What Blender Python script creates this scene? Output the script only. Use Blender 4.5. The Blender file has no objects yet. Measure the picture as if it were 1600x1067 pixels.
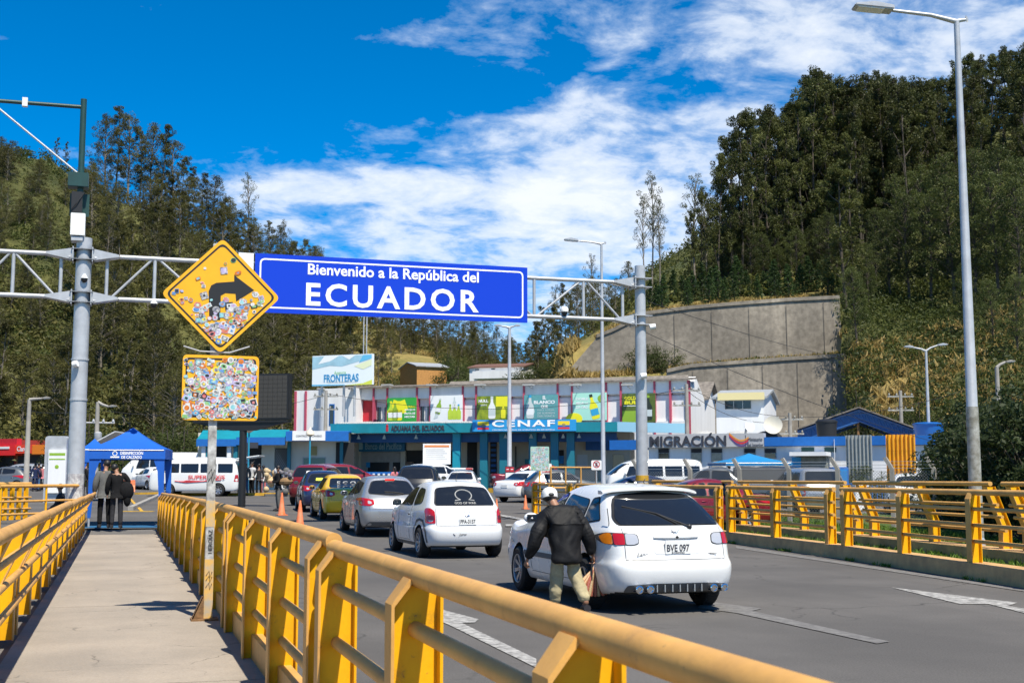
import bpy, bmesh, math, random
import numpy as np
from mathutils import Vector, Matrix, Euler
from mathutils.bvhtree import BVHTree
from mathutils.geometry import delaunay_2d_cdt
random.seed(7)
R = math.radians
scene = bpy.context.scene
COL = scene.collection
# ------------------------------------------------------------ camera
F, W0, H0, HOR, VPX, EYE = 1950.0, 1600.0, 1067.0, 747.0, 189.0, 1.5
PITCH = math.atan((HOR - H0/2)/F)
PSI = math.atan((W0/2 - VPX)*math.cos(PITCH)/F)
SP, CP = math.sin(PSI), math.cos(PSI)
cam_d = bpy.data.cameras.new("camera")
cam = bpy.data.objects.new("camera", cam_d); COL.objects.link(cam)
cam_d.sensor_width = 36; cam_d.lens = 36*F/W0; cam_d.clip_start = .05; cam_d.clip_end = 6000
cam.location = (0, 0, EYE); cam.rotation_euler = (R(90)+PITCH, 0, -PSI)
cam_d.dof.use_dof = True; cam_d.dof.focus_distance = 15; cam_d.dof.aperture_fstop = 8.0
scene.camera = cam
# ------------------------------------------------------------ light
SUN_EL = R(60); SUN_AZ = math.atan2(.20, -.98)      # measured from +Y towards +X
sd = Vector((math.sin(SUN_AZ)*math.cos(SUN_EL), math.cos(SUN_AZ)*math.cos(SUN_EL), math.sin(SUN_EL)))
sun_d = bpy.data.lights.new("sun", 'SUN'); sun_d.energy = 5.0; sun_d.angle = R(.5); sun_d.color = (1, .93, .79)
sun = bpy.data.objects.new("sun", sun_d); COL.objects.link(sun)
sun.rotation_euler = sd.to_track_quat('Z', 'Y').to_euler()
vs = scene.view_settings
scene.display_settings.display_device = 'sRGB'
vs.view_transform = 'Standard'; vs.look = 'None'; vs.gamma = 1; vs.exposure = 0.58; vs.use_curve_mapping = False
scene.cycles.max_bounces = 6; scene.cycles.diffuse_bounces = 3; scene.cycles.transparent_max_bounces = 12
scene.cycles.use_denoising = True

def nn(nt, typ, **kw):
    n = nt.nodes.new(typ)
    for k, v in kw.items():
        if k in n.inputs and not hasattr(n, k): n.inputs[k].default_value = v
        else:
            try: setattr(n, k, v)
            except Exception: n.inputs[k].default_value = v
    return n
def math_n(nt, op, a, b=None, clamp=False):
    n = nt.nodes.new('ShaderNodeMath'); n.operation = op; n.use_clamp = clamp
    for i, v in enumerate((a, b)):
        if v is None: continue
        if isinstance(v, (int, float)): n.inputs[i].default_value = v
        else: nt.links.new(v, n.inputs[i])
    return n.outputs[0]
def ramp(nt, fac, stops, interp='LINEAR'):
    n = nt.nodes.new('ShaderNodeValToRGB'); n.color_ramp.interpolation = interp
    e = n.color_ramp.elements
    while len(e) < len(stops): e.new(.5)
    for s, (p, c) in zip(e, stops):
        s.position = p; s.color = (*c, 1) if len(c) == 3 else c
    nt.links.new(fac, n.inputs[0]); return n.outputs[0]
def mixc(nt, fac, a, b, mode='MIX'):
    n = nt.nodes.new('ShaderNodeMix'); n.data_type = 'RGBA'; n.blend_type = mode
    for k, v in ((0, fac), (6, a), (7, b)):
        if isinstance(v, (int, float)): n.inputs[k].default_value = v
        elif isinstance(v, tuple): n.inputs[k].default_value = (*v, 1) if len(v) == 3 else v
        else: nt.links.new(v, n.inputs[k])
    return n.outputs[2]

def cam_dir(px, py):                                # world direction through a place in the picture
    u, v = (px-W0/2)/F, (H0/2-py)/F
    fw = math.cos(PITCH)-v*math.sin(PITCH); up = math.sin(PITCH)+v*math.cos(PITCH)
    return Vector((u*CP+fw*SP, -u*SP+fw*CP, up)), fw

# ------------------------------------------------------------ sky
world = bpy.data.worlds.new("World"); scene.world = world; world.use_nodes = True
nt = world.node_tree; nt.nodes.clear()
out = nn(nt, 'ShaderNodeOutputWorld'); bg = nn(nt, 'ShaderNodeBackground'); bg.inputs['Strength'].default_value = .075
sky = nn(nt, 'ShaderNodeTexSky'); sky.sky_type = 'NISHITA'; sky.sun_disc = False
sky.sun_elevation = SUN_EL; sky.sun_rotation = SUN_AZ; sky.altitude = 2800; sky.air_density = 1.0; sky.dust_density = .2; sky.ozone_density = 3.0
tc = nn(nt, 'ShaderNodeTexCoord'); vec = tc.outputs['Generated']
hsv = nn(nt, 'ShaderNodeHueSaturation'); hsv.inputs['Saturation'].default_value = 1.5; hsv.inputs['Value'].default_value = 1.55; hsv.inputs['Hue'].default_value = .4985
nt.links.new(sky.outputs[0], hsv.inputs['Color'])
sep = nn(nt, 'ShaderNodeSeparateXYZ'); nt.links.new(vec, sep.inputs[0])
zc = math_n(nt, 'MAXIMUM', sep.outputs[2], .03)
zc = math_n(nt, 'ADD', zc, .22)
cx = math_n(nt, 'DIVIDE', sep.outputs[0], zc); cy = math_n(nt, 'DIVIDE', sep.outputs[1], zc)
cmb = nn(nt, 'ShaderNodeCombineXYZ'); nt.links.new(cx, cmb.inputs[0]); nt.links.new(cy, cmb.inputs[1])
mp = nn(nt, 'ShaderNodeMapping'); mp.inputs['Rotation'].default_value = (0, 0, R(12)); mp.inputs['Scale'].default_value = (1.15, 1.25, 1); mp.inputs['Location'].default_value = (5.3, 2.2, 0)
nt.links.new(cmb.outputs[0], mp.inputs[0])
n1 = nn(nt, 'ShaderNodeTexNoise'); n1.inputs['Scale'].default_value = 6.2; n1.inputs['Detail'].default_value = 9; n1.inputs['Roughness'].default_value = .62; n1.inputs['Distortion'].default_value = .25
n2 = nn(nt, 'ShaderNodeTexNoise'); n2.inputs['Scale'].default_value = 2.0; n2.inputs['Detail'].default_value = 3
n3 = nn(nt, 'ShaderNodeTexNoise'); n3.inputs['Scale'].default_value = 30; n3.inputs['Detail'].default_value = 4
for n in (n1, n2, n3): nt.links.new(mp.outputs[0], n.inputs['Vector'])
# where the banks of cloud lie: lobes fixed in the sky (direction, tightness, weight)
bias = None
nrm = nn(nt, 'ShaderNodeVectorMath', operation='NORMALIZE'); nt.links.new(vec, nrm.inputs[0])
def lobe(px, py, sx, sy, w):
    global bias
    d = cam_dir(px, py)[0].normalized()
    rt = Vector((CP, -SP, 0)); up = rt.cross(d).normalized()
    def dot(v):
        n = nn(nt, 'ShaderNodeVectorMath', operation='DOT_PRODUCT'); nt.links.new(nrm.outputs[0], n.inputs[0]); n.inputs[1].default_value = v; return n.outputs['Value']
    a = math_n(nt, 'MULTIPLY', math_n(nt, 'SUBTRACT', dot(rt), d.dot(rt)), F/sx)
    b = math_n(nt, 'MULTIPLY', dot(up), F/sy)
    q = math_n(nt, 'ADD', math_n(nt, 'MULTIPLY', a, a), math_n(nt, 'MULTIPLY', b, b))
    e = math_n(nt, 'MULTIPLY', math_n(nt, 'POWER', 2.718, math_n(nt, 'MULTIPLY', q, -1.0)), w)
    bias = e if bias is None else math_n(nt, 'ADD', bias, e)
lobe(760, 290, 420, 65, .20); lobe(960, 185, 170, 45, .19); lobe(600, 62, 110, 22, .13); lobe(1130, 40, 420, 70, .13)
lobe(1480, 60, 300, 80, .09); lobe(800, 400, 400, 130, .17); lobe(1080, 250, 200, 60, .05); lobe(430, 300, 80, 30, .08)
lobe(1700, 150, 400, 200, .08); lobe(350, 60, 420, 150, -.16); lobe(1000, 800, 2500, 330, .06); lobe(700, 160, 120, 40, -.06)
den = math_n(nt, 'ADD', math_n(nt, 'MULTIPLY', n1.outputs[0], .72), math_n(nt, 'MULTIPLY', n2.outputs[0], .28))
den = math_n(nt, 'ADD', den, bias)
den = math_n(nt, 'ADD', den, math_n(nt, 'MULTIPLY', math_n(nt, 'SUBTRACT', n3.outputs[0], .5), .10))
cov = ramp(nt, den, [(.53, (0, 0, 0)), (.61, (.26, .26, .26)), (.70, (.70, .70, .70)), (.84, (.95, .95, .95))])
ccol = ramp(nt, den, [(.55, (6.2, 7.6, 9.6)), (.74, (8.4, 9.0, 9.8)), (.95, (9.0, 9.3, 9.8))])
colr = mixc(nt, cov, hsv.outputs[0], ccol)
nt.links.new(colr, bg.inputs['Color']); nt.links.new(bg.outputs[0], out.inputs[0])

# ------------------------------------------------------------ placing
def ground_z(x, y):
    if y <= 28: return 0.0
    if y <= 75: t = y-28; return .0145*t*min(1, t/6)
    return .0145*47 + .005*min(y-75, 60)
def P(px, py, D):                                   # point seen at (px,py), D metres ahead
    d, fw = cam_dir(px, py); s = D/fw
    return Vector((0, 0, EYE)) + d*s
def G(px, D, dz=0):                                 # point on the ground below picture column px, D metres ahead
    py = HOR
    for _ in range(4):
        p = P(px, py, D); z = ground_z(p.x, p.y)+dz
        py = HOR-(z-EYE)*F/D/(math.cos(PITCH)**2)*.99
    p.z = z; return p
class Frame:                                        # vertical plane through two ground points
    def __init__(s, pxa, Da, pxb, Db, z=None):
        a, b = P(pxa, HOR, Da), P(pxb, HOR, Db); a.z = b.z = 0
        s.o = a; s.u = (b-a).normalized(); s.L = (b-a).length; s.n = Vector((s.u.y, -s.u.x, 0))   # n towards the camera
        s.z = ground_z(*(a+b).xy/2) if z is None else z; s.o.z = s.z; s.rot = math.atan2(s.u.y, s.u.x)
    def uv(s, px, py, off=0):                       # local (x, z) of the place in the picture, on the plane pushed back by off
        d, _ = cam_dir(px, py); c = Vector((0, 0, EYE)); o = s.o-s.n*off
        t = (o-c).dot(s.n)/d.dot(s.n); p = c+d*t-s.o
        return p.dot(s.u), p.z
    def x(s, px, off=0): return s.uv(px, HOR-40, off)[0]
    def place(s, ob): ob.location = s.o; ob.rotation_euler = (0, 0, s.rot)
# local frame: +x along the facade, +y away from the camera, +z up

# ------------------------------------------------------------ materials
MATS = {}
def mat(name, col, rough=.6, metal=0, var=0, vscale=4, bump=0, bscale=40, spec=.5, coat=0, col2=None, emit=0, alpha=1, rnd=0, trans=0, streak=False, chip=None):
    if name in MATS: return MATS[name]
    m = bpy.data.materials.new(name); m.use_nodes = True; nt = m.node_tree; b = nt.nodes['Principled BSDF']
    b.inputs['Base Color'].default_value = (*col, 1); b.inputs['Roughness'].default_value = rough; b.inputs['Metallic'].default_value = metal
    b.inputs['Specular IOR Level'].default_value = spec; b.inputs['Coat Weight'].default_value = coat; b.inputs['Coat Roughness'].default_value = .04
    tc = nt.nodes.new('ShaderNodeTexCoord'); v = tc.outputs['Object']
    if streak:
        mpn = nt.nodes.new('ShaderNodeMapping'); mpn.inputs['Scale'].default_value = (1, 1, .18); nt.links.new(v, mpn.inputs[0]); v = mpn.outputs[0]
    c = None
    if var:
        n = nn(nt, 'ShaderNodeTexNoise'); n.inputs['Scale'].default_value = vscale; n.inputs['Detail'].default_value = 7; n.inputs['Roughness'].default_value = .65
        nt.links.new(v, n.inputs['Vector'])
        f = ramp(nt, n.outputs[0], [(.36, (0, 0, 0)), (.66, (1, 1, 1))])
        c2 = col2 or tuple(x*(1-var) for x in col)
        c = mixc(nt, f, c2, tuple(col)); nt.links.new(c, b.inputs['Base Color'])
        nt.links.new(math_n(nt, 'ADD', math_n(nt, 'MULTIPLY', n.outputs[0], -.12), rough+.06, True), b.inputs['Roughness'])
        if chip:
            for sc, lo, wt in ((24, .635, .85), (6, .59, .24), (70, .66, .7)):
                n = nn(nt, 'ShaderNodeTexNoise'); n.inputs['Scale'].default_value = sc; n.inputs['Detail'].default_value = 8; n.inputs['Roughness'].default_value = .75; nt.links.new(v, n.inputs['Vector'])
                c = mixc(nt, ramp(nt, n.outputs[0], [(lo, (0, 0, 0)), (lo+.04, (wt,)*3)]), c, chip)
            nt.links.new(c, b.inputs['Base Color'])
    if rnd:
        oi = nt.nodes.new('ShaderNodeObjectInfo')
        f = math_n(nt, 'ADD', math_n(nt, 'MULTIPLY', oi.outputs['Random'], rnd), 1-rnd/2)
        mu = nt.nodes.new('ShaderNodeVectorMath'); mu.operation = 'SCALE'
        if c is None: mu.inputs[0].default_value = col
        else: nt.links.new(c, mu.inputs[0])
        nt.links.new(f, mu.inputs['Scale']); nt.links.new(mu.outputs[0], b.inputs['Base Color'])
    if bump:
        n = nn(nt, 'ShaderNodeTexNoise'); n.inputs['Scale'].default_value = bscale; n.inputs['Detail'].default_value = 5
        nt.links.new(v, n.inputs['Vector'])
        bp = nt.nodes.new('ShaderNodeBump'); bp.inputs['Strength'].default_value = bump; bp.inputs['Distance'].default_value = .02
        nt.links.new(n.outputs[0], bp.inputs['Height']); nt.links.new(bp.outputs[0], b.inputs['Normal'])
    if emit: b.inputs['Emission Color'].default_value = (*col, 1); b.inputs['Emission Strength'].default_value = emit
    if alpha < 1: b.inputs['Alpha'].default_value = alpha
    if trans: b.inputs['Transmission Weight'].default_value = trans
    MATS[name] = m; return m
def leafmat(name, c1, c2, scale=.35, rnd=.5):
    if name in MATS: return MATS[name]
    m = bpy.data.materials.new(name); m.use_nodes = True; nt = m.node_tree; b = nt.nodes['Principled BSDF']
    tc = nt.nodes.new('ShaderNodeTexCoord'); n = nn(nt, 'ShaderNodeTexNoise'); n.inputs['Scale'].default_value = scale; n.inputs['Detail'].default_value = 6; n.inputs['Roughness'].default_value = .7
    nt.links.new(tc.outputs['Object'], n.inputs['Vector'])
    c = mixc(nt, ramp(nt, n.outputs[0], [(.36, (0, 0, 0)), (.64, (1, 1, 1))]), c1, c2)
    oi = nt.nodes.new('ShaderNodeObjectInfo'); f = math_n(nt, 'ADD', math_n(nt, 'MULTIPLY', oi.outputs['Random'], rnd), 1-rnd/2)
    mu = nt.nodes.new('ShaderNodeVectorMath'); mu.operation = 'SCALE'; nt.links.new(c, mu.inputs[0]); nt.links.new(f, mu.inputs['Scale'])
    nt.links.new(mu.outputs[0], b.inputs['Base Color']); b.inputs['Roughness'].default_value = .55; b.inputs['Specular IOR Level'].default_value = .25
    tr = nt.nodes.new('ShaderNodeBsdfTranslucent'); mu2 = nt.nodes.new('ShaderNodeVectorMath'); mu2.operation = 'SCALE'; mu2.inputs['Scale'].default_value = 1.4
    nt.links.new(mu.outputs[0], mu2.inputs[0]); nt.links.new(mu2.outputs[0], tr.inputs[0])
    ms = nt.nodes.new('ShaderNodeMixShader'); ms.inputs[0].default_value = .3; nt.links.new(b.outputs[0], ms.inputs[1]); nt.links.new(tr.outputs[0], ms.inputs[2])
    nt.links.new(ms.outputs[0], nt.nodes['Material Output'].inputs[0]); MATS[name] = m; return m
def srgb(r, g, b): return tuple(((x/255)/12.92 if x <= 10 else ((x/255+.055)/1.055)**2.4) for x in (r, g, b))

# ------------------------------------------------------------ meshes
def tag(o, label=None, cat=None, group=None, kind=None):
    if label: o['label'] = label
    if cat: o['category'] = cat
    if group: o['group'] = group
    if kind: o['kind'] = kind
    return o
def empty(name, loc=(0, 0, 0), rz=0, label=None, cat=None, group=None):
    o = bpy.data.objects.new(name, None); COL.objects.link(o); o.location = loc; o.rotation_euler = (0, 0, rz); o.empty_display_size = .2
    return tag(o, label, cat, group)
def copy_tree(o, parent=None):
    c = o.copy(); COL.objects.link(c)
    c.parent = parent
    if parent is not None: c.matrix_parent_inverse = o.matrix_parent_inverse
    for ch in list(o.children): copy_tree(ch, c)
    return c
class MB:
    def __init__(s): s.v = []; s.f = []; s.m = []; s.M = Matrix(); s.k = 0
    def add(s, vs, fs, k=None):
        b = len(s.v); s.v += [tuple(s.M @ Vector(v)) for v in vs]; s.f += [tuple(b+i for i in f) for f in fs]; s.m += [s.k if k is None else k]*len(fs); return s
    def box(s, x0, x1, y0, y1, z0, z1, k=None):
        return s.add([(x0,y0,z0),(x1,y0,z0),(x1,y1,z0),(x0,y1,z0),(x0,y0,z1),(x1,y0,z1),(x1,y1,z1),(x0,y1,z1)],
                     [(3,2,1,0),(4,5,6,7),(0,1,5,4),(1,2,6,5),(2,3,7,6),(3,0,4,7)], k)
    def prism(s, poly, axis, a, b, k=None):         # 2-D polygon swept along an axis from a to b
        n = len(poly)
        def p(q, t): return (t, q[0], q[1]) if axis == 'x' else ((q[0], t, q[1]) if axis == 'y' else (q[0], q[1], t))
        fs = [tuple(range(n)), tuple(range(2*n-1, n-1, -1))]+[(i, n+i, n+(i+1) % n, (i+1) % n) for i in range(n)]
        return s.add([p(q, a) for q in poly]+[p(q, b) for q in poly], fs, k)
    def tube(s, pts, r, n=8, k=None, cap=True):
        pts = [Vector(p) for p in pts]; rs = r if isinstance(r, (list, tuple)) else [r]*len(pts)
        vs = []; pt = None
        for i, p in enumerate(pts):
            t = (pts[min(i+1, len(pts)-1)]-pts[max(i-1, 0)]).normalized()
            if pt is None: a = t.orthogonal().normalized()
            else: a = (a-t*a.dot(t)).normalized()
            pt = t; b = t.cross(a)
            vs += [p+(a*math.cos(2*math.pi*j/n)+b*math.sin(2*math.pi*j/n))*rs[i] for j in range(n)]
        fs = [(i*n+j, i*n+(j+1) % n, (i+1)*n+(j+1) % n, (i+1)*n+j) for i in range(len(pts)-1) for j in range(n)]
        if cap: fs += [tuple(range(n-1, -1, -1)), tuple(range((len(pts)-1)*n, len(pts)*n))]
        return s.add(vs, fs, k)
    def lathe(s, prof, n=20, axis='z', c=(0, 0, 0), k=None, closed=False):   # prof: (radius, height)
        vs = []
        for r, h in prof:
            for j in range(n):
                a = 2*math.pi*j/n; q = (r*math.cos(a), r*math.sin(a), h)
                if axis == 'x': q = (q[2], q[0], q[1])
                if axis == 'y': q = (q[0], q[2], q[1])
                vs.append((q[0]+c[0], q[1]+c[1], q[2]+c[2]))
        m = len(prof); fs = []
        for i in range(m if closed else m-1):
            for j in range(n): fs.append((i*n+j, i*n+(j+1) % n, ((i+1) % m)*n+(j+1) % n, ((i+1) % m)*n+j))
        if not closed: fs += [tuple(range(n-1, -1, -1)), tuple(range((m-1)*n, m*n))]
        return s.add(vs, fs, k)
    def ball(s, c, r, n=10, m=7, k=None):
        rx, ry, rz = r if isinstance(r, (tuple, list)) else (r, r, r)
        vs = [(c[0], c[1], c[2]-rz)]
        for i in range(1, m):
            p = math.pi*i/m
            vs += [(c[0]+rx*math.sin(p)*math.cos(2*math.pi*j/n), c[1]+ry*math.sin(p)*math.sin(2*math.pi*j/n), c[2]-rz*math.cos(p)) for j in range(n)]
        vs.append((c[0], c[1], c[2]+rz)); L = len(vs)-1
        fs = [(0, 1+(j+1) % n, 1+j) for j in range(n)]+[(1+i*n+j, 1+i*n+(j+1) % n, 1+(i+1)*n+(j+1) % n, 1+(i+1)*n+j) for i in range(m-2) for j in range(n)]
        fs += [(L, 1+(m-2)*n+j, 1+(m-2)*n+(j+1) % n) for j in range(n)]
        return s.add(vs, fs, k)
    def build(s, name, mats, parent=None, smooth=None, bevel=0, label=None):
        me = bpy.data.meshes.new(name); me.from_pydata(s.v, [], s.f); me.update()
        if not isinstance(mats, (list, tuple)): mats = [mats]
        for m in mats: me.materials.append(m)
        me.polygons.foreach_set('material_index', s.m)
        o = bpy.data.objects.new(name, me); COL.objects.link(o); o.parent = parent
        bm = bmesh.new(); bm.from_mesh(me)
        if bevel:
            bmesh.ops.bevel(bm, geom=[e for e in bm.edges if e.is_manifold and e.calc_face_angle(0) > R(35)], offset=bevel, segments=2, affect='EDGES', clamp_overlap=True)
        bmesh.ops.recalc_face_normals(bm, faces=bm.faces); bm.to_mesh(me); bm.free()
        if smooth: shade(me, smooth)
        if label: o['label'] = label
        return o
def shade(me, ang=40):
    me.polygons.foreach_set('use_smooth', [True]*len(me.polygons))
    bm = bmesh.new(); bm.from_mesh(me)
    for e in bm.edges: e.smooth = not (e.is_manifold and e.calc_face_angle(0) > R(ang))
    bm.to_mesh(me); bm.free()
def fast_mesh(name, v, quads, mats, parent=None, mi=None, smooth=False):
    me = bpy.data.meshes.new(name); v = np.asarray(v, np.float32); q = np.asarray(quads, np.int32)
    me.vertices.add(len(v)); me.vertices.foreach_set('co', v.ravel()); k = q.shape[1]
    me.loops.add(q.size); me.loops.foreach_set('vertex_index', q.ravel())
    me.polygons.add(len(q)); me.polygons.foreach_set('loop_start', np.arange(0, q.size, k, dtype=np.int32))
    if not isinstance(mats, (list, tuple)): mats = [mats]
    for m in mats: me.materials.append(m)
    if mi is not None: me.polygons.foreach_set('material_index', np.asarray(mi, np.int32))
    me.update(calc_edges=True); me.validate()
    if smooth: me.polygons.foreach_set('use_smooth', [True]*len(me.polygons))
    o = bpy.data.objects.new(name, me); COL.objects.link(o); o.parent = parent; return o
def text_mb(mb, s, size, x, z, y=0, bold=0, align='CENTER', ext=.004, k=None, fit=None, M=None, shear=0, space=1.0):
    """letters standing in the local xz plane facing -y; (x, z) = middle of the line"""
    cu = bpy.data.curves.new('t', 'FONT'); cu.body = s; cu.size = size; cu.align_x = 'CENTER' if align == 'CENTER' else 'LEFT'; cu.align_y = 'CENTER'
    cu.offset = bold; cu.extrude = ext; cu.resolution_u = 3; cu.shear = shear; cu.space_character = space
    o = bpy.data.objects.new('t', cu); COL.objects.link(o)
    bpy.context.view_layer.update()
    dg = bpy.context.evaluated_depsgraph_get(); me = bpy.data.meshes.new_from_object(o.evaluated_get(dg))
    vs = [(v.co.x, v.co.y, v.co.z) for v in me.vertices]; fs = [tuple(p.vertices) for p in me.polygons]
    bpy.data.objects.remove(o); bpy.data.meshes.remove(me); bpy.data.curves.remove(cu)
    if not vs: return
    xs = [v[0] for v in vs]; ys = [v[1] for v in vs]; w = max(xs)-min(xs); h = max(ys)-min(ys); mx = (max(xs)+min(xs))/2; my = (max(ys)+min(ys))/2
    sx = sz = 1
    if fit: sx = fit[0]/w; sz = fit[1]/h if fit[1] else sx
    if align != 'CENTER': mx = min(xs)
    pts = [((v[0]-mx)*sx+x, y-v[2]-ext, (v[1]-my)*sz+z) for v in vs]
    if M is not None: pts = [tuple(M @ Vector(p)) for p in pts]
    mb.add(pts, fs, k)
def rpoly(pts, r=.03, n=4):                         # polygon with rounded corners
    out = []; N = len(pts)
    for i, p in enumerate(pts):
        p = Vector(p); a = Vector(pts[i-1])-p; b = Vector(pts[(i+1) % N])-p
        q = min(r, a.length*.45, b.length*.45); A = p+a.normalized()*q; B = p+b.normalized()*q
        for j in range(n+1):
            t = j/n; out.append(tuple(A*(1-t)**2+p*2*t*(1-t)+B*t*t))
    return out
# ============================================================ terrain, road, walkway
M_asphalt = None
def ground_material(name, base, dark, vs1=.35, vs2=60, rough=.9, bump=.25, crack=0, fine=.55):
    m = bpy.data.materials.new(name); m.use_nodes = True; nt = m.node_tree; b = nt.nodes['Principled BSDF']; b.inputs['Roughness'].default_value = rough; b.inputs['Specular IOR Level'].default_value = .3
    tc = nt.nodes.new('ShaderNodeTexCoord')
    def noise(s, d=6, r=.6, v=None):
        n = nn(nt, 'ShaderNodeTexNoise'); n.inputs['Scale'].default_value = s; n.inputs['Detail'].default_value = d; n.inputs['Roughness'].default_value = r
        nt.links.new(v or tc.outputs['Object'], n.inputs['Vector']); return n.outputs[0]
    mpn = nt.nodes.new('ShaderNodeMapping'); mpn.inputs['Scale'].default_value = (1, .12, 1); nt.links.new(tc.outputs['Object'], mpn.inputs[0])
    a = noise(vs1); f = noise(vs2, 3); s = noise(1.6, 5, .6, mpn.outputs[0])
    c = mixc(nt, ramp(nt, a, [(.35, (0, 0, 0)), (.65, (1, 1, 1))]), dark, base)
    c = mixc(nt, math_n(nt, 'MULTIPLY', ramp(nt, s, [(.45, (0, 0, 0)), (.7, (1, 1, 1))]), .45), c, dark)
    c = mixc(nt, fine, c, ramp(nt, f, [(.3, (.45, .45, .45)), (.7, (1.3, 1.3, 1.3))]), 'MULTIPLY')
    c = mixc(nt, ramp(nt, noise(9, 8, .75), [(.60, (0, 0, 0)), (.70, (.35, .35, .35))]), c, tuple(x*.5 for x in dark))
    if crack:
        vo = nt.nodes.new('ShaderNodeTexVoronoi'); vo.feature = 'DISTANCE_TO_EDGE'; vo.inputs['Scale'].default_value = crack
        ds = nt.nodes.new('ShaderNodeVectorMath'); ds.operation = 'ADD'; nz_ = nn(nt, 'ShaderNodeTexNoise'); nz_.inputs['Scale'].default_value = crack*4; nz_.inputs['Detail'].default_value = 6
        sc_ = nt.nodes.new('ShaderNodeVectorMath'); sc_.operation = 'SCALE'; sc_.inputs['Scale'].default_value = .35/crack*.9; nt.links.new(tc.outputs['Object'], nz_.inputs['Vector']); nt.links.new(nz_.outputs['Color'], sc_.inputs[0]); nt.links.new(tc.outputs['Object'], ds.inputs[0]); nt.links.new(sc_.outputs[0], ds.inputs[1]); nt.links.new(ds.outputs[0], vo.inputs['Vector'])
        ck = math_n(nt, 'MULTIPLY', ramp(nt, vo.outputs['Distance'], [(0, (1, 1, 1)), (.012, (0, 0, 0))]), ramp(nt, noise(crack*.8, 3), [(.50, (0, 0, 0)), (.60, (.75, .75, .75))]))
        c = mixc(nt, ck, c, tuple(x*.35 for x in dark))
    nt.links.new(c, b.inputs['Base Color'])
    bp = nt.nodes.new('ShaderNodeBump'); bp.inputs['Strength'].default_value = bump; bp.inputs['Distance'].default_value = .01
    nt.links.new(f, bp.inputs['Height']); nt.links.new(bp.outputs[0], b.inputs['Normal']); return m
M_road = ground_material('asphalt', (.125, .117, .110), (.088, .083, .079), crack=.45)
M_walk = ground_material('walkway_concrete', (.35, .30, .245), (.27, .235, .195), .8, 70, .9, .3, crack=.9, fine=.28)
M_yard = ground_material('yard_ground', (.16, .15, .14), (.11, .105, .10), .3, 30)
M_hillg = ground_material('hill_grass', (.125, .115, .035), (.055, .070, .020), .045, 1.2, 1.0, .2)
M_dry = ground_material('dry_grass', (.30, .22, .075), (.13, .13, .035), .08, 1.5, 1.0, .2)
M_lawn = ground_material('lawn', (.085, .13, .022), (.055, .085, .016), .5, 30, 1.0, .3)

# one terrain sheet: columns by bearing from the bridge, rows outward; (distance, picture height of the slope there)
PROF = [(-900, [(60, None), (85, 700), (125, 560), (175, 400), (235, 200), (300, 120)]),
 (-100, [(100, None), (125, 660), (155, 500), (185, 360), (215, 260), (240, 205)]),
 (0, [(105, None), (130, 665), (160, 520), (190, 390), (220, 290), (245, 222)]),
 (60, [(105, None), (130, 670), (160, 530), (190, 400), (220, 305), (250, 236)]),
 (110, [(105, None), (135, 670), (165, 540), (195, 425), (225, 335), (250, 275)]),
 (200, [(110, None), (140, 670), (170, 550), (200, 440), (230, 360), (255, 312)]),
 (300, [(115, None), (145, 670), (175, 565), (205, 470), (235, 400), (265, 362)]),
 (400, [(125, None), (150, 680), (180, 590), (210, 510), (240, 450), (275, 425)]),
 (560, [(135, None), (160, 690), (190, 620), (215, 570), (250, 520), (285, 500)]),
 (700, [(138, None), (150, 680), (172, 600), (205, 583), (250, 555), (290, 540)]),
 (800, [(138, None), (150, 680), (172, 600), (205, 596), (250, 588), (300, 580)]),
 (868, [(124, None), (132, 660), (140, 610), (160, 590), (220, 582), (300, 575)]),
 (882, [(120.8, None), (121.4, 592), (125.6, 590), (126.2, 560), (150, 545), (300, 560)]),
 (940, [(120.8, None), (121.4, 590), (125.6, 590), (126.2, 527), (145, 512), (260, 520)]),
 (1010, [(120.8, None), (121.4, 585), (125.6, 585), (126.2, 493), (145, 472), (240, 430)]),
 (1150, [(120.8, None), (121.4, 572), (125.6, 572), (126.2, 479), (145, 450), (235, 330)]),
 (1318, [(120.8, None), (121.4, 561), (125.6, 560), (126.2, 470), (145, 430), (230, 230)]),
 (1345, [(104, None), (108, 640), (116, 560), (126, 490), (145, 425), (230, 220)]),
 (1420, [(88, None), (97, 655), (110, 575), (128, 490), (152, 400), (230, 190)]),
 (1600, [(70, None), (80, 680), (97, 580), (118, 480), (150, 360), (225, 180)]),
 (2300, [(48, None), (60, 650), (80, 540), (105, 430), (145, 300), (215, 130)])]
def prof_at(px):
    for i in range(len(PROF)-1):
        a, b = PROF[i], PROF[i+1]
        if px <= b[0] or i == len(PROF)-2:
            t = max(0, min(1, (px-a[0])/(b[0]-a[0])))
            r = []
            for (d0, y0), (d1, y1) in zip(a[1], b[1]):
                d = d0+(d1-d0)*t
                r.append((d, None if y0 is None else EYE+((HOR-(y0+(y1-y0)*t))/F)*d*1.0))
            return r
def hz(px, D, rough=True):                          # terrain height below picture column px, D ahead
    pr = prof_at(px); p = P(px, HOR, D); g = ground_z(p.x, p.y)
    z = g
    if D > pr[0][0]:
        q = [(pr[0][0], g)]+pr[1:]
        for i in range(len(q)-1):
            if D <= q[i+1][0]:
                t = (D-q[i][0])/(q[i+1][0]-q[i][0]); z = q[i][1]+(q[i+1][1]-q[i][1])*t; break
        else: z = q[-1][1]-(D-q[-1][0])*.08
    return z
pxs = list(range(-1500, -900, 150))+list(range(-900, 860, 40))+[862, 868, 875, 882, 890, 900]+list(range(920, 1310, 30))+[1310, 1318, 1326, 1335, 1345, 1365]+list(range(1390, 2300, 40))+[2300, 2600, 3200]
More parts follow.
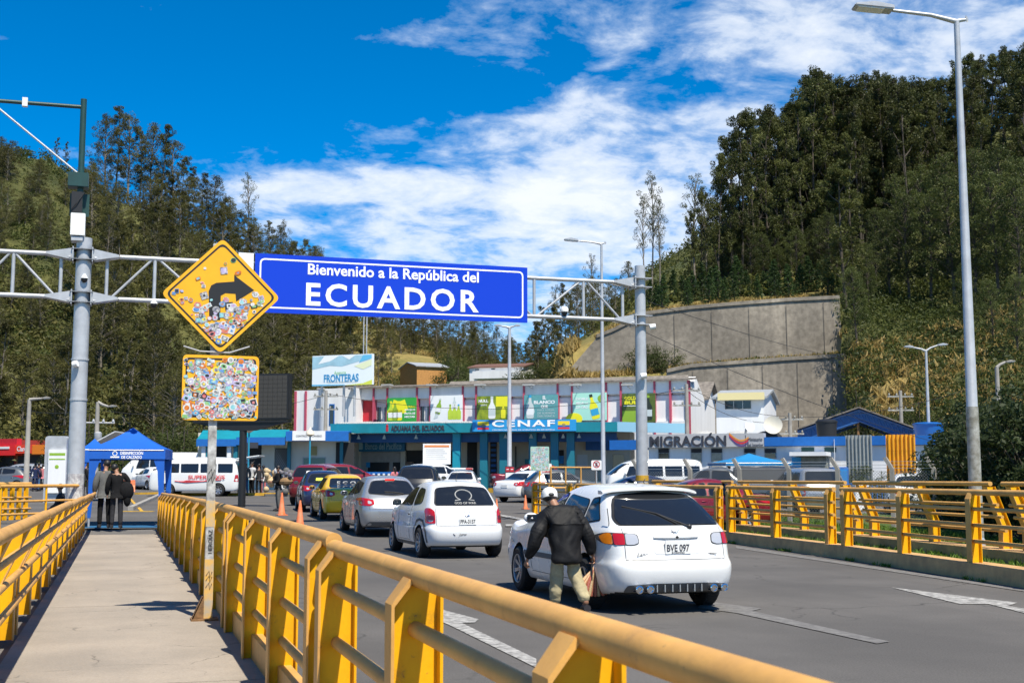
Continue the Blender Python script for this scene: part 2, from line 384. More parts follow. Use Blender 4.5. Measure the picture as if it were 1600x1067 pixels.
Ds = [.3, 1, 3, 6, 10, 20, 30, 36, 45, 55, 65]+[70+2.5*i for i in range(19)]+[119.5, 120.8, 121.4, 123, 125.6, 126.2]+[130+6*i for i in range(30)]+[330, 400, 600, 1000, 2500]
Ds = sorted(set(Ds)); vs, fs, mi = [], [], []
rng = random.Random(3)
for px in pxs:
    for D in Ds:
        pp = px
        z = hz(pp, D)
        p = P(px, HOR, D)
        f = prof_at(pp)[0][0]
        if D > f+8: z += (math.sin(p.x*.11+p.y*.07)+math.sin(p.x*.05-p.y*.13+2))*.5*min(1, (D-f-8)/30)
        vs.append((p.x, p.y, z-.03))
nD = len(Ds)
for i in range(len(pxs)-1):
    for j in range(nD-1):
        fs.append((i*nD+j, (i+1)*nD+j, (i+1)*nD+j+1, i*nD+j+1))
        px, D = (pxs[i]+pxs[i+1])/2, (Ds[j]+Ds[j+1])/2; f = prof_at(px)[0][0]
        m = 0 if D > f else 1
        if D > f and (555 < px < 690 and 150 < D): m = 2
        if px < 95 and D > 165: m = 4
        if 1345 < px < 1460 and 95 < D < 112: m = 2
        if D > f and 860 < px < 1320 and D < 150: m = 2
        if 600 < px < 790 and 138 < D < 195: m = 3
        mi.append(m)
terrain = fast_mesh('terrain', vs, fs, [M_hillg, M_yard, M_dry, M_lawn, ground_material('hill_meadow', (.095, .095, .026), (.040, .048, .014), .06, 1.2, 1.0, .2)], mi=mi, smooth=True); tag(terrain, kind='structure')

# road sheet following the slight rise beyond the bridge
def strip(name, xs_of_y, ys, mat_, dz, kind='structure', nx=8):
    v, f = [], []
    for y in ys:
        a, b = xs_of_y(y)
        for k in range(nx+1):
            x = a+(b-a)*k/nx; v.append((x, y, ground_z(x, y)+dz))
    for j in range(len(ys)-1):
        for k in range(nx): q = j*(nx+1)+k; f.append((q, q+1, q+nx+2, q+nx+1))
    o = fast_mesh(name, v, f, mat_, smooth=True)
    return tag(o, kind=kind)
FENCE_R = [(5, 9.9), (10, 11.1), (14.5, 12.0), (20.5, 13.0), (26.9, 13.75), (35, 14.15), (43.4, 14.3)]
def fr_x(y):
    pts = FENCE_R
    if y <= pts[0][0]: return pts[0][1]+(y-pts[0][0])*.24
    for (a, b), (c, d) in zip(pts, pts[1:]):
        if y <= c: return b+(d-b)*(y-a)/(c-a)
    return pts[-1][1]
strip('road', lambda y: (1.3, fr_x(y)-.1 if y < 44 else 17+min(26, (y-44)*3)), [-12+2*i for i in range(20)]+[28+1.5*i for i in range(50)], M_road, .0)
strip('plaza', lambda y: (-46, 1.3), [36.4+1.5*i for i in range(50)], M_road, .004)
M_mark = mat('road_paint', (.46, .45, .43), .85, var=.6, vscale=11, col2=(.12, .115, .11), bump=.2)
M_ypaint = mat('yellow_road_paint', (.62, .36, .03), .8, var=.35, vscale=6)
def decal(name, pts, m, dz=.008):
    bm = bmesh.new(); f = bm.faces.new([bm.verts.new((x, y, ground_z(x, y)+dz)) for x, y in pts])
    if f.calc_center_median() is not None and f.normal.z < 0: f.normal_flip()
    bm.normal_update()
    for f in bm.faces:
        if f.normal.z < 0: f.normal_flip()
    me = bpy.data.meshes.new(name); bm.to_mesh(me); bm.free(); me.materials.append(m)
    o = bpy.data.objects.new(name, me); COL.objects.link(o); return tag(o, kind='structure')
def gp(px, py, z=0):                                # picture place on the level road
    d, _ = cam_dir(px, py); t = (z-EYE)/d.z; p = Vector((0, 0, EYE))+d*t; return (p.x, p.y)
def gpg(px, py):
    z = 0
    for _ in range(6): q = gp(px, py, z); z = ground_z(*q)
    return q
decal('road_marking', [gp(x, y) for x, y in [(688, 952), (748, 968), (742, 973), (722, 974), (838, 1030), (838, 1044), (700, 976), (660, 960)]], M_mark)
decal('road_marking', [gp(x, y) for x, y in [(1393, 918), (1590, 942), (1575, 947), (1640, 958), (1600, 958), (1545, 944), (1500, 944)]], M_mark)
M_markw = mat('worn_road_paint', (.185, .178, .17), .85, var=.7, vscale=9, col2=(.105, .10, .097))
decal('road_marking', [gp(x, y) for x, y in [(1100, 939), (1190, 951), (1175, 955), (1390, 1003), (1370, 1006), (1150, 958), (1090, 950)]], M_markw)
decal('road_marking', [gp(x, y) for x, y in [(1150, 853), (1650, 928), (1650, 932), (1150, 856.5)]], M_markw)
for a, b, c, d in ((790, 820, 905, 820.8), (560, 792, 640, 794), (760, 800, 830, 813)):
    decal('road_marking', [gpg(a, b), gpg(c, d), gpg(c, d+3), gpg(a, b+3)], M_mark, .03)

# walkway slab along the bridge, its kerb beams
mb = MB()
for i_ in range(8): mb.box(-.86, 1.16, -8+5.81*i_ if i_ else -8.0, -8+5.81*(i_+1)-.025 if i_ < 7 else 36.4, -.5, .05)
mb.box(-.84, 1.14, -8, 36.3, -.5, .02); walk = mb.build('walkway', M_walk); tag(walk, kind='structure')
M_kerb = mat('kerb_tan_paint', (.62, .37, .15), .75, var=.5, vscale=2.5, bump=.3, bscale=20, col2=(.38, .23, .10))
mb = MB()
pts = [(y, fr_x(y)) for y in [-6, 0, 5, 10, 14.5, 20.5, 26.9, 35, 43.6]]
for (a, xa), (b, xb) in zip(pts, pts[1:]):
    mb.add([(xa-.12, a, -.1), (xb-.12, b, -.1), (xb+.3, b, -.1), (xa+.3, a, -.1), (xa-.08, a, .24), (xb-.08, b, .24), (xb+.3, b, .24), (xa+.3, a, .24)],
           [(3,2,1,0),(4,5,6,7),(0,1,5,4),(2,3,7,6)]+([(1,2,6,5)] if b > 43 else [])+([(3,0,4,7)] if a < -5 else []))
tag(mb.build('bridge_kerb', M_kerb), kind='structure')
# grass behind the road fence and the far kerbs
strip('grass_verge', lambda y: (fr_x(y)+.35, fr_x(y)+20), [-5+2*i for i in range(24)], M_lawn, .012)
M_conc = mat('pale_concrete', (.34, .32, .29), .85, var=.3, vscale=1.5, bump=.2)
def kerb_line(name, pts, h=.13, w=.18, m=None):
    mb = MB()
    for (a, b), (c, d) in zip(pts, pts[1:]):
        t = Vector((c-a, d-b, 0)).normalized(); n = Vector((-t.y, t.x, 0))*w/2; z0, z1 = ground_z(a, b), ground_z(c, d)
        A, B = Vector((a, b, z0)), Vector((c, d, z1)); up = Vector((0, 0, h)); dn = Vector((0, 0, -.05))
        mb.add([A-n+dn, B-n+dn, B+n+dn, A+n+dn, A-n+up, B-n+up, B+n+up, A+n+up], [(4,5,6,7),(0,1,5,4),(2,3,7,6),(1,2,6,5),(3,0,4,7)])
    return tag(mb.build(name, m or M_ypaint), kind='structure')
def gpt(px, D): p = G(px, D); return (p.x, p.y)
kerb_line('plaza_kerb', [gpt(250, 66.5), gpt(380, 67), gpt(470, 68)], .14, .3)
kerb_line('plaza_kerb', [gpt(752, 76), gpt(800, 75), gpt(835, 74)], .14, .25)
kerb_line('plaza_kerb', [gpt(752, 84), gpt(815, 83)], .14, .25)
kerb_line('plaza_kerb', [gpt(187, 46), gpt(240, 46)], .02, .35)
kerb_line('plaza_kerb', [gpt(213, 68), gpt(262, 70)], .1, .3)
kerb_line('ramp_kerb', [gpt(204, 47), gpt(262, 72)], .14, .2, M_conc)
kerb_line('plaza_kerb', [gpt(195, 70), gpt(222, 46)], .02, .12)

# ============================================================ yellow bridge railings
M_yel = mat('yellow_steel_paint', (.84, .43, .004), .5, spec=.22, var=.35, vscale=3.2, bump=.08, bscale=30, col2=(.74, .36, .008), chip=(.22, .11, .04))
M_dust = mat('dusty_rail_paint', (.68, .37, .10), .5, spec=.3, var=.4, vscale=2.6, bump=.08, bscale=30, col2=(.50, .27, .08), chip=(.24, .14, .07))
def post_mesh(mb, x0, x1, y, ztop, zb=.05, rx=None, w=.12, flip=False, lean=0):
    """I-section post: walkway flange at x0, outer flange at x1, web across; the near flange slopes in under the rail"""
    t = .012; s = 1 if x1 > x0 else -1; zs = ztop-.10; rx = rx if rx is not None else (x0+x1)/2+.01*s
    def col(z):                                      # x shift of the leaning outer type
        if not lean: return 0
        return lean*max(0, (z-.62)/(ztop-.62))
    if not lean:
        A = [(x0, zb), (x0, zs), (rx-.035*s, ztop-.015)]
        off = (0, t*s)
        mb.prism([(x0, zb), (x0, zs), (rx-.05*s, ztop-.005), (rx-.05*s+t*s, ztop-.02), (x0+t*s, zs-.008), (x0+t*s, zb)], 'y', y-w/2, y+w/2, 1)
        mb.box(min(x1, x1-t*s), max(x1, x1-t*s), y-w/2, y+w/2, zb, ztop-.05, 0)
        mb.prism([(x0+t*s, zb), (x0+t*s, zs-.01), (rx-.035*s, ztop-.03), (x1-t*s, ztop-.05), (x1-t*s, zb)], 'y', y-.006, y+.006, 0)
    else:
        zk = .62
        for sgn, xa in ((1, x0), (-1, x1)):
            q = [(xa, zb), (xa+t*s*sgn, zb), (xa+t*s*sgn, zk), (xa+t*s*sgn+lean, ztop-.05), (xa+lean, ztop-.05), (xa, zk)]
            mb.prism(q, 'y', y-w/2, y+w/2, 1 if sgn == 1 else 0)
        mb.prism([(x0+t*s, zb), (x1-t*s, zb), (x1-t*s, zk), (x1-t*s+lean, ztop-.06), (x0+t*s+lean, ztop-.06), (x0+t*s, zk)], 'y', y-.006, y+.006, 0)
def fence_section(ys, xf, ztop, label, side=1, group=None, zb=.05, x0=-.12, x1=.08, mids=(.93, .66, .40), lean=0, r=.045, beam=True, zt2=None, name='bridge_railing', rot=None):
    """ys: post positions; xf(y): rail axis; built in local frame at the first post"""
    o = empty(name, (xf(ys[0]), ys[0], 0), 0, label, 'railing', group); ox, oy = xf(ys[0]), ys[0]
    zt2 = ztop if zt2 is None else zt2
    n = len(ys); zt = lambda i: ztop+(zt2-ztop)*i/(n-1)
    for i, y in enumerate(ys):
        mb = MB(); X = xf(y)-ox; post_mesh(mb, X+x0*side, X+x1*side, y-oy, zt(i), zb, X, lean=lean)
        mb.build('post', [M_yel, M_dust], o)
    a, b = ys[0]-.195, ys[-1]+.195
    pts = [(xf(a)-ox, a-oy, zt(0))]+[(xf(y)-ox, y-oy, zt(i)) for i, y in enumerate(ys) if 0 < i < n-1]+[(xf(b)-ox, b-oy, zt(n-1))]
    mb = MB(); mb.tube(pts, r, 20); mb.build('handrail', M_dust, o, smooth=50)
    for m in mids:
        sh = (lean*max(0, (m-.62)/(ztop-.62))-lean) if lean else 0
        mb = MB(); mb.tube([(p[0]+sh+((-.015)*side), p[1], p[2]-ztop+m) for p in pts], .031, 12); mb.build('rail', M_dust, o, smooth=50)
    if beam:
        mb = MB(); sh = -lean if lean else 0
        for p, q in zip(pts, pts[1:]):
            mb.M = Matrix(); c = .045; xo = sh+(x0*side if lean else 0)
            mb.add([(p[0]-c+xo, p[1], zb), (q[0]-c+xo, q[1], zb), (q[0]+c+xo, q[1], zb), (p[0]+c+xo, p[1], zb), (p[0]-c+xo, p[1], zb+.19), (q[0]-c+xo, q[1], zb+.19), (q[0]+c+xo, q[1], zb+.19), (p[0]+c+xo, p[1], zb+.19)],
                   [(3,2,1,0),(4,5,6,7),(0,1,5,4),(1,2,6,5),(2,3,7,6),(3,0,4,7)])
        mb.build('bottom_beam', M_dust, o)
    return o
GRP = 'yellow steel railings of the bridge'
where = ['nearest section of the railing between walkway and road, running out of the picture', 'second section of the walkway railing on the road side', 'railing section just behind the sticker-covered signpost', 'railing section on the road side, halfway to the blue tent',
         'road-side railing section before the last one at the blue tent', 'road-side railing section that ends at the right leg of the blue tent']
for s_ in range(-1, 6):
    y0 = 1.12+5.81*s_
    ys = [y0+1.8*i for i in range(4)]
    if s_ >= 0:
        zt = [1.128, 1.165, 1.178, 1.165, 1.14, 1.10][s_]; z2 = [1.130, 1.178, 1.17, 1.145, 1.11, 1.07][s_]
        fence_section(ys, lambda y: 1.10, zt, where[s_], 1, GRP, zt2=z2)
wl = ['left walkway railing section nearest the camera', 'second section of the left walkway railing', 'third section of the left walkway railing', 'fourth section of the left walkway railing', 'fifth section of the left walkway railing', 'last left walkway railing section, ending at the left leg of the blue tent']
for s_ in range(0, 6):
    y0 = 1.12+5.81*s_; ys = [y0+1.8*i for i in range(4)]
    zt = [1.17, 1.16, 1.15, 1.13, 1.11, 1.09][s_]
    fence_section(ys, lambda y: -.66, zt, wl[s_], -1, GRP, x0=.17+.05, x1=.42, lean=.22)
# road-side railing on the far side of the road, and the leaning outer one behind it
ry = [-1.2, .6, 2.4, 4.2]
lab = ['far road railing section at the right edge of the picture', 'far road railing section left of the one at the picture edge', 'far road railing section right behind the tall lamp post', 'far road railing section to the right of the near white hatchback', 'far road railing section partly behind the near white hatchback', 'last far road railing section with its end post left of the street vendor']
secs = [[6.6, 8.75, 10.9, 13.05], [13.75, 16.1, 18.45, 20.8], [21.5, 24.2, 26.9], [27.6, 30.3, 33.0], [33.7, 36.2, 38.7], [39.4, 41.4, 43.3]]
for ys, l in zip(secs, lab):
    fence_section(ys, lambda y: fr_x(y)+.05, 1.29, l, 1, GRP, zb=.24, mids=(1.04, .80, .56), beam=False, r=.045, x0=-.10, x1=.09)
lab = ['outer leaning railing section beside the hedge at the right', 'outer leaning railing section behind the far road railing, by the tall lamp post', 'outer leaning railing section in front of the white parked car', 'outer leaning railing section in front of the parked pickup trucks', 'outer leaning railing section behind the near white hatchback']
osecs = [[9, 11, 13], [13.8, 16.2, 18.6], [19.4, 22, 24.6], [25.4, 28.2, 31], [31.8, 34.6, 37.4]]
for ys, l in zip(osecs, lab):
    fence_section(ys, lambda y: fr_x(y)+2.3, 1.40, l, 1, GRP, zb=.05, mids=(1.02, .8, .55), lean=-.32, r=.042, x0=.30, x1=.5, beam=False)
mb = MB()
for (a, xa), (b, xb) in zip(pts, pts[1:]):
    mb.add([(xa+2.3, a, .0), (xb+2.3, b, .0), (xb+2.9, b, .0), (xa+2.9, a, .0), (xa+2.3, a, .22), (xb+2.3, b, .22), (xb+2.9, b, .22), (xa+2.9, a, .22)], [(4,5,6,7),(0,1,5,4),(2,3,7,6)]+([(1,2,6,5)] if b > 43 else [])+([(3,0,4,7)] if a < -5 else []))
tag(mb.build('outer_kerb', M_kerb), kind='structure')
# yellow barriers left of the walkway, by the gantry pole
fr = Frame(-30, 38, 48, 40)
b = empty('barrier_railing', (0, 0, 0), 0, 'dense yellow vertical-bar barrier at the left picture edge below the grey kiosk board', 'railing'); fr.place(b)
L = fr.L; zt = fr.uv(20, 756)[1]
mb = MB(); mb.tube([(0, 0, zt), (L, 0, zt)], .06, 12); mb.build('handrail', M_dust, b, smooth=50)
for k in range(7):
    x = L*(k+.5)/7; mb = MB(); mb.box(x-.05, x+.05, -.03, .03, 0, zt-.05); mb.box(x-.09, x+.09, .03, .045, 0, zt-.05); mb.build('bar', M_yel, b)
for z in (.35, .7): mb = MB(); mb.tube([(0, -.045, z), (L, -.045, z)], .03, 8); mb.build('rail', M_dust, b, smooth=50)
fr = Frame(0, 31, 128, 34)
b = empty('barrier_railing', (0, 0, 0), 0, 'open tan tube barrier with two rails in front of the gantry pole', 'railing'); fr.place(b)
L = fr.L; zt = fr.uv(60, 759)[1]
for dz_ in (0, .38, .70): mb = MB(); mb.tube([(0, 0, zt-dz_), (L-(.0 if dz_ < .5 else L*.45), 0, zt-dz_)], .045 if dz_ == 0 else .03, 10); mb.build('rail', M_dust, b, smooth=50)
for x in (.05, L*.55, L-.05): mb = MB(); mb.tube([(x, 0, 0), (x, 0, zt)], .03, 8); mb.build('post', M_yel, b, smooth=50)
# ============================================================ gantry, signs, lamp posts
M_galv = mat('galvanised_paint', (.50, .51, .53), .42, metal=.25, var=.22, vscale=3, bump=.05)
M_white = mat('white_paint', (.78, .78, .77), .5, var=.08, vscale=2)
M_black = mat('black_plastic', (.012, .012, .013), .5)
M_dgreen = mat('dark_green_paint', (.015, .06, .055), .45, var=.3)
M_stain = mat('stained_grey_paint', (.42, .42, .40), .7, var=.45, vscale=5, col2=(.16, .15, .12), bump=.2)
M_blue = mat('sign_blue', (.003, .042, .54), .35, spec=.4)
M_refw = mat('reflective_white', (.88, .88, .88), .4)
M_signyel = mat('sign_yellow', (.88, .43, .008), .35, var=.12, vscale=3)
M_wire = mat('dark_wire', (.02, .02, .022), .6)
fg = Frame(118, 34, 1003, 39, 0)
zT, zB = fg.uv(190, 402)[1], fg.uv(190, 468)[1]; xR = fg.x(1003)
g = empty('overhead_gantry', label='grey tubular overhead gantry spanning the road between two round poles', cat='gantry'); fg.place(g)
def pole(mbx, x, y, z0, z1, r0, r1, n=20): mbx.lathe([(r0, z0), (r1, z1)], n, c=(x, y, 0))
mb = MB(); pole(mb, 0, 0, -.3, fg.uv(122, 372)[1], .225, .205); po = mb.build('pole', M_galv, g, smooth=40)
mb = MB()
for zz in (3.6, 4.7): mb.lathe([(.235, zz), (.235, zz+.05)], 20)
mb.build('strap', M_galv, po)
mb = MB(); pole(mb, 0, 0, 0, .06, .34, .34); mb.build('base_flange', M_galv, po)
mb = MB(); pole(mb, 0, 0, ground_z(-1, 36)+.35, 1.62, .2285, .2275); mb.build('poster_wrap', mat('torn_posters', (.62, .62, .60), .8, var=.7, vscale=7, col2=(.22, .20, .22)), po)
zr = fg.uv(1003, 416)[1]
mb = MB(); pole(mb, xR, 0, -.3, zr, .19, .165); po2 = mb.build('pole', M_galv, g, smooth=40)
for za in (1.18, 1.42): mb = MB(); pole(mb, xR, 0, za, za+.17, .20, .20); mb.build('yellow_band', M_ypaint, po2)
mb = MB(); pole(mb, 0, 0, .2, .62, .232, .232); mb.build('yellow_band', M_ypaint, po)
for px0, px1, s in ((84, 118, -1), (118, 157, 1), (975, 1003, -1)):
    x0 = fg.x(118) if px0 != 975 else xR
    for z in (zT, zB):
        mb = MB(); e = x0+s*(1.05 if x0 == 0 else .95)
        for dz in (.14, -.14): mb.box(x0-.30, x0+.30, -.27, .27, z+dz-.012, z+dz+.012)
        mb.box(min(x0+s*.24, x0+s*.27), max(x0+s*.24, x0+s*.27), -.26, .26, z-.2, z+.2)
        for yy in (-.2, .18): mb.prism([(x0+s*.27, z+.16), (x0+s*.27, z-.16), (e, z-.03), (e, z+.03)], 'y', yy, yy+.02)
        mb.tube([(e, 0, z), (x0+s*.3, -.17, z-.1)], .055, 10); mb.tube([(e, 0, z), (x0+s*.3, .17, z-.1)], .055, 10)
        mb.build('bracket', M_galv, g)
xe = xR-.9
for z in (zT, zB):
    mb = MB(); mb.tube([(.95, 0, z), (xe, 0, z)], .062, 14); mb.tube([(-.95, 0, z), (-6, 0, z)], .062, 14); mb.build('chord', M_galv, g, smooth=40)
vx = [fg.x(p) for p in (-60, 8, 84, 157, 233, 318, 400, 500, 600, 700, 770, 835, 913, 975)]
for x in vx: mb = MB(); mb.tube([(x, 0, zB), (x, 0, zT)], .048, 10); mb.build('upright', M_galv, g, smooth=40)
dg_ = [(8, 1, 77, 0), (163, 0, 230, 1), (238, 1, 318, 0), (318, 0, 398, 1), (405, 1, 500, 0), (500, 0, 600, 1), (600, 1, 700, 0), (700, 0, 768, 1), (772, 1, 832, 0), (838, 0, 910, 1), (917, 1, 972, 0), (-60, 0, 4, 1)]
for a, ta, b, tb_ in dg_: mb = MB(); mb.tube([(fg.x(a), 0, zT if ta else zB), (fg.x(b), 0, zT if tb_ else zB)], .036, 8); mb.build('diagonal', M_galv, g, smooth=40)
for px in (122, 233, 882):                          # little dome cameras
    x = fg.x(px); z = zB-.03 if px != 122 else zT-.62; y = -.25 if px == 122 else -.05
    c = empty('dome_camera', fg.o+fg.u*x+fg.n*(-y)+Vector((0, 0, z+ (.0 if px != 882 else .24))), fg.rot, {122: 'small dome camera on the front of the left gantry pole', 233: 'small dark dome camera hanging under the left gantry truss', 882: 'white camera standing on the lower truss tube right of the blue sign'}[px], 'camera')
    mb = MB(); mb.ball((0, 0, -.08), (.09, .09, .10)); mb.build('dome', M_black, c, smooth=60); mb = MB(); mb.lathe([(.03, -.02), (.09, -.02), (.10, -.06), (.03, .06)], 12) if px != 882 else mb.lathe([(.12, -.04), (.13, .04), (.08, .12)], 14); mb.build('housing', M_white, c, smooth=40)
for px, py, l in ((118, 571, 'small round grey camera on the left gantry pole, facing the walkway'), (998, 589, 'white bullet camera on the right gantry pole above the shop fronts'), (1012, 513, 'small white camera behind the top of the right gantry pole')):
    x, z = fg.uv(px, py); c = empty('pole_camera', fg.o+fg.u*x+fg.n*.28+Vector((0, 0, z)), fg.rot, l, 'camera')
    mb = MB(); mb.tube([(-.05, 0, 0), (.12 if px != 118 else .06, -.05, .03)], .09, 12); mb.build('housing', M_white, c, smooth=40); mb = MB(); mb.tube([(.05, .0, 0), (.05, .16, -.02)], .03, 8); mb.build('arm', M_galv, c)
# mast and boxes above the left pole
t = empty('signal_mast', fg.o+Vector((0, 0, 0)), fg.rot, 'dark green mast with a side arm and signal boxes above the left gantry pole', 'mast')
def U(px, py): return fg.uv(px, py)
(x0, z0), (x1, z1) = U(118, 340), U(124, 155)
mb = MB(); mb.tube([(x0+.1, 0, U(120, 372)[1]), (x0+.1, 0, z1)], .085, 12); mb.build('pole', M_dgreen, t, smooth=40)
mb = MB(); a = U(120, 167); b_ = U(-60, 155); mb.tube([(x0+.1, 0, a[1]), (b_[0], 0, a[1]-.03)], .055, 10); mb.build('arm', M_dgreen, t, smooth=40)
mb = MB(); mb.tube([(x0, 0, U(115, 270)[1]), (U(-60, 122)[0], 0, U(-60, 122)[1])], .028, 8); mb.build('brace', M_galv, t)
mb = MB(); q = U(39, 165); mb.box(q[0]-.07, q[0]+.07, -.07, .07, a[1]-.12, a[1]+.12); mb.build('clamp', M_white, t)
mb = MB(); q = U(106, 293); r_ = U(139, 273); mb.box(q[0], r_[0], -.22, .22, q[1], r_[1]); mb.build('control_box', M_dgreen, t, bevel=.015)
q = U(108, 336); r_ = U(140, 303); mb = MB(); mb.box(q[0], r_[0], .1, .13, q[1], r_[1]); mb.build('backplate', M_dgreen, t); mb = MB(); mb.box(q[0]+.05, q[0]+.34, -.2, .1, q[1]+.04, r_[1]); mb.tube([(q[0]+.4, -.2, r_[1]), (q[0]+.2, -.25, q[1]+.3), (q[0]+.05, -.22, q[1]+.1)], .015, 6); mb.build('signal_head', M_black, t, bevel=.01)
q = U(110, 370); r_ = U(134, 337); mb = MB(); mb.box(q[0], r_[0], -.3, .05, q[1], r_[1]); mb.build('meter_box', M_white, t, bevel=.01)
mb = MB(); q2 = U(120, 374); mb.box(q2[0]-.14, q2[0]+.16, -.26, .2, q[1]-.14, q[1]-.03); mb.build('mount', M_galv, t)
# the welcome sign
OFF = -.22
s = empty('welcome_sign', label='large blue road sign reading Bienvenido a la República del ECUADOR', cat='sign'); fg.place(s)
def V(px, py): return fg.uv(px, py, OFF)
xa, zt_ = V(399, 397); xb, zb_ = V(824, 417)[0], V(399, 489)[1]
zt_ = (zt_+V(824, 417)[1])/2; zb_ = (zb_+V(821, 503)[1])/2
mb = MB(); mb.box(xa, xb, OFF, OFF+.05, zb_, zt_); mb.build('panel', M_blue, s)
mb = MB(); i = .13; w = .045; A = rpoly([(xa+i, zb_+i), (xb-i, zb_+i), (xb-i, zt_-i), (xa+i, zt_-i)], .16, 5); B = rpoly([(xa+i+w, zb_+i+w), (xb-i-w, zb_+i+w), (xb-i-w, zt_-i-w), (xa+i+w, zt_-i-w)], .12, 5)
n = len(A); vs = [(p[0], OFF-.004, p[1]) for p in A+B]; mb.add(vs, [(k, (k+1) % n, n+(k+1) % n, n+k) for k in range(n)]); mb.build('border', M_refw, s)
mb = MB()
xl, zl = V(481, 426); xr, _ = V(748, 434); text_mb(mb, 'Bienvenido a la República del', .4, (xl+xr)/2, V(614, 428)[1]-.03, OFF-.002, bold=.008, fit=(xr-xl, .42), k=0)
mb.build('lettering', M_refw, s)
mb = MB(); xl, _ = V(478, 467); xr, _ = V(748, 467); zc_ = V(614, 467)[1]; hh = abs(V(614, 449)[1]-V(614, 486.5)[1])
text_mb(mb, 'ECUADOR', .9, (xl+xr)/2, zc_+.03, OFF-.002, bold=.022, fit=(xr-xl, hh*.95), space=1.25, k=0); mb.build('lettering', M_refw, s)
mb = MB()
for px in (430, 520, 620, 720, 800):
    x = V(px, 450)[0]; mb.box(x-.04, x+.04, OFF+.05, -.03, zb_+.1, zt_-.1)
mb.build('back_rails', M_galv, s)
s2 = empty('panel_board', label='plain off-white panel behind the diamond sign, at the left end of the blue sign', cat='board'); fg.place(s2)
mb = MB(); mb.box(V(372, 440)[0], xa-.04, OFF+.02, OFF+.08, V(390, 440)[1]-.55, zt_+.0); mb.box(V(380, 440)[0], V(380, 440)[0]+.05, OFF+.08, -.06, zt_-1, zt_-.1); mb.build('panel', M_white, s2)

# sticker-covered warning sign
sp = G(341, 13.15); sp.z = .05; sp.x = .90
ws = empty('warning_sign', sp, 0, 'yellow diamond arrow sign above a square plate, both covered in stickers, on a painted post', 'road sign')
class YF: pass
def S(px, py):                                       # place on the sign plane (facing the walkway's length)
    d, _ = cam_dir(px, py); t = (sp.y-.07)/d.y; p = Vector((0, 0, EYE))+d*t; return (p.x-sp.x, p.z-sp.z)
M_post = mat('scuffed_post', (.55, .55, .53), .6, var=.65, vscale=9, col2=(.20, .19, .18), bump=.15)
mb = MB(); zt_ = S(346, 380)[1]; mb.box(-.043, .043, -.04, .04, .0, zt_); pst = mb.build('post', M_post, ws, bevel=.006)
for za, zb_y in ((.02, .62), (.95, 1.22)): mb = MB(); mb.box(-.0455, .0455, -.0425, .0425, za, zb_y); mb.build('yellow_stripe', mat('worn_yellow', (.72, .40, .04), .6, var=.7, vscale=8, col2=(.40, .36, .30)), pst)
mb = MB(); text_mb(mb, 'HEROÍAZ', .058, 0, 1.18, 0, bold=0, k=0, ext=.0005, M=Matrix.Translation((0, -.044, .8)) @ Matrix.Rotation(R(-90), 4, 'Y') @ Matrix.Translation((0, 0, -1.18)))
for z in (1.5, 1.42, .45, .4, .33): mb.tube([(-.03, -.0445, z), (0, -.0445, z+.05), (.01, -.0445, z-.02), (.03, -.0445, z+.04)], .004, 5)
mb.build('graffiti', M_black, pst)
M_rust = mat('rusty_steel', (.32, .17, .07), .8, var=.6, vscale=8, bump=.3)
mb = MB(); mb.box(-.17, .10, -.12, .12, 0, .018)
for sx in (-1,): mb.prism([(-.045, .018), (-.16, .018), (-.06, .24), (-.045, .24)], 'y', -.07, -.055); mb.prism([(-.045, .018), (-.16, .018), (-.06, .24), (-.045, .24)], 'y', .055, .07)
mb.prism([(-.16, .018), (-.15, .018), (-.05, .24), (-.06, .24)], 'y', -.07, .07); mb.build('base_plate', M_rust, ws)
cz = S(346, 462); hd = .615
y0 = -.07
def dia(h): return rpoly([(cz[0], cz[1]-h), (cz[0]+h, cz[1]), (cz[0], cz[1]+h), (cz[0]-h, cz[1])], .06, 4)
mb = MB(); mb.prism(dia(hd), 'y', y0, y0+.012); d1 = mb.build('diamond_plate', M_signyel, ws)
mb = MB(); A, B = dia(hd-.045), dia(hd-.07); n = len(A); mb.add([(p[0], y0-.002, p[1]) for p in A+B], [(k, (k+1) % n, n+(k+1) % n, n+k) for k in range(n)]); mb.build('black_border', M_black, d1)
ar = [S(*p) for p in [(327, 500), (326, 455), (330, 446), (338, 442), (366, 440), (366, 430), (397, 453.5), (369, 471), (368, 459), (352, 458), (345, 462), (344, 500)]]
mb = MB(); mb.prism(ar, 'y', y0-.003, y0-.0005); mb.build('arrow', M_black, d1)
STK = [mat('sticker_white', (.70, .70, .69), .5, var=.3, vscale=40), mat('sticker_grey', (.45, .46, .47), .4, var=.7, vscale=30), mat('sticker_black', (.03, .03, .035), .4), mat('sticker_blue', (.03, .16, .45), .4, var=.5, vscale=30, col2=(.2, .35, .6)),
       mat('sticker_teal', (.10, .40, .45), .4, var=.6, vscale=30, col2=(.35, .6, .62)), mat('sticker_red', (.55, .05, .05), .4, var=.5, vscale=40, col2=(.6, .3, .28)), mat('sticker_green', (.12, .36, .10), .4, var=.6, vscale=30, col2=(.3, .5, .2)),
       mat('sticker_print', (.62, .60, .56), .5, var=.9, vscale=38, col2=(.05, .06, .12)), mat('sticker_yellow', (.75, .60, .05), .4), mat('sticker_orange', (.75, .22, .03), .4, var=.5, vscale=30), mat('sticker_lilac', (.32, .25, .5), .4, var=.6, vscale=30, col2=(.55, .5, .65))]
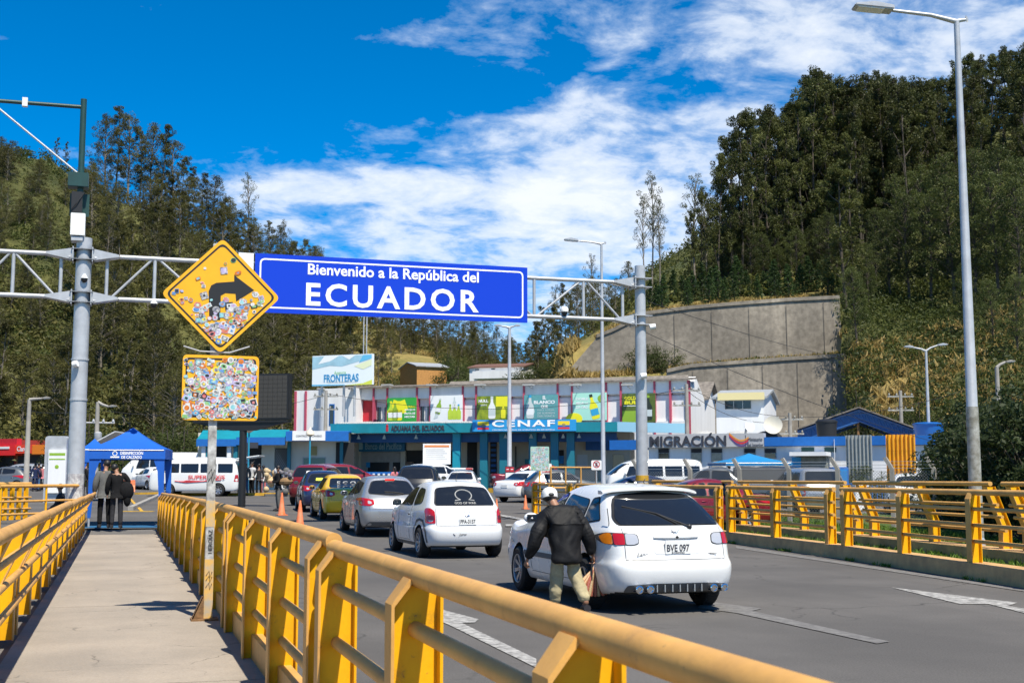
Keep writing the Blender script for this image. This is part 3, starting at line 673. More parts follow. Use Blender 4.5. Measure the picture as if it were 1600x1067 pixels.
def stickers(mb, inside, box_, n, rs, y, rng, white=.4):
    for i in range(n):
        x = rng.uniform(box_[0], box_[2]); z = rng.uniform(box_[1], box_[3])
        w = rng.uniform(*rs); h = w*rng.uniform(.5, 1.1); 
        if not inside(x, z, max(w, h)): continue
        k = 0 if rng.random() < white*.6 else (7 if rng.random() < white*.7 else rng.randrange(len(STK)))
        a = rng.uniform(-.5, .5); kind = rng.random(); off = y-.0004*i/max(1, n)*10-.0006
        pl = [(math.cos(t*math.pi/6), math.sin(t*math.pi/6)) for t in range(12)] if kind < .45 else ([(-1, -1), (1, -1), (1, 1), (-1, 1)] if kind < .85 else [(math.cos(t*math.pi/3), math.sin(t*math.pi/3)) for t in range(6)])
        c, s_ = math.cos(a), math.sin(a)
        def ring(sc, kk, o2):
            q = [(x+sc*(p[0]*w*c-p[1]*h*s_), o2, z+sc*(p[0]*w*s_+p[1]*h*c)) for p in pl]; mb.add(q, [tuple(range(len(q)))], kk)
        ring(1, k, off)
        if w > .018: ring(rng.uniform(.5, .8), rng.choice([0, 1, 2, 3, 4, 5, 6, 7, 7, 7, 9, 10]), off-.0006)
        if w > .03 and rng.random() < .7: ring(rng.uniform(.2, .4), rng.choice([0, 0, 2, 3, 5, 8]), off-.0012)
rng = random.Random(5)
_aq = [Vector(q) for q in ar]
def in_arrow(x, z):
    c = False
    for a, b in zip(_aq, _aq[1:]+_aq[:1]):
        if (a.y > z) != (b.y > z) and x < (b.x-a.x)*(z-a.y)/(b.y-a.y)+a.x: c = not c
    return c
def in_d(x, z, w): return (not in_arrow(x, z) or rng.random() < .28) and abs(x-cz[0])+abs(z-cz[1]) < hd-.06-w and ((z < cz[1]+.05-rng.random()*.30-max(0, cz[0]-.25-x)*.6) and abs(x-cz[0]) < .46 or rng.random() < .05)
mb = MB(); stickers(mb, in_d, (cz[0]-hd, cz[1]-hd, cz[0]+hd, cz[1]+hd*.8), 900, (.015, .042), y0-.003, rng, .45); mb.build('stickers', STK, d1)
q0, q1 = S(283, 656), S(405, 557)
mb = MB(); sq = rpoly([(q0[0], q0[1]), (q1[0], q0[1]), (q1[0], q1[1]), (q0[0], q1[1])], .05, 4); mb.prism(sq, 'y', y0, y0+.012); d2 = mb.build('square_plate', M_signyel, ws)
mb = MB(); 
A = rpoly([(q0[0]+.03, q0[1]+.03), (q1[0]-.03, q0[1]+.03), (q1[0]-.03, q1[1]-.03), (q0[0]+.03, q1[1]-.03)], .04, 4); B = rpoly([(q0[0]+.05, q0[1]+.05), (q1[0]-.05, q0[1]+.05), (q1[0]-.05, q1[1]-.05), (q0[0]+.05, q1[1]-.05)], .03, 4); n = len(A)
mb.add([(p[0], y0-.002, p[1]) for p in A+B], [(k, (k+1) % n, n+(k+1) % n, n+k) for k in range(n)]); mb.build('black_border', M_black, d2)
def in_s(x, z, w): return q0[0]+.012+w*.8 < x < q1[0]-.012-w*.8 and q0[1]+.01+w*.8 < z < q1[1]-.02-w*.8
mb = MB(); stickers(mb, in_s, (q0[0], q0[1], q1[0], q1[1]), 460, (.015, .045), y0-.003, rng, .42); mb.build('stickers', STK, d2)
mb = MB(); mb.tube([(-.32, y0+.03, S(312, 541)[1]), (-.15, y0+.02, S(330, 549)[1]), (.15, y0+.02, S(362, 551)[1]), (.36, y0+.03, S(388, 541)[1])], .008, 6); mb.build('strap', M_galv, ws)

# black electronic message board
fl = Frame(298, 51, 452, 50)
lb = empty('message_board', label='black electronic message board, switched off, on a black pole behind the square sticker sign', cat='display board'); fl.place(lb)
a, b_ = fl.uv(298, 657), fl.uv(452, 583)
mb = MB(); mb.box(a[0], b_[0], 0, .35, a[1], b_[1]); mb.build('housing', M_black, lb, bevel=.02)
M_led = mat('led_panel', (.055, .052, .047), .55, spec=.3)
mb = MB()
nx, nz = 20, 10
for i in range(nx):
    for j in range(nz):
        w, h = (b_[0]-a[0]-.16)/nx, (b_[1]-a[1]-.14)/nz; mb.box(a[0]+.08+i*w+.006, a[0]+.08+(i+1)*w-.006, -.012, 0.001, a[1]+.07+j*h+.006, a[1]+.07+(j+1)*h-.006)
mb.build('screen', M_led, lb)
mb = MB(); xm = fl.x(376); mb.box(a[0]+.1, b_[0]-.05, 0, .4, a[1]-.1, a[1]-.02)
mb.prism([(a[0]+.1, a[1]-.1), (b_[0]-.1, a[1]-.1), (xm+.5, a[1]-.42), (xm-.5, a[1]-.42)], 'y', .05, .35); mb.build('cradle', M_black, lb)
mb = MB(); mb.tube([(xm, .2, -.2), (xm, .2, a[1]-.1)], .15, 16); mb.build('pole', M_black, lb, smooth=40)

# ---- lamp posts
M_lamp = mat('lamp_glass', (.75, .76, .74), .25)
def lamp_post(px, D, pytop, r0, r1, arms, label, grp=None, name='street_lamp', m=None, dirty=False):
    o = empty(name, G(px, D), -PSI, label, 'street lamp', grp); m = m or M_galv
    h = P(px, pytop, D).z-o.location.z
    mb = MB(); mb.lathe([(r0*1.25, -.1), (r0*1.2, .3), (r0, .35), (r1, h)], 16); p = mb.build('pole', m, o, smooth=40)
    if dirty: mb = MB(); mb.lathe([(r0*1.02, .36), (r0*.94, 2.9)], 16); mb.build('stained_foot', M_stain, p, smooth=40)
    for (dx, dz, hl) in arms:
        s = 1 if dx > 0 else -1; mb = MB()
        mb.tube([(0, 0, h-.02), (dx*.4, 0, h+dz*.55), (dx, 0, h+dz)], [r1, r1*.75, r1*.6], 10); am = mb.build('arm', m, o, smooth=40)
        mb = MB(); mb.M = Matrix.Translation((dx, 0, h+dz)) @ Matrix.Rotation(R(6)*-s, 4, 'Y')
        mb.prism([(0, -.03), (s*hl, -.03), (s*hl, .02), (s*hl*.5, .10), (0, .06)], 'y', -hl*.22, hl*.22); hd_ = mb.build('lamp_head', m, o, bevel=.02)
        mb = MB(); mb.M = Matrix.Translation((dx, 0, h+dz)) @ Matrix.Rotation(R(6)*-s, 4, 'Y'); mb.box(min(s*hl*.25, s*hl*.9), max(s*hl*.25, s*hl*.9), -hl*.18, hl*.18, -.045, -.028); mb.build('glass', M_lamp, hd_)
    return o
lp = lamp_post(1528, 24.6, 33, .125, .055, [(-1.3, .22, .8), (.18, .02, .06)], 'tall grey street lamp at the right with a stained foot behind the railing', dirty=True)
lamp_post(943, 53, 381, .105, .05, [(-1.0, .12, .62), (.12, .02, .1)], 'slender grey street lamp between the blue sign and the right gantry pole')
lamp_post(796, 79, 512, .16, .09, [(-.5, .10, .5), (.3, .1, .4)], 'grey street lamp beside the sign with two flags, behind a small red notice')
lamp_post(1455, 74, 548, .12, .07, [(-.75, .2, .55), (.7, .32, .6)], 'twin-armed street lamp right of the orange container panels')
lamp_post(40, 74, 624, .17, .11, [(.75, .05, .5)], 'old concrete lamp pole left of the gantry pole, above the red shops', m=M_conc)
lamp_post(148, 80, 628, .17, .12, [(.7, -.3, .5)], 'concrete lamp pole with a transformer behind the blue tent', m=M_conc)
lamp_post(1566, 70, 574, .14, .11, [(.5, .3, .55)], 'concrete lamp pole half hidden by the slope at the right edge', m=M_conc)
o = empty('transformer', G(153, 80, 3.4), 0, 'grey pole-mounted transformer with insulators on the pole behind the tent', 'transformer'); mb = MB(); mb.lathe([(.2, -.35), (.24, -.3), (.24, .25), (.12, .34)], 14); mb.tube([(-1, 0, .9), (1, 0, .9)], .05, 6)
for x in (-.9, -.3, .3, .9): mb.lathe([(.05, .9), (.09, 1.0), (.03, 1.15)], 8, c=(x, 0, 0))
mb.build('tank', M_galv, o, smooth=40)
# low globe lamps in front of the customs wing
for px, D, py, l in ((387, 72, 676, 'small blue globe lamp in front of the customs wing, beside the message board pole'), (483, 76, 682, 'small blue globe lamp in front of the white customs wall'), ):
    o = empty('globe_lamp', G(px, D), 0, l, 'lamp post'); h = P(px, py, D).z-o.location.z; mb = MB(); mb.tube([(0, 0, 0), (0, 0, h)], .05, 8); mb.build('pole', mat('teal_paint', (.02, .25, .38), .45), o)
    mb = MB(); mb.lathe([(.08, h), (.26, h+.12), (.24, h+.3), (.05, h+.45), (.02, h+.6)], 14); mb.build('globe', mat('cream_globe', (.7, .62, .5), .4), o, smooth=50)
# utility poles by the buildings
def utility(px, D, py, label):
    o = empty('utility_pole', G(px, D), -PSI, label, 'utility pole'); h = P(px, py, D).z-o.location.z
    mb = MB(); mb.lathe([(.17, 0), (.11, h)], 10); mb.build('pole', M_conc, o, smooth=40)
    for k in (.4, 1.3):
        mb = MB(); mb.box(-.85, .85, -.05, .05, h-k-.05, h-k+.05)
        for x in (-.75, -.25, .3, .75): mb.lathe([(.04, h-k+.05), (.07, h-k+.12), (.03, h-k+.22)], 8, c=(x, 0, 0))
        mb.build('crossarm', M_stain, o)
    return o
utility(507, 86, 610, 'concrete utility pole with crossarms in front of the rounded white wall')
utility(1075, 76, 600, 'concrete utility pole with a tangle of cables at the right end of the customs building')
utility(1237, 78, 645, 'short utility pole above the blue roof band, beside the satellite dishes')
utility(1412, 82, 610, 'concrete pole with a white box on the slope behind the yellow panels')
def wire(name, pts, r, label, sag=.0, n=14):
    (p, q) = pts; p, q = Vector(p), Vector(q); l = []
    for i in range(n+1):
        t = i/n; c = p.lerp(q, t); c.z -= sag*4*t*(1-t); l.append(c-p)
    o = empty(name, p, 0, label, 'cable'); mb = MB(); mb.tube(l, r, 5, cap=False); mb.build('strand', M_wire, o); return o
wire('overhead_cable', [P(1010, 560-40, 45), P(1460, 690, 60)], .012, 'thin cable sagging in front of the retaining wall from the right gantry pole', .3)
wire('overhead_cable', [P(1010, 470, 45), P(1320, 560, 75)], .012, 'upper thin cable crossing the big retaining wall', .2)
wire('overhead_cable', [P(1075, 604, 76), P(1237, 650, 78)], .016, 'cable between the utility poles above the white gables', .5)
wire('overhead_cable', [P(1075, 612, 76), P(1237, 656, 78)], .016, 'lower cable between the utility poles above the white gables', .8)
wire('overhead_cable', [P(507, 618, 86), P(150, 640, 80)], .016, 'cable running left from the utility pole at the customs building', .8)
wire('overhead_cable', [P(507, 614, 86), P(1075, 606, 76)], .016, 'cable running along the front of the customs building', 1.2)
wire('overhead_cable', [P(40, 640, 74), P(148, 636, 80)], .016, 'cable between the two concrete lamp poles at the left', .3)
wire('overhead_cable', [P(1237, 652, 78), P(1566, 590, 70)], .016, 'cable over the blue truss roof to the right-hand pole', .6)
# ============================================================ buildings
M_wallw = mat('white_wall', (.80, .80, .80), .8, var=.14, vscale=1.2, bump=.05, streak=True)
M_cream = mat('cream_wall', (.66, .62, .52), .85, var=.15, vscale=1.0, streak=True)
M_greyw = mat('grey_wall', (.42, .42, .41), .85, var=.2)
M_redtrim = mat('red_trim', (.45, .07, .12), .6)
M_red = mat('red_panel', (.52, .015, .03), .6, var=.2)
M_teal = mat('teal_fascia', (.008, .235, .30), .45, var=.2, vscale=1.5)
M_blue2 = mat('blue_fascia', (.01, .13, .45), .5, var=.15)
M_cenaf = mat('sign_light_blue', (.02, .29, .62), .45)
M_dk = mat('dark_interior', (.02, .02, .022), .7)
M_glass = mat('window_glass', (.015, .02, .028), .08, spec=.8)
M_roof = mat('grey_tile_roof', (.24, .21, .18), .9, var=.5, vscale=3, bump=.4, bscale=8)
M_tealcol = mat('teal_column', (.01, .16, .22), .5)
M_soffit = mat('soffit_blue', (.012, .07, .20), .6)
M_lettd = mat('dark_lettering', (.04, .04, .05), .5)
def grp_box(fr, pts, y0, y1): a, b = fr.uv(*pts[0], off=y0), fr.uv(*pts[1], off=y0); return (min(a[0], b[0]), max(a[0], b[0]), y0, y1, min(a[1], b[1]), max(a[1], b[1]))
def fbox(fr, name, m, par, pxa, pya, pxb, pyb, y0, y1, bevel=0, zfloor=False):
    b = list(grp_box(fr, [(pxa, pya), (pxb, pyb)], y0, y1))
    if zfloor: b[4] = -.4
    mb = MB(); mb.box(*b); return mb.build(name, m, par, bevel=bevel)
# --- main two-storey customs building
fb = Frame(455, 104, 1078, 93)
cb = empty('customs_building', label='long white two-storey customs building with red trim and advertising panels', cat='building'); fb.place(cb)
zr0, zr1 = fb.uv(1078, 594)[1], fb.uv(1078, 613)[1]; zlow = fb.uv(1078, 657)[1]; L = fb.L
x495 = fb.x(496); x563 = fb.x(563)
ze_ = zr1-.35
mb = MB(); mb.box(x563, L, .45, 10, -.4, ze_); mb.box(x563, L, .45, 1.0, ze_, zr1); mb.box(x563, L, 0, .45, -.4, zlow); mb.box(x563, L, 0, 1.2, zr1, zr0); mb.build('wall', M_wallw, cb)
arc = [(x495+1.2-1.2*math.cos(a), .35-.35+1.2-1.2*math.sin(a)-.9) for a in [i*math.pi/16 for i in range(9)]]
mb = MB(); mb.prism([(x495, 10)]+arc+[(x563-.01, -.9), (x563-.01, 10)], 'z', -.4, zr0+.02); mb.build('rounded_wall', M_wallw, cb, smooth=30)
mb = MB(); mb.box(0, x495-.01, .3, 10, -.4, zr0); mb.build('wall', M_wallw, cb)
for px in (458, 474): mb = MB(); x = fb.x(px); mb.box(x-.09, x+.09, .2, .3, 2.5, zr0-.05); mb.build('trim_strip', M_redtrim, cb)
tr = [583, 604.5, 651, 672, 723, 744, 797, 819, 872, 894.5, 948, 971, 1024, 1048.5, 1077]
for px in tr: mb = MB(); x = fb.x(px); mb.box(x-.075, x+.075, -.09, .46, zlow+.0 if px < 1020 else zlow-1.6, zr0+.01); mb.build('trim_strip', M_redtrim, cb)
for a, b in ((563, 582), (1051, 1076)): fbox(fb, 'red_panel', M_red, cb, a, 626, b, 658, .40, .448)
mb = MB(); mb.add([(x563-2, -.35, zr0), (L+.3, -.35, zr0), (L+.3, 2, zr0+.25), (x563-2, 2, zr0+.25), (x563-2, -.35, zr0+.12), (L+.3, -.35, zr0+.12), (L+.3, 2, zr0+.37), (x563-2, 2, zr0+.37)], [(3,2,1,0),(4,5,6,7),(0,1,5,4),(1,2,6,5),(2,3,7,6),(3,0,4,7)])
mb.build('roof', M_roof, cb)
for a, b in ((583, 604.5), (651, 672), (723, 744), (797, 819), (872, 894.5), (948, 971), (1024, 1048.5)):
    xa_, xb_ = fb.x(a), fb.x(b); w = xb_-xa_
    for c in (.27, .80):
        mb = MB(); xc = xa_+w*c; z0, z1 = zr1-1.9, zr1-.55; mb.box(xc-.22, xc+.22, .36, .448, z0, z1); fr_ = mb.build('window', M_wallw, cb)
        mb = MB(); mb.box(xc-.17, xc+.17, .34, .36, z0+.05, z1-.05); mb.build('pane', M_glass, fr_)
a, b = fb.uv(497, 665, -.9), fb.uv(523, 631, -.9)
mb = MB(); mb.box(a[0]+1.0, b[0], -.93, -.9, a[1], b[1]); w = mb.build('window', M_blue2, cb); mb = MB(); mb.box(a[0]+1.08, b[0]-.08, -.95, -.93, a[1]+.1, b[1]-.1); mb.build('pane', M_glass, w)
for px in (512, 560): q = fb.uv(px, 610); mb = MB(); mb.box(q[0]-.2, q[0]+.2, -1.5, -.9, q[1], q[1]+.12); mb.build('floodlight', M_greyw, cb)
for px in (613, 683, 757, 832, 905, 985): q = fb.uv(px, 605); mb = MB(); mb.box(q[0]-.4, q[0]+.4, -1.3, -.7, q[1]+.05, q[1]+.17); mb.tube([(q[0], -.9, q[1]), (q[0], 0, q[1]-.1)], .03, 6); mb.build('floodlight', M_greyw, cb)
# posters, each a hoarding of its own
def pm(n, c, **k): return mat('print_'+n, c, .5, **k)
PW, PG, PY_, PDG, PTL, PMINT, POL = pm('white', (.80, .82, .82)), pm('green', (.03, .34, .05)), pm('yellow', (.80, .75, .02)), pm('dark_green', (.03, .09, .01), var=.7, vscale=1.3, col2=(.35, .42, .02)), pm('teal', (.12, .36, .38), var=.2), pm('mint', (.38, .72, .60)), pm('olive', (.10, .15, .02), var=.3)
PB = pm('blue', (.03, .35, .6)); PK = pm('black', (.02, .03, .02)); PGR = pm('pale_grey', (.55, .62, .62))
def bottle(mb, x, z, h, k, cap=None, lab=None, tilt=0):
    w = h*.17; q = rpoly([(-w, 0), (w, 0), (w, h*.55), (w*.35, h*.72), (w*.35, h*.95), (-w*.35, h*.95), (-w*.35, h*.72), (-w, h*.55)], w*.5, 3)
    M = mb.M.copy(); mb.M = M @ Matrix.Translation((x, 0, z)) @ Matrix.Rotation(tilt, 4, 'Y')
    mb.add([(p[0], -.012, p[1]) for p in q], [tuple(range(len(q)))], k)
    if lab is not None: mb.box(-w*.95, w*.95, -.018, -.013, h*.15, h*.42, lab)
    if cap is not None: mb.box(-w*.38, w*.38, -.018, -.013, h*.9, h*1.02, cap)
    mb.M = M
def hoarding(a, b, y0, y1, m, label, draw, mats):
    A, B = fb.uv(a, y1, -.1), fb.uv(b, y0, -.1); w, h = B[0]-A[0], B[1]-A[1]
    o = empty('advertising_panel', fb.o+fb.u*(A[0]+w/2)+fb.n*.12+Vector((0, 0, A[1])), fb.rot, label, 'billboard')
    mb = MB(); mb.box(-w/2, w/2, 0, .05, 0, h); mb.build('panel', m, o)
    mb = MB(); draw(mb, w, h); mb.build('print', mats, o); return o
def d1_(mb, w, h):
    for x in (-.32, .0): mb.M = Matrix.Translation((w*x+.2, 0, h*.55)) @ Matrix.Rotation(R(20 if x else -20), 4, 'Y'); mb.box(-w*.12, w*.12, -.01, 0, -h*.1, h*.35, 1)
    mb.M = Matrix(); mb.box(-w*.48, w*.15, -.012, 0, h*.35, h*.48, 1)
    for i, k in enumerate((3, 2, 1)): bottle(mb, w*(-.36+.14*i), .1, h*.8, k, 1, 0)
    for i in range(4): text_mb(mb, ['UN NUEVO', 'ANTOJO DE', 'FRUTA DE', 'NECTAR'][i], .3, w*.28, h*(.62-.14*i), -.006, bold=.012, k=[1, 0, 0, 0][i], fit=(w*.36, h*.09))
def d2_(mb, w, h):
    for i, k in enumerate((2, 3, 4)): bottle(mb, w*(.12+.13*i), h*.1, h*.55, 3, k, 3)
    bottle(mb, w*.25, h*.5, h*.42, 5, 5, 0); bottle(mb, -w*.28, h*.3, h*.6, 2, 5, 0, R(12))
    mb.add([(-w*.4, -.012, h*.12), (-w*.26, -.012, h*.18), (-w*.22, -.012, h*.42), (-w*.33, -.012, h*.38)], [(0, 1, 2, 3)], 5)
def d3_(mb, w, h):
    bottle(mb, -w*.04, h*.04, h*.93, 0, 5, 5); bottle(mb, w*.30, h*.06, h*.6, 1, 1, 1)
    mb.box(w*.08, w*.49, -.006, 0, h*.55, h*.97, 1)
    text_mb(mb, 'NULL', .4, -w*.30, h*.80, -.004, bold=.02, k=0, fit=(w*.3, h*.13)); text_mb(mb, '#SIN', .3, -w*.3, h*.62, -.004, k=0, fit=(w*.2, h*.08))
def d4_(mb, w, h):
    bottle(mb, -w*.32, h*.03, h*.95, 5, 4, 0); mb.ball((-w*.32, -.0, h*.32), (w*.13, .012, w*.13), 16, 9, 5)
    for i, (t, s) in enumerate((('EL', .1), ('BLANCO', .62), ('QUE', .2))): text_mb(mb, t, .5, w*.10, h*(.88-.19*i), -.004, bold=.02, k=0, fit=(w*s, h*.14))
    for i in range(3): text_mb(mb, ['NO DEJA', 'DE SORPREN', 'DER NUNCA'][i], .3, w*.15, h*(.36-.12*i), -.004, k=5, fit=(w*.5, h*.08))
def d5_(mb, w, h):
    bottle(mb, w*.20, h*.05, h*.9, 1, 6, 4, R(-14)); mb.ball((w*.34, 0, h*.78), (w*.11, .01, w*.11), 14, 7, 2)
    for i in range(3): text_mb(mb, ['DOBLE', 'MEDALLA', 'DE ORO'][i], .4, -w*.22, h*(.78-.15*i), -.004, bold=.01, k=0, fit=(w*.36, h*.09))
    mb.ball((-w*.46, 0, h*.06), (w*.25, .008, h*.22), 16, 9, 1)
def d6_(mb, w, h):
    bottle(mb, w*.28, h*.07, h*.86, 6, 2, 5)
    for i in range(2): text_mb(mb, ['GOLDEN', 'BULL'][i], .4, -w*.18, h*(.84-.15*i), -.004, bold=.02, k=1, fit=(w*.5, h*.12))
    mb.box(-w*.46, w*.1, -.004, 0, h*.56, h*.585, 0); mb.box(-w*.5, w*.05, -.003, 0, 0, h*.4, 2)
ML = [PW, PY_, pm('leaf', (.25, .42, .03)), pm('lime', (.5, .65, .05)), PB, PGR, PK]
hoarding(604.5, 651, 621, 659, PG, 'green advertising panel with yellow shapes and bottles, leftmost on the facade', d1_, ML)
hoarding(672.5, 723, 617, 660, PW, 'white advertising panel with small bottles and a tilted drink', d2_, ML)
hoarding(745, 797, 618, 656, PDG, 'dark green advertising panel with a white bottle, above the sign with two flags', d3_, ML)
hoarding(819, 872, 616, 655, PTL, 'grey-teal advertising panel reading EL BLANCO QUE', d4_, ML)
hoarding(895, 948, 613, 657, PMINT, 'pale mint advertising panel with a yellow bottle, left of the slender lamp', d5_, ML)
hoarding(972.5, 1024, 614, 660, POL, 'olive advertising panel with a dark bottle, behind the right gantry pole', d6_, ML)
# --- ground floor front and canopy
fc = Frame(515, 84, 965, 81)
cn = empty('entrance_canopy', label='teal canopy of the customs hall with ADUANA DEL ECUADOR on its fascia', cat='canopy'); fc.place(cn)
zt_, zb_ = (fc.uv(515, 662)[1]+fc.uv(965, 659)[1])/2, (fc.uv(515, 677)[1]+fc.uv(965, 674)[1])/2
mb = MB(); mb.box(0, fc.L, 0, .2, zb_, zt_); mb.build('fascia', M_teal, cn)
mb = MB(); mb.prism([(fc.L+.01, 0), (fc.L+4.5, 3.4), (fc.L+4.4, 3.6), (fc.L+.01, .25)], 'z', zb_, zt_); mb.build('fascia', mat('pale_blue_fascia', (.22, .42, .55), .5), cn)
mb = MB(); mb.box(0.1, fc.L, .2, 10.5, zt_-.2, zt_-.05); mb.prism([(fc.L, .26), (fc.L+4.4, 3.6), (fc.L+4.4, 10), (fc.L, 10)], 'z', zt_-.2, zt_-.05); mb.build('roof_deck', M_greyw, cn)
mb = MB()
x = .2
while x < fc.L: mb.lathe([(.3, -.25), (.3, .25)], 10, axis='y', c=(x, .6, zt_+.02)); x += .75
mb.build('roof_vents', M_greyw, cn) if False else None
mb = MB(); n = 60
for i in range(n): 
    xa_ = .5+(fc.uv(735, 660)[0]-.5)*i/n; mb.ball((xa_, .5, zt_+.0), (.28, .4, .14), 8, 5)
mb.build('tile_edge', M_greyw, cn)
zs = fc.uv(700, 690)[1]
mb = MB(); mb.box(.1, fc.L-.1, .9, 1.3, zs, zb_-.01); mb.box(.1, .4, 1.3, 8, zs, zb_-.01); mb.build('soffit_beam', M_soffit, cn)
for px in (533, 714, 756.5, 787, 833, 867, 892): x = fc.x(px, .8); mb = MB(); mb.box(x-.26, x+.26, .55, .95, -.3, zb_+.0); mb.build('column', mat('teal_bright', (.01, .28, .38), .5) if px < 720 else M_tealcol, cn, bevel=.02)
for px in (560, 600, 650, 790, 830, 850, 880, 905): x = fc.x(px, .5); mb = MB(); mb.lathe([(.04, zb_-.25), (.14, zb_-.38), (.02, zb_-.1)], 8, c=(x, .5, 0)); mb.build('downlight', M_cream, cn)
mb = MB(); a, b = fc.uv(611, 670), fc.uv(695, 670); text_mb(mb, 'ADUANA DEL ECUADOR', .5, (a[0]+b[0])/2, (zt_+zb_)/2, -.01, bold=.012, ext=.02, fit=(b[0]-a[0], .36)); mb.build('lettering', M_lettd, cn)
mb = MB(); x = fc.x(604.5); mb.box(x-.08, x+.08, -.02, 0, zb_+.1, zb_+.42); mb.ball((x, -.01, zb_+.5), (.08, .02, .08)); mb.build('emblem', M_red, cn)
# CENAF sign
cs = empty('canopy_sign', label='light blue sign with two flags and big white letters on the canopy edge', cat='sign'); fc.place(cs)
A, B = fc.uv(738, 674.5, -.25), fc.uv(900, 655, -.25)
mb = MB(); mb.box(A[0], B[0], -.3, -.02, A[1], B[1]); mb.build('panel', M_cenaf, cs, bevel=.02)
mb = MB(); a, b = fc.uv(769, 663, -.3), fc.uv(867, 663, -.3); text_mb(mb, 'CENAF', .8, (a[0]+b[0])/2, a[1]+.05, -.302, bold=.02, ext=.01, fit=(b[0]-a[0], .44), space=1.2); text_mb(mb, 'CENTRO NACIONAL DE ATENCIÓN EN FRONTERA', .2, (a[0]+b[0])/2, A[1]+.12, -.302, ext=.003, fit=(b[0]-a[0], .11)); mb.build('lettering', M_refw, cs)
for px in (746, 872):
    x = fc.x(px, -.3); h = B[1]-A[1]; mb = MB(); z = A[1]+.14
    mb.box(x, x+.76, -.306, -.301, z+h*.34, z+h*.68, 0); mb.box(x, x+.76, -.306, -.301, z+h*.17, z+h*.339, 1); mb.box(x, x+.76, -.306, -.301, z, z+h*.169, 2); mb.ball((x+.38, -.306, z+h*.36), (.12, .008, .1), 10, 6, 3)
    mb.build('flag', [mat('flag_yellow', (.80, .62, .02), .5), M_blue2, mat('flag_red', (.65, .03, .04), .5), mat('emblem_brown', (.3, .25, .1), .5)], cs)
# ground floor front behind the columns
ff = Frame(515, 90, 985, 86)
gf = empty('customs_hall', label='cream ground floor hall with doors and bank front behind the canopy columns', cat='building'); ff.place(gf)
mb = MB(); mb.box(0, ff.L, 0, 3.5, -.4, fc.uv(700, 676)[1]+.2); mb.build('wall', M_cream, gf)
def fp(name, m, a, ya, b, yb, d=.05, par=None): return fbox(ff, name, m, par or gf, a, ya, b, yb, -d, 0)
fp('bank_fascia', mat('bank_blue', (.01, .19, .42), .5), 555, 688, 632, 705, .35)
mb = MB(); a, b = ff.uv(571, 697, -.36), ff.uv(627, 697, -.36); text_mb(mb, 'Banco del Pacífico', .5, (a[0]+b[0])/2, a[1], -.352, bold=.004, fit=(b[0]-a[0], .46)); 
q = rpoly([(a[0]-.72, a[1]-.24), (a[0]-.2, a[1]-.24), (a[0]-.2, a[1]+.26), (a[0]-.72, a[1]+.26)], .1); mb.add([(p[0], -.356, p[1]) for p in q], [tuple(range(len(q)))]); mb.build('bank_lettering', mat('pale_blue_letters', (.35, .62, .75), .5), gf)
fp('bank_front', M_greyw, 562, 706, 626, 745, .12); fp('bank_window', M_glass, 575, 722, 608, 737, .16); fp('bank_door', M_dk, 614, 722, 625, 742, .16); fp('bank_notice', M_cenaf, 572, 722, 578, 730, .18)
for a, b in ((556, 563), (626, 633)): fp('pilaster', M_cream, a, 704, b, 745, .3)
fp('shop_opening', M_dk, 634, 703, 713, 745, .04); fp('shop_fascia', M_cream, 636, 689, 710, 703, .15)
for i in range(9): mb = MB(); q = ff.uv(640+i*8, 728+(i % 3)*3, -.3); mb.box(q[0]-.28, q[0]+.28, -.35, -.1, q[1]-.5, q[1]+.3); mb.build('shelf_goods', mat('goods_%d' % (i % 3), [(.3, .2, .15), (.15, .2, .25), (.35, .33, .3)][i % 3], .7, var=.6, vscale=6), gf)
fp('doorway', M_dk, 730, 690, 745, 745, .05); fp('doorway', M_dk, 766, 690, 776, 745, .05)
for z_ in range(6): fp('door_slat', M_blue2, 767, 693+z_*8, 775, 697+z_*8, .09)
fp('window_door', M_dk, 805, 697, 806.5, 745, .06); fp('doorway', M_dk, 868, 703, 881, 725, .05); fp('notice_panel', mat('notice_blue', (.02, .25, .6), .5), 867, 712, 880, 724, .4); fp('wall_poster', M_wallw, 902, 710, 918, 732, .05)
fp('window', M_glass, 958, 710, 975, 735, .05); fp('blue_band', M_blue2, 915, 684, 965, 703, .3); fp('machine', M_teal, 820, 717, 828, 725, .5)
# blue barrier in front
bf = empty('blue_fence', label='low blue and white picket fence in front of the bank', cat='fence'); fz = Frame(533, 78, 690, 77); fz.place(bf)
zt_ = fz.uv(600, 737)[1]
mb = MB(); mb.box(0, fz.L, 0, .05, zt_-.15, zt_); mb.box(0, fz.L, 0, .05, .1, .22); mb.build('rail', M_blue2, bf)
for i in range(0, int(fz.L/.32)): mb = MB(); mb.box(.1+i*.32, .24+i*.32, -.02, 0, .1, zt_-.1); mb.build('picket', M_wallw, bf)
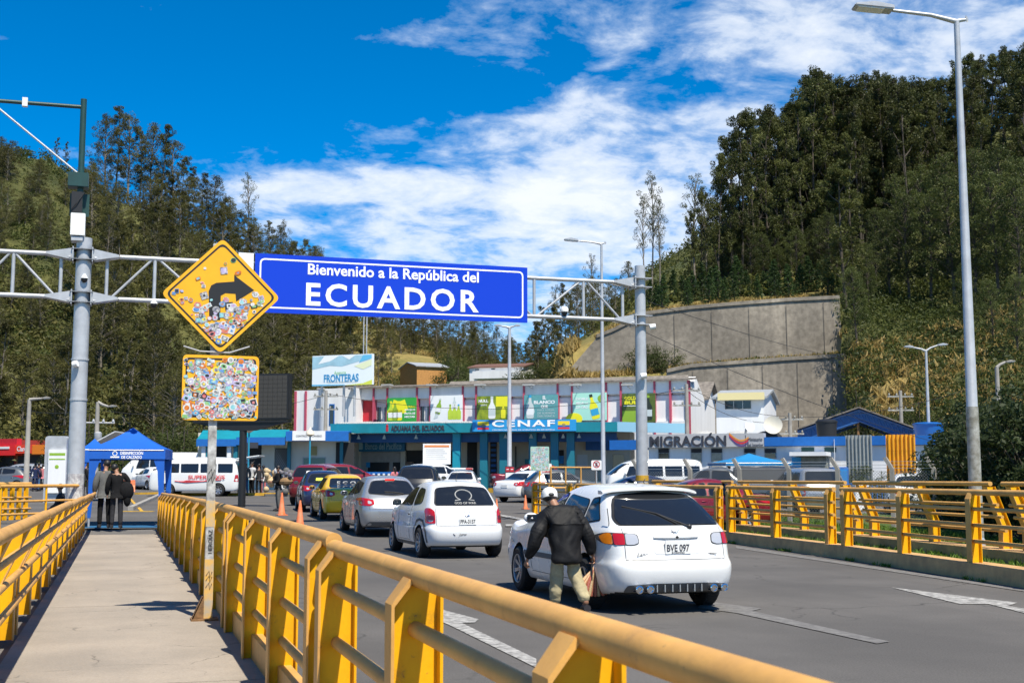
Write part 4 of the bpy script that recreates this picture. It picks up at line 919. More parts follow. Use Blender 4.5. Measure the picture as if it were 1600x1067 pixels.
# --- left wing with teal awning
fw = Frame(308, 84, 545, 84)
lw = empty('customs_wing', label='single-storey customs wing with teal and blue awnings at the left end', cat='building'); fw.place(lw)
def wp(name, m, a, ya, b, yb, y0=-.05, y1=0, **k): return fbox(fw, name, m, lw, a, ya, b, yb, y0, y1, **k)
mb = MB(); x0, x1 = 0, fw.L; h = fw.uv(400, 676)[1]; mb.box(x0, x1, 0, 8, -.4, h); mb.build('wall', M_cream, lw)
def awn(a, b, yt, yb, yb2, m1, m2):
    A, B = fw.uv(a, yt, 0), fw.uv(b, yt, 0); z1 = A[1]; z2 = fw.uv(a, yb, -1.6)[1]; z3 = fw.uv(a, yb2, -1.6)[1]; x0, x1 = fw.uv(a, yt, -1.6)[0], fw.uv(b, yt, -1.6)[0]
    mb = MB(); mb.add([(x0, 0, z1), (x1, 0, z1), (x1, -1.6, z2), (x0, -1.6, z2), (x0, 0, z1-.1), (x1, 0, z1-.1), (x1, -1.6, z2-.1), (x0, -1.6, z2-.1)], [(0,1,2,3),(7,6,5,4),(3,2,6,7),(0,3,7,4),(1,5,6,2)]); o = mb.build('awning', m1, lw)
    mb = MB(); mb.box(x0, x1, -1.72, -1.6, z3, z2); mb.build('awning_fascia', m2, o)
awn(308, 370, 672, 686, 697, M_teal, M_blue2); awn(370, 446, 671, 683, 695, M_teal, M_blue2); awn(447, 545, 673, 674, 689, M_blue2, M_blue2)
wp('white_sign', M_wallw, 457, 673, 508, 688, -1.8, -1.73)
mb = MB(); q = fw.uv(485, 681, -1.8); text_mb(mb, 'CONTROL ADUANERO', .2, q[0]-.1, q[1], -1.805, fit=(1.7, .12)); mb.build('lettering', M_lettd, lw)
for a in (315, 322, 355, 365): wp('column', M_wallw if a in (315, 355) else M_tealcol, a, 694, a+5, 745, -1.5, -1.2, zfloor=True)
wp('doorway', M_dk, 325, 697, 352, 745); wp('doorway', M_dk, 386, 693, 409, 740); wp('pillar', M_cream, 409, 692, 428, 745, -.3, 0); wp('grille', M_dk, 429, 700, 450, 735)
mb = MB(); a, b = fw.uv(430, 733, -.1), fw.uv(450, 701, -.1); n = 6
for i in range(-n, n+1):
    w, h = b[0]-a[0], b[1]-a[1]
    for s in (1, -1):
        p, q = [], []
        xs0 = a[0]+w*i/n; xs1 = xs0+s*w
        t0, t1 = 0, 1
        for t in (0, 1): pass
        lo = max(0, min(1, ((a[0]-xs0)/(s*w)) if s > 0 else ((b[0]-xs0)/(s*w)))); hi = max(0, min(1, ((b[0]-xs0)/(s*w)) if s > 0 else ((a[0]-xs0)/(s*w))))
        if hi > lo: mb.tube([(xs0+s*w*lo, -.1, a[1]+h*lo), (xs0+s*w*hi, -.1, a[1]+h*hi)], .02, 4)
mb.build('lattice', M_greyw, lw)
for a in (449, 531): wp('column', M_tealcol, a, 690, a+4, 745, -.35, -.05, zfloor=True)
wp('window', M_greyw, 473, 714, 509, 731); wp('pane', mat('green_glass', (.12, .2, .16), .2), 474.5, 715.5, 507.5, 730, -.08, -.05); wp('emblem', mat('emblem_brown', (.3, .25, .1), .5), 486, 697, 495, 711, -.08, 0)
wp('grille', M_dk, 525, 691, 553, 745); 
o = empty('flat_sign', label='small dark hanging plate beside the doorway under the teal awning', cat='sign'); fw.place(o); b = grp_box(fw, [(387, 691), (403, 700)], -2.4, -2.3); mb = MB(); mb.box(*b); mb.box(b[0]-.05, b[0], -2.38, -2.32, b[4]-2, b[5]); mb.build('plate', M_lettd, o)
# cut-out figures of white signs on the ground floor: notice board on a stand
nb = empty('notice_board', label='white notice board with an orange heading on a post before the shop opening', cat='board'); fn = Frame(661, 70, 705, 70); fn.place(nb)
b = grp_box(fn, [(661, 693), (704, 725)], 0, .08); mb = MB(); mb.box(*b); mb.build('panel', M_wallw, nb); mb = MB(); mb.box(b[0]+.08, b[1]-.08, -.01, 0, b[5]-.2, b[5]-.08); mb.build('heading', mat('orange_print', (.7, .25, .08), .5), nb)
mb = MB()
for i in range(6): mb.box(b[0]+.15, b[1]-.2-.1*(i % 3), -.006, 0, b[4]+.25+i*.11, b[4]+.28+i*.11)
mb.build('printed_lines', M_greyw, nb); mb = MB(); x = (b[0]+b[1])/2; mb.tube([(x, .12, 0), (x, .12, b[5]-.1)], .05, 8); mb.build('post', M_galv, nb)
# --- FRONTERAS billboard
f2 = Frame(485, 98, 581, 96)
bb = empty('roof_billboard', label='pale billboard reading FRONTERAS above the left part of the customs building', cat='billboard'); f2.place(bb)
b = grp_box(f2, [(485, 604), (580, 553)], 0, .3); A = f2.uv(485, 603)[1]; B = f2.uv(485, 556)[1]; zb2 = (f2.uv(485, 604)[1]+f2.uv(580, 600)[1])/2; zt2 = (f2.uv(485, 557)[1]+f2.uv(580, 552)[1])/2
w = f2.L*.985; mb = MB(); mb.box(0, w, 0, .3, zb2, zt2); mb.build('panel', pm('sky_white', (.74, .80, .83)), bb)
hh = zt2-zb2; mb = MB()
def tri(p, k, o=-.01): mb.add([(x*w, o, zb2+z*hh) for x, z in p], [tuple(range(len(p)))], k)
tri([(0, .97), (.98, .97), (.98, .9), (.75, .75), (.5, .62), (.3, .66), (.0, .55)], 1); tri([(.85, .97), (.99, .97), (.99, .85), (.78, .72)], 2, -.014); tri([(.7, .62), (.99, .82), (.99, .62), (.85, .5)], 3, -.014); tri([(0, 0), (.55, 0), (.55, .03), (0, .05)], 2); tri([(.55, 0), (1, 0), (1, .16), (.85, .05)], 4)
tri([(.2, .97), (.45, .97), (.3, .8), (.1, .72)], 0, -.016); tri([(.5, .97), (.72, .97), (.62, .84)], 0, -.016)
text_mb(mb, 'FRONTERAS', .8, w*.49, zb2+hh*.24, -.012, bold=.02, k=5, fit=(w*.58, .62)); text_mb(mb, 'Agencia', .5, w*.47, zb2+hh*.4, -.012, k=6, fit=(w*.2, .4)); text_mb(mb, 'PLAN DE DESARROLLO', .2, w*.5, zb2+hh*.12, -.012, k=7, fit=(w*.5, .12))
mb.build('print', [PW, pm('sky', (.38, .62, .74), var=.25, vscale=1), pm('sky_blue', (.12, .45, .7)), pm('cream', (.72, .76, .5)), pm('lemon', (.62, .68, .08)), pm('letter_blue', (.02, .25, .52)), pm('letter_green', (.35, .62, .35)), PGR], bb)
mb = MB()
for x in (.13, .5, .68): mb.tube([(w*x, .35, 5.5), (w*x, .35, zb2+.1)], .1, 8)
for x in (.05, .35, .65, .95): mb.box(w*x-.06, w*x+.06, .3, .42, zb2, zt2)
mb.build('frame', M_galv, bb)
mb = MB(); mb.lathe([(.05, zt2-1), (.05, zt2+3.5)], 6, c=(w*.7, 1.5, 0)); mb.lathe([(.05, zt2-1), (.05, zt2+3.2)], 6, c=(w*.75, 1.5, 0)); mb.build('mast', M_galv, bb)
# --- migration building
fm = Frame(1012, 76, 1480, 69.5)
mg = empty('migration_building', label='low grey and white immigration office reading MIGRACIÓN on its parapet', cat='building'); fm.place(mg)
zt_, zb_ = fm.uv(1090, 679)[1], fm.uv(1090, 698.5)[1]; x1 = fm.x(1194)
mb = MB(); mb.box(0, fm.L, .3, 9, -.4, zb_); mb.build('wall', M_wallw, mg)
mb = MB(); mb.box(-.1, x1, -.1, .6, zb_, zt_+.05); mb.build('parapet', mat('parapet_grey', (.46, .46, .47), .7, var=.1), mg)
mb = MB(); mb.box(x1+.02, fm.L, -.02, .6, zb_+.02, zt_-.2); mb.build('blue_band', M_blue2, mg); mb = MB(); mb.box(-2.6, -.12, .6, 1, zb_-.1, zt_-.25); mb.build('blue_band', M_blue2, mg)
mb = MB(); mb.box(-.1, fm.L, .6, 9, zb_, zb_+.2); mb.build('roof_slab', M_greyw, mg)
mb = MB(); a, b = fm.uv(1015.5, 690, -.1), fm.uv(1135, 690, -.1); text_mb(mb, 'MIGRACIÓN', 1, (a[0]+b[0])/2, (zb_+zt_)/2+.07, -.11, bold=.025, ext=.02, fit=(b[0]-a[0], .80)); mb.build('lettering', M_lettd, mg)
q = fm.uv(1154, 690, -.1); mb = MB()
for i, k in enumerate((0, 1, 2)):
    for j in range(8):
        t0, t1 = j/8, (j+1)/8; f_ = lambda t, e: (q[0]-.55+1.15*t, q[1]+.25-.55*math.sin(math.pi*t*.8)*(1-.1*i)+e+i*.1); a0, a1 = f_(t0, 0), f_(t1, 0); mb.add([(a0[0], -.115-i*.002, a0[1]), (a1[0], -.115-i*.002, a1[1]), (a1[0], -.115-i*.002, a1[1]+.1), (a0[0], -.115-i*.002, a0[1]+.1)], [(0, 1, 2, 3)], k)
mb.build('swoosh_emblem', [mat('emblem_purple', (.12, .06, .2), .5), mat('flag_red', (.65, .03, .04), .5), mat('flag_orange', (.75, .3, .03), .5)], mg)
mb = MB(); q = fm.uv(1180, 690, -.1); text_mb(mb, 'Ministerio\ndel Interior', .36, q[0], q[1]-.02, -.11, fit=(.95, .55)); mb.box(q[0]-.58, q[0]-.55, -.115, -.1, q[1]-.4, q[1]+.4); mb.build('lettering', M_lettd, mg)
for a, b, yb in ((1028, 1046, 722), (1079, 1097, 742), (1110.5, 1129, 740), (1162, 1181, 718), (1194, 1213, 716)):
    w = fbox(fm, 'window', M_greyw, mg, a, 700, b, yb, .24, .3); fbox(fm, 'pane', M_glass if a < 1070 or a > 1150 else mat('curtain', (.45, .40, .3), .8, var=.3, vscale=8), w, a+1.5, 708, b-1.5, yb-1, .2, .24); fbox(fm, 'lintel', M_dk, w, a+1, 701, b-1, 707, .2, .24)
for a, b, yb in ((1252, 1272, 705), (1288, 1306, 706)): fbox(fm, 'window', mat('dark_green_glass', (.01, .06, .05), .3), mg, a, 699, b, yb, .24, .3)
fbox(fm, 'shop_front', mat('shop_grey', (.25, .27, .25), .7, var=.4, vscale=2), mg, 1240, 714, 1292, 742, -.5, .28); fbox(fm, 'shop_side', M_cenaf, mg, 1237, 714, 1252, 742, -.56, -.5)
mb = MB(); a, b = fm.uv(1236, 709, -1.2), fm.uv(1293, 709, -1.2); mb.box(a[0], b[0], -1.8, .3, a[1]-.12, a[1]+.1); mb.build('awning', M_wallw, mg)
for a in (1303, 1420): fbox(fm, 'downpipe', M_wallw, mg, a, 686, a+2, 745, -.1, .02)
# white gables behind
def gable(label, pa, Da, pb, Db, ye, yr, depth, wins=(), zb=-.4, eave=.3, roofm=None, mats=None, along=False, cat='building', overhang=.25, rp=None):
    fr = Frame(pa, Da, pb, Db); o = empty('house' if cat == 'house' else 'gabled_building', label=label, cat=cat); fr.place(o); m = mats or M_wallw; L = fr.L
    ze, zr = fr.uv((pa+pb)/2, ye)[1], fr.uv((pa+pb)/2, yr)[1]
    if not along:
        xm = L*(rp or .5); mb = MB(); mb.prism([(0, zb), (L, zb), (L, ze), (xm, zr), (0, ze)], 'y', 0, depth); mb.build('wall', m, o)
        mb = MB(); t = .14
        for x0, x1, z0, z1 in ((-overhang, xm, ze-overhang*(zr-ze)/max(.1, xm), zr), (L+overhang, xm, ze-overhang*(zr-ze)/max(.1, L-xm), zr)):
            mb.add([(x0, -overhang, z0), (x1, -overhang, z1), (x1, depth+.3, z1), (x0, depth+.3, z0), (x0, -overhang, z0+t), (x1, -overhang, z1+t), (x1, depth+.3, z1+t), (x0, depth+.3, z0+t)], [(3,2,1,0),(4,5,6,7),(0,1,5,4),(1,2,6,5),(2,3,7,6),(3,0,4,7)])
        mb.build('roof', roofm or M_roof, o)
    else:
        ym = depth/2; mb = MB(); mb.prism([(0, zb), (depth, zb), (depth, ze), (ym, zr), (0, ze)], 'x', 0, L); mb.build('wall', m, o)
        mb = MB(); t = .14; h = overhang
        for y0, y1, z0, z1 in ((-h, ym, ze-h*(zr-ze)/ym, zr), (depth+h, ym, ze-h*(zr-ze)/ym, zr)):
            mb.add([(-h, y0, z0), (L+h, y0, z0), (L+h, y1, z1), (-h, y1, z1), (-h, y0, z0+t), (L+h, y0, z0+t), (L+h, y1, z1+t), (-h, y1, z1+t)], [(3,2,1,0),(4,5,6,7),(0,1,5,4),(1,2,6,5),(2,3,7,6),(3,0,4,7)])
        mb.build('roof', roofm or M_roof, o)
    for a, y0, b, y1 in wins:
        w = fbox(fr, 'window', M_wallw, o, a, y0, b, y1, -.04, 0); bb_ = grp_box(fr, [(a+.6, y0+.6), (b-.6, y1-.6)], -.06, -.04); mb = MB(); mb.box(*bb_); mb.build('pane', M_glass, w)
    return o, fr
gable('tall white gable wall with vertical ribs at the right end of the customs building', 1079, 93.2, 1103, 99, 622, 590, 20, rp=.42, overhang=-.55)
gable('narrower white gable just right of the taller ribbed gable', 1103.5, 99.2, 1119, 103.4, 624, 600, 20, rp=.5, overhang=.4)
M_tin = mat('tin_roof', (.42, .44, .46), .5, var=.2, metal=.2)
o, fr = gable('white hall with a cream eave, tin roof and a wide window behind the satellite dishes', 1121, 84, 1196, 83.04, 622, 606, 8, [(1132, 626, 1174, 639)], along=True, roofm=M_tin)
fbox(fr, 'eave_band', mat('cream_eave', (.72, .62, .32), .7), o, 1121, 614, 1194, 624, -.45, -.26)
for k in (1146, 1160): fbox(fr, 'mullion', M_wallw, o, k, 626, k+.8, 639, -.09, -.061)
# satellite dishes
def dish(px, py, D, r, label, yaw=0, el=25):
    p = P(px, py, D); o = empty('satellite_dish', p, -PSI+yaw, label, 'satellite dish')
    mb = MB(); mb.M = Matrix.Rotation(R(90+el)*-1+R(180)*0, 4, 'X'); prof = [(r*t, -(r*.30)*(1-t*t)) for t in (.02, .2, .4, .6, .8, 1)]+[(r*1.0, .03), (r*.8, -r*.1+.03), (r*.4, -r*.24+.03), (.02, -r*.3+.04)]
    mb.lathe([(a, -b) for a, b in prof][::1], 24); mb.build('reflector', M_cream if r > .5 else M_wallw, o, smooth=50)
    mb = MB(); mb.tube([(0, .3, -r*.2), (0, .5, -r*1.1-.3)], .07, 8); mb.tube([(-.5, .8, -r*1.1-.3), (.5, .8, -r*1.1-.3)], .05, 6); mb.build('mount', M_galv, o)
dish(1208, 664, 76, .56, 'largest satellite dish, weathered pale, above the parapet right of the small white dish', R(-10), 15)
dish(1171, 665, 75, .36, 'small bright white satellite dish above the swoosh emblem', R(25), 10)
for px, l in ((1100, 'low dome roof vent above the letter C of the parapet'), (1152, 'low dome roof vent left of the small white dish'), (1200, 'dark dome roof vent above the blue band'), ):
    o = empty('roof_dome', P(px, 683, 77), 0, l, 'roof vent'); mb = MB(); mb.ball((0, 0, -.1), (.9, .9, .5), 16, 8); mb.build('dome', M_greyw if px != 1200 else M_dk, o, smooth=60); mb = MB(); mb.lathe([(.93, -.4), (.93, -.05), (.88, -.05)], 16); mb.build('ring', M_white, o)
def water_tank(px, py, D, r, h, m, label):
    o = empty('water_tank', P(px, py, D), 0, label, 'water tank'); mb = MB(); mb.lathe([(r*.86, 0), (r*.92, h*.3), (r, h*.85)], 20); mb.build('tank', m, o, smooth=40); mb = MB(); mb.lathe([(r*1.06, h*.85), (r*1.06, h*.92), (r*.8, h), (.1, h*1.05)], 20); mb.build('lid', m, o, smooth=40)
water_tank(1292, 687, 75, .62, 1.2, M_black, 'black round water tank on the blue-banded roof under the truss roof')
water_tank(1452, 680, 74, .9, .75, mat('tank_blue', (.01, .12, .42), .4), 'wide blue water tank at the right end of the flat roof')
# blue truss shed roof
ft = Frame(1245, 82, 1432, 80)
sh = empty('shed_roof', label='blue trussed shed roof with a low ridge above the parked cars', cat='shed'); ft.place(sh)
pk = ft.uv(1342, 640.5); lf = ft.uv(1246, 674); rt = ft.uv(1428, 672); M_trb = mat('truss_blue', (.012, .075, .24), .45)
for y in (0, 5): 
    mb = MB()
    for a, b in ((lf, pk), (pk, rt)):
        mb.tube([(a[0], y, a[1]), (b[0], y, b[1])], .09, 6); mb.tube([(a[0], y, a[1]-.7), (b[0], y, b[1]-.75)], .08, 6); n = 9
        for i in range(n):
            t0, t1 = i/n, (i+1)/n; A = (a[0]+(b[0]-a[0])*t0, a[1]+(b[1]-a[1])*t0); B = (a[0]+(b[0]-a[0])*t1, a[1]+(b[1]-a[1])*t1)
            mb.tube([(A[0], y, A[1]), (B[0], y, B[1]-.72)], .05, 5); mb.tube([(B[0], y, B[1]), (B[0], y, B[1]-.72)], .05, 5)
    mb.build('truss', M_trb, sh)
mb = MB()
for a, b in ((lf, pk), (pk, rt)): mb.add([(a[0], -.4, a[1]+.12), (b[0], -.4, b[1]+.12), (b[0], 5.4, b[1]+.12), (a[0], 5.4, a[1]+.12), (a[0], -.4, a[1]+.2), (b[0], -.4, b[1]+.2), (b[0], 5.4, b[1]+.2), (a[0], 5.4, a[1]+.2)], [(3,2,1,0),(4,5,6,7),(0,1,5,4),(1,2,6,5),(2,3,7,6),(3,0,4,7)])
for a, b in ((lf, pk), (pk, rt)): mb.add([(a[0], -.02, a[1]-.75), (b[0], -.02, b[1]-.78), (b[0], .03, b[1]+.1), (a[0], .03, a[1]+.1)], [(0,1,2,3)], 1)
mb.build('roof_sheet', [M_roof, M_trb], sh)
for px in (1280, 1342, 1407): mb = MB(); x = ft.x(px); mb.tube([(x, .2, -.3), (x, .2, pk[1]-.4 if px == 1342 else lf[1]+.5)], .08, 6); mb.build('post', M_rust, sh)
# corrugated upright panels
def corrugated(pa, pb, yt, yb, D, m, label, tilt=0, rows=3):
    fr = Frame(pa, D, pb, D-.5); o = empty('corrugated_panel', label=label, cat='panel'); fr.place(o); z0, z1 = fr.uv(pa, yb)[1], fr.uv(pa, yt)[1]; L = fr.L
    n = 48; pr = []
    for i in range(n+1): pr.append((L*i/n, .06*math.tanh(3*math.sin(i/n*2*math.pi*7))))
    for r_ in range(rows):
        mb = MB(); za, zb3 = z0+(z1-z0)*r_/rows, z0+(z1-z0)*(r_+1)/rows
        vs = [(x, y-.03*r_/rows, za-.05) for x, y in pr]+[(x, y-.03*r_/rows, zb3) for x, y in pr]+[(x, y-.03*r_/rows+.02, za-.05) for x, y in pr]+[(x, y-.03*r_/rows+.02, zb3) for x, y in pr]
        k = n+1; mb.add(vs, [(i, i+1, k+i+1, k+i) for i in range(n)]+[(2*k+i+1, 2*k+i, 3*k+i, 3*k+i+1) for i in range(n)]+[(k+i, k+i+1, 3*k+i+1, 3*k+i) for i in range(n)])
        mb.build('sheet', m, o)
    mb = MB()
    for x in (.1, L-.1): mb.tube([(x, .15, -.3), (x, .15, z1)], .05, 6)
    mb.build('post', M_galv, o)
corrugated(1323, 1364, 680, 757, 66, mat('corrugated_grey', (.36, .38, .37), .5, metal=.3, var=.2), 'grey corrugated sheet screen left of the yellow one', rows=1)
corrugated(1386, 1432, 679, 750, 65, mat('corrugated_yellow', (.80, .36, .015), .5, var=.15), 'orange-yellow corrugated tile-sheet screen beside the lamp', rows=3)
# houses on the hill
M_orange = mat('orange_wall', (.55, .27, .08), .85, var=.3)
M_redroof = mat('red_brown_roof', (.18, .09, .065), .85, var=.4, vscale=2)
def hill_z(px, D): return hz(px, D)
o, fr = gable('small orange house with a tin roof on the green hillside', 650, 168, 697, 170, 573, 565.5, 6, [(666, 571, 672, 574.5)], along=True, mats=M_orange, cat='house', roofm=M_tin, zb=hill_z(670, 170)-1.5-ground_z(0, 200))
o, fr = gable('long white house with a brown-red roof below the wooded hill', 733, 160, 818, 158, 574, 565.5, 8, [(742, 576, 749, 579), (767, 575, 774, 578)], along=True, cat='house', roofm=M_redroof, zb=hill_z(775, 160)-1.5-ground_z(0, 200))
fbox(fr, 'terrace_wall', M_wallw, o, 738, 580, 812, 590, -2, -.02)
# --- retaining walls
M_ret = ground_material('stained_concrete_wall', (.36, .315, .255), (.17, .15, .125), .10, 2.0, .95, .3)
nt = M_ret.node_tree; 
for n in nt.nodes:
    if n.type == 'MAPPING': n.inputs['Scale'].default_value = (.30, .30, .025)
    if n.type == 'MATH' and n.operation == 'MULTIPLY' and abs(n.inputs[1].default_value-.45) < 1e-3: n.inputs[1].default_value = .85
def retaining(label, top, bot, thick, name='retaining_wall'):
    """top/bot: (px, D, py) along the wall face"""
    o = empty(name, P(top[0][0], HOR, top[0][1]), 0, label, 'retaining wall'); base = o.location.copy(); mb = MB(); vs = []; n = len(top)
    for (a, D, y), (c, D2, y2) in zip(top, bot): p, q = P(a, y, D)-base, P(c, y2, D2)-base; vs += [tuple(p), tuple(q), (p.x+thick*SP, p.y+thick*CP, p.z), (q.x+thick*SP, q.y+thick*CP, q.z)]
    fs = []
    for i in range(n-1): a, b = 4*i, 4*i+4; fs += [(a, b, b+1, a+1), (a+2, a, b, b+2)[::1], (a+2, b+2, b+3, a+3), (a+1, b+1, b+3, a+3)]
    fs += [(0, 1, 3, 2), (4*n-4, 4*n-3, 4*n-1, 4*n-2)]; mb.add(vs, fs); w = mb.build('wall_face', M_ret, o)
    mb = MB(); 
    for i in range(n-1):
        p, q = P(*[top[i][0], top[i][2], top[i][1]])-base, P(*[top[i+1][0], top[i+1][2], top[i+1][1]])-base; mb.add([(p.x-.15*SP, p.y-.15*CP, p.z-.0), (q.x-.15*SP, q.y-.15*CP, q.z), (q.x-.15*SP, q.y-.15*CP, q.z+.35), (p.x-.15*SP, p.y-.15*CP, p.z+.35), (p.x+thick*SP, p.y+thick*CP, p.z), (q.x+thick*SP, q.y+thick*CP, q.z), (q.x+thick*SP, q.y+thick*CP, q.z+.35), (p.x+thick*SP, p.y+thick*CP, p.z+.35)], [(0,1,2,3),(3,2,6,7),(7,6,5,4)])
    mb.build('coping', M_ret, o); return o
def wall_details(o, x0, x1, D, yt, yb, nj):
    b = o.location; mb = MB()
    for i in range(nj):
        px = x0+(x1-x0)*(i+.6)/nj; p, q = P(px, yt(px)+1.5, D-.02)-b, P(px, yb, D-.02)-b; mb.box(p.x-.018, p.x+.018, p.y-.02, p.y+.02, q.z, p.z)
    mb.build('pour_joints', mat('joint_dark', (.13, .115, .10), .9), o)
wu = retaining('upper tall stained concrete retaining wall below the dark forest', [(x, 125.1, y) for x, y in ((932, 528), (958, 518), (1010, 492), (1080, 483), (1150, 477), (1230, 471), (1312, 467))], [(x, 125.0, y) for x, y in ((870, 600), (958, 600), (1010, 600), (1080, 600), (1150, 600), (1230, 590), (1318, 590))], .9)
wl_ = retaining('lower long concrete retaining wall behind the white gables', [(x, 120.3, y) for x, y in ((1042, 582), (1080, 574), (1150, 569), (1230, 563), (1322, 558))], [(x, 120.2, 752) for x in (1042, 1080, 1150, 1230, 1340)], .4)
wall_details(wu, 960, 1310, 125.0, lambda x: 492-(x-1010)*.08 if x > 1010 else 518-(x-958)*.5, 600, 6)
wall_details(wl_, 1050, 1322, 120.2, lambda x: 580-(x-1042)*.08, 700, 5)
# --- red and orange shops at the far left
fs_ = Frame(-20, 108, 75, 104)
rs = empty('market_shop', label='red fronted shop at the left picture edge', cat='building'); fs_.place(rs)
fbox(fs_, 'wall', mat('shop_red', (.30, .03, .02), .7), rs, -20, 688, 24, 745, .5, 6, zfloor=True); fbox(fs_, 'fascia', mat('sign_red', (.75, .02, .02), .5), rs, -20, 696, 23, 711, -.3, .5); fbox(fs_, 'doorway', M_dk, rs, -18, 714, 20, 745, .42, .5); fbox(fs_, 'upper_sign', M_red, rs, -20, 686, 26, 695, 0, .5)
fbox(fs_, 'stripe', PW, rs, -10, 698, 14, 701, -.34, -.3)
r2 = empty('market_shop', label='orange fronted phone shop between the red shop and the grey kiosk board', cat='building'); fs_.place(r2)
fbox(fs_, 'wall', mat('shop_brown', (.25, .10, .05), .7), r2, 25, 698, 78, 745, .5, 6, zfloor=True); fbox(fs_, 'fascia', mat('sign_red2', (.80, .06, .02), .5), r2, 24.5, 695, 50, 708, -.3, .5); fbox(fs_, 'fascia', mat('sign_orange', (.85, .22, .01), .5), r2, 50.3, 695, 76, 709, -.3, .5); fbox(fs_, 'doorway', M_dk, r2, 28, 712, 72, 745, .42, .5)
mb = MB(); q = fs_.uv(34, 701, -.31); text_mb(mb, 'Claro', .6, q[0], q[1], -.31, bold=.01, fit=(1.2, .42)); mb.build('lettering', M_refw, r2)
# grey kiosk board
fk = Frame(71, 55, 104, 55)
k_ = empty('kiosk_board', label='tall grey kiosk board with green printed notices left of the gantry pole', cat='kiosk'); fk.place(k_)
b = grp_box(fk, [(71, 681), (102, 748)], 0, .5); mb = MB(); q = rpoly([(b[0], -.2), (b[1], -.2), (b[1], b[5]), (b[0], b[5])], .15); mb.prism(q, 'y', 0, .5); mb.build('cabinet', M_galv, k_)
b2 = grp_box(fk, [(76, 702), (101, 770)], -.12, 0); mb = MB(); mb.box(*b2); p_ = mb.build('poster', M_wallw, k_); mb = MB(); w_, h_ = b2[1]-b2[0], b2[5]-b2[4]
for f0, f1 in ((.86, .92), (.76, .79)): mb.box(b2[0]+.04, b2[1]-.04, -.125, -.12, b2[4]+h_*f0, b2[4]+h_*f1)
mb.ball(((b2[0]+b2[1])/2, -.12, b2[4]+h_*.6), (.09, .01, .09)); mb.build('print', pm('leaf', (.25, .42, .03)), p_)
# ============================================================ vehicles
M_tyre = mat('tyre_rubber', (.014, .014, .015), .8, var=.3, vscale=8)
M_rim = mat('alloy_rim', (.42, .42, .44), .3, metal=.7)
M_hub = mat('wheel_dark', (.03, .03, .032), .5)
M_cglass = mat('tinted_glass', (.012, .013, .015), .06, spec=.6, coat=.3)
M_cseal = mat('rubber_seal', (.01, .01, .011), .6)
M_chrome = mat('chrome', (.7, .7, .72), .12, metal=1)
M_under = mat('underbody', (.012, .012, .012), .9)
M_seam = mat('panel_gap', (.05, .05, .05), .8)
M_tail = mat('tail_light_red', (.42, .008, .012), .12, coat=.6)
M_taila = mat('tail_light_amber', (.80, .22, .01), .12, coat=.6)
M_tailc = mat('tail_light_clear', (.55, .55, .56), .12, coat=.6, metal=.3)
M_platew = mat('plate_white', (.72, .72, .70), .5); M_platey = mat('plate_yellow', (.80, .60, .03), .5)
def paint(n, c, metal=0, rough=.28): return mat('car_paint_'+n, c, rough, metal=metal, coat=.7, var=.05, vscale=2)
CP_W = paint('white', (.74, .745, .74)); CP_W2 = paint('white_two', (.70, .71, .72)); CP_S = paint('silver', (.42, .43, .44), .55); CP_Y = paint('taxi_yellow', (.78, .46, .01)); CP_B = paint('navy', (.018, .028, .09), .2)
CP_R = paint('dark_red', (.20, .012, .02), .2); CP_K = paint('black', (.015, .016, .02), .2); CP_G = paint('grey', (.12, .13, .14), .4); CP_DB = paint('slate', (.05, .065, .09), .4)
M_cream2 = mat('plastic_grey', (.10, .10, .10), .6)

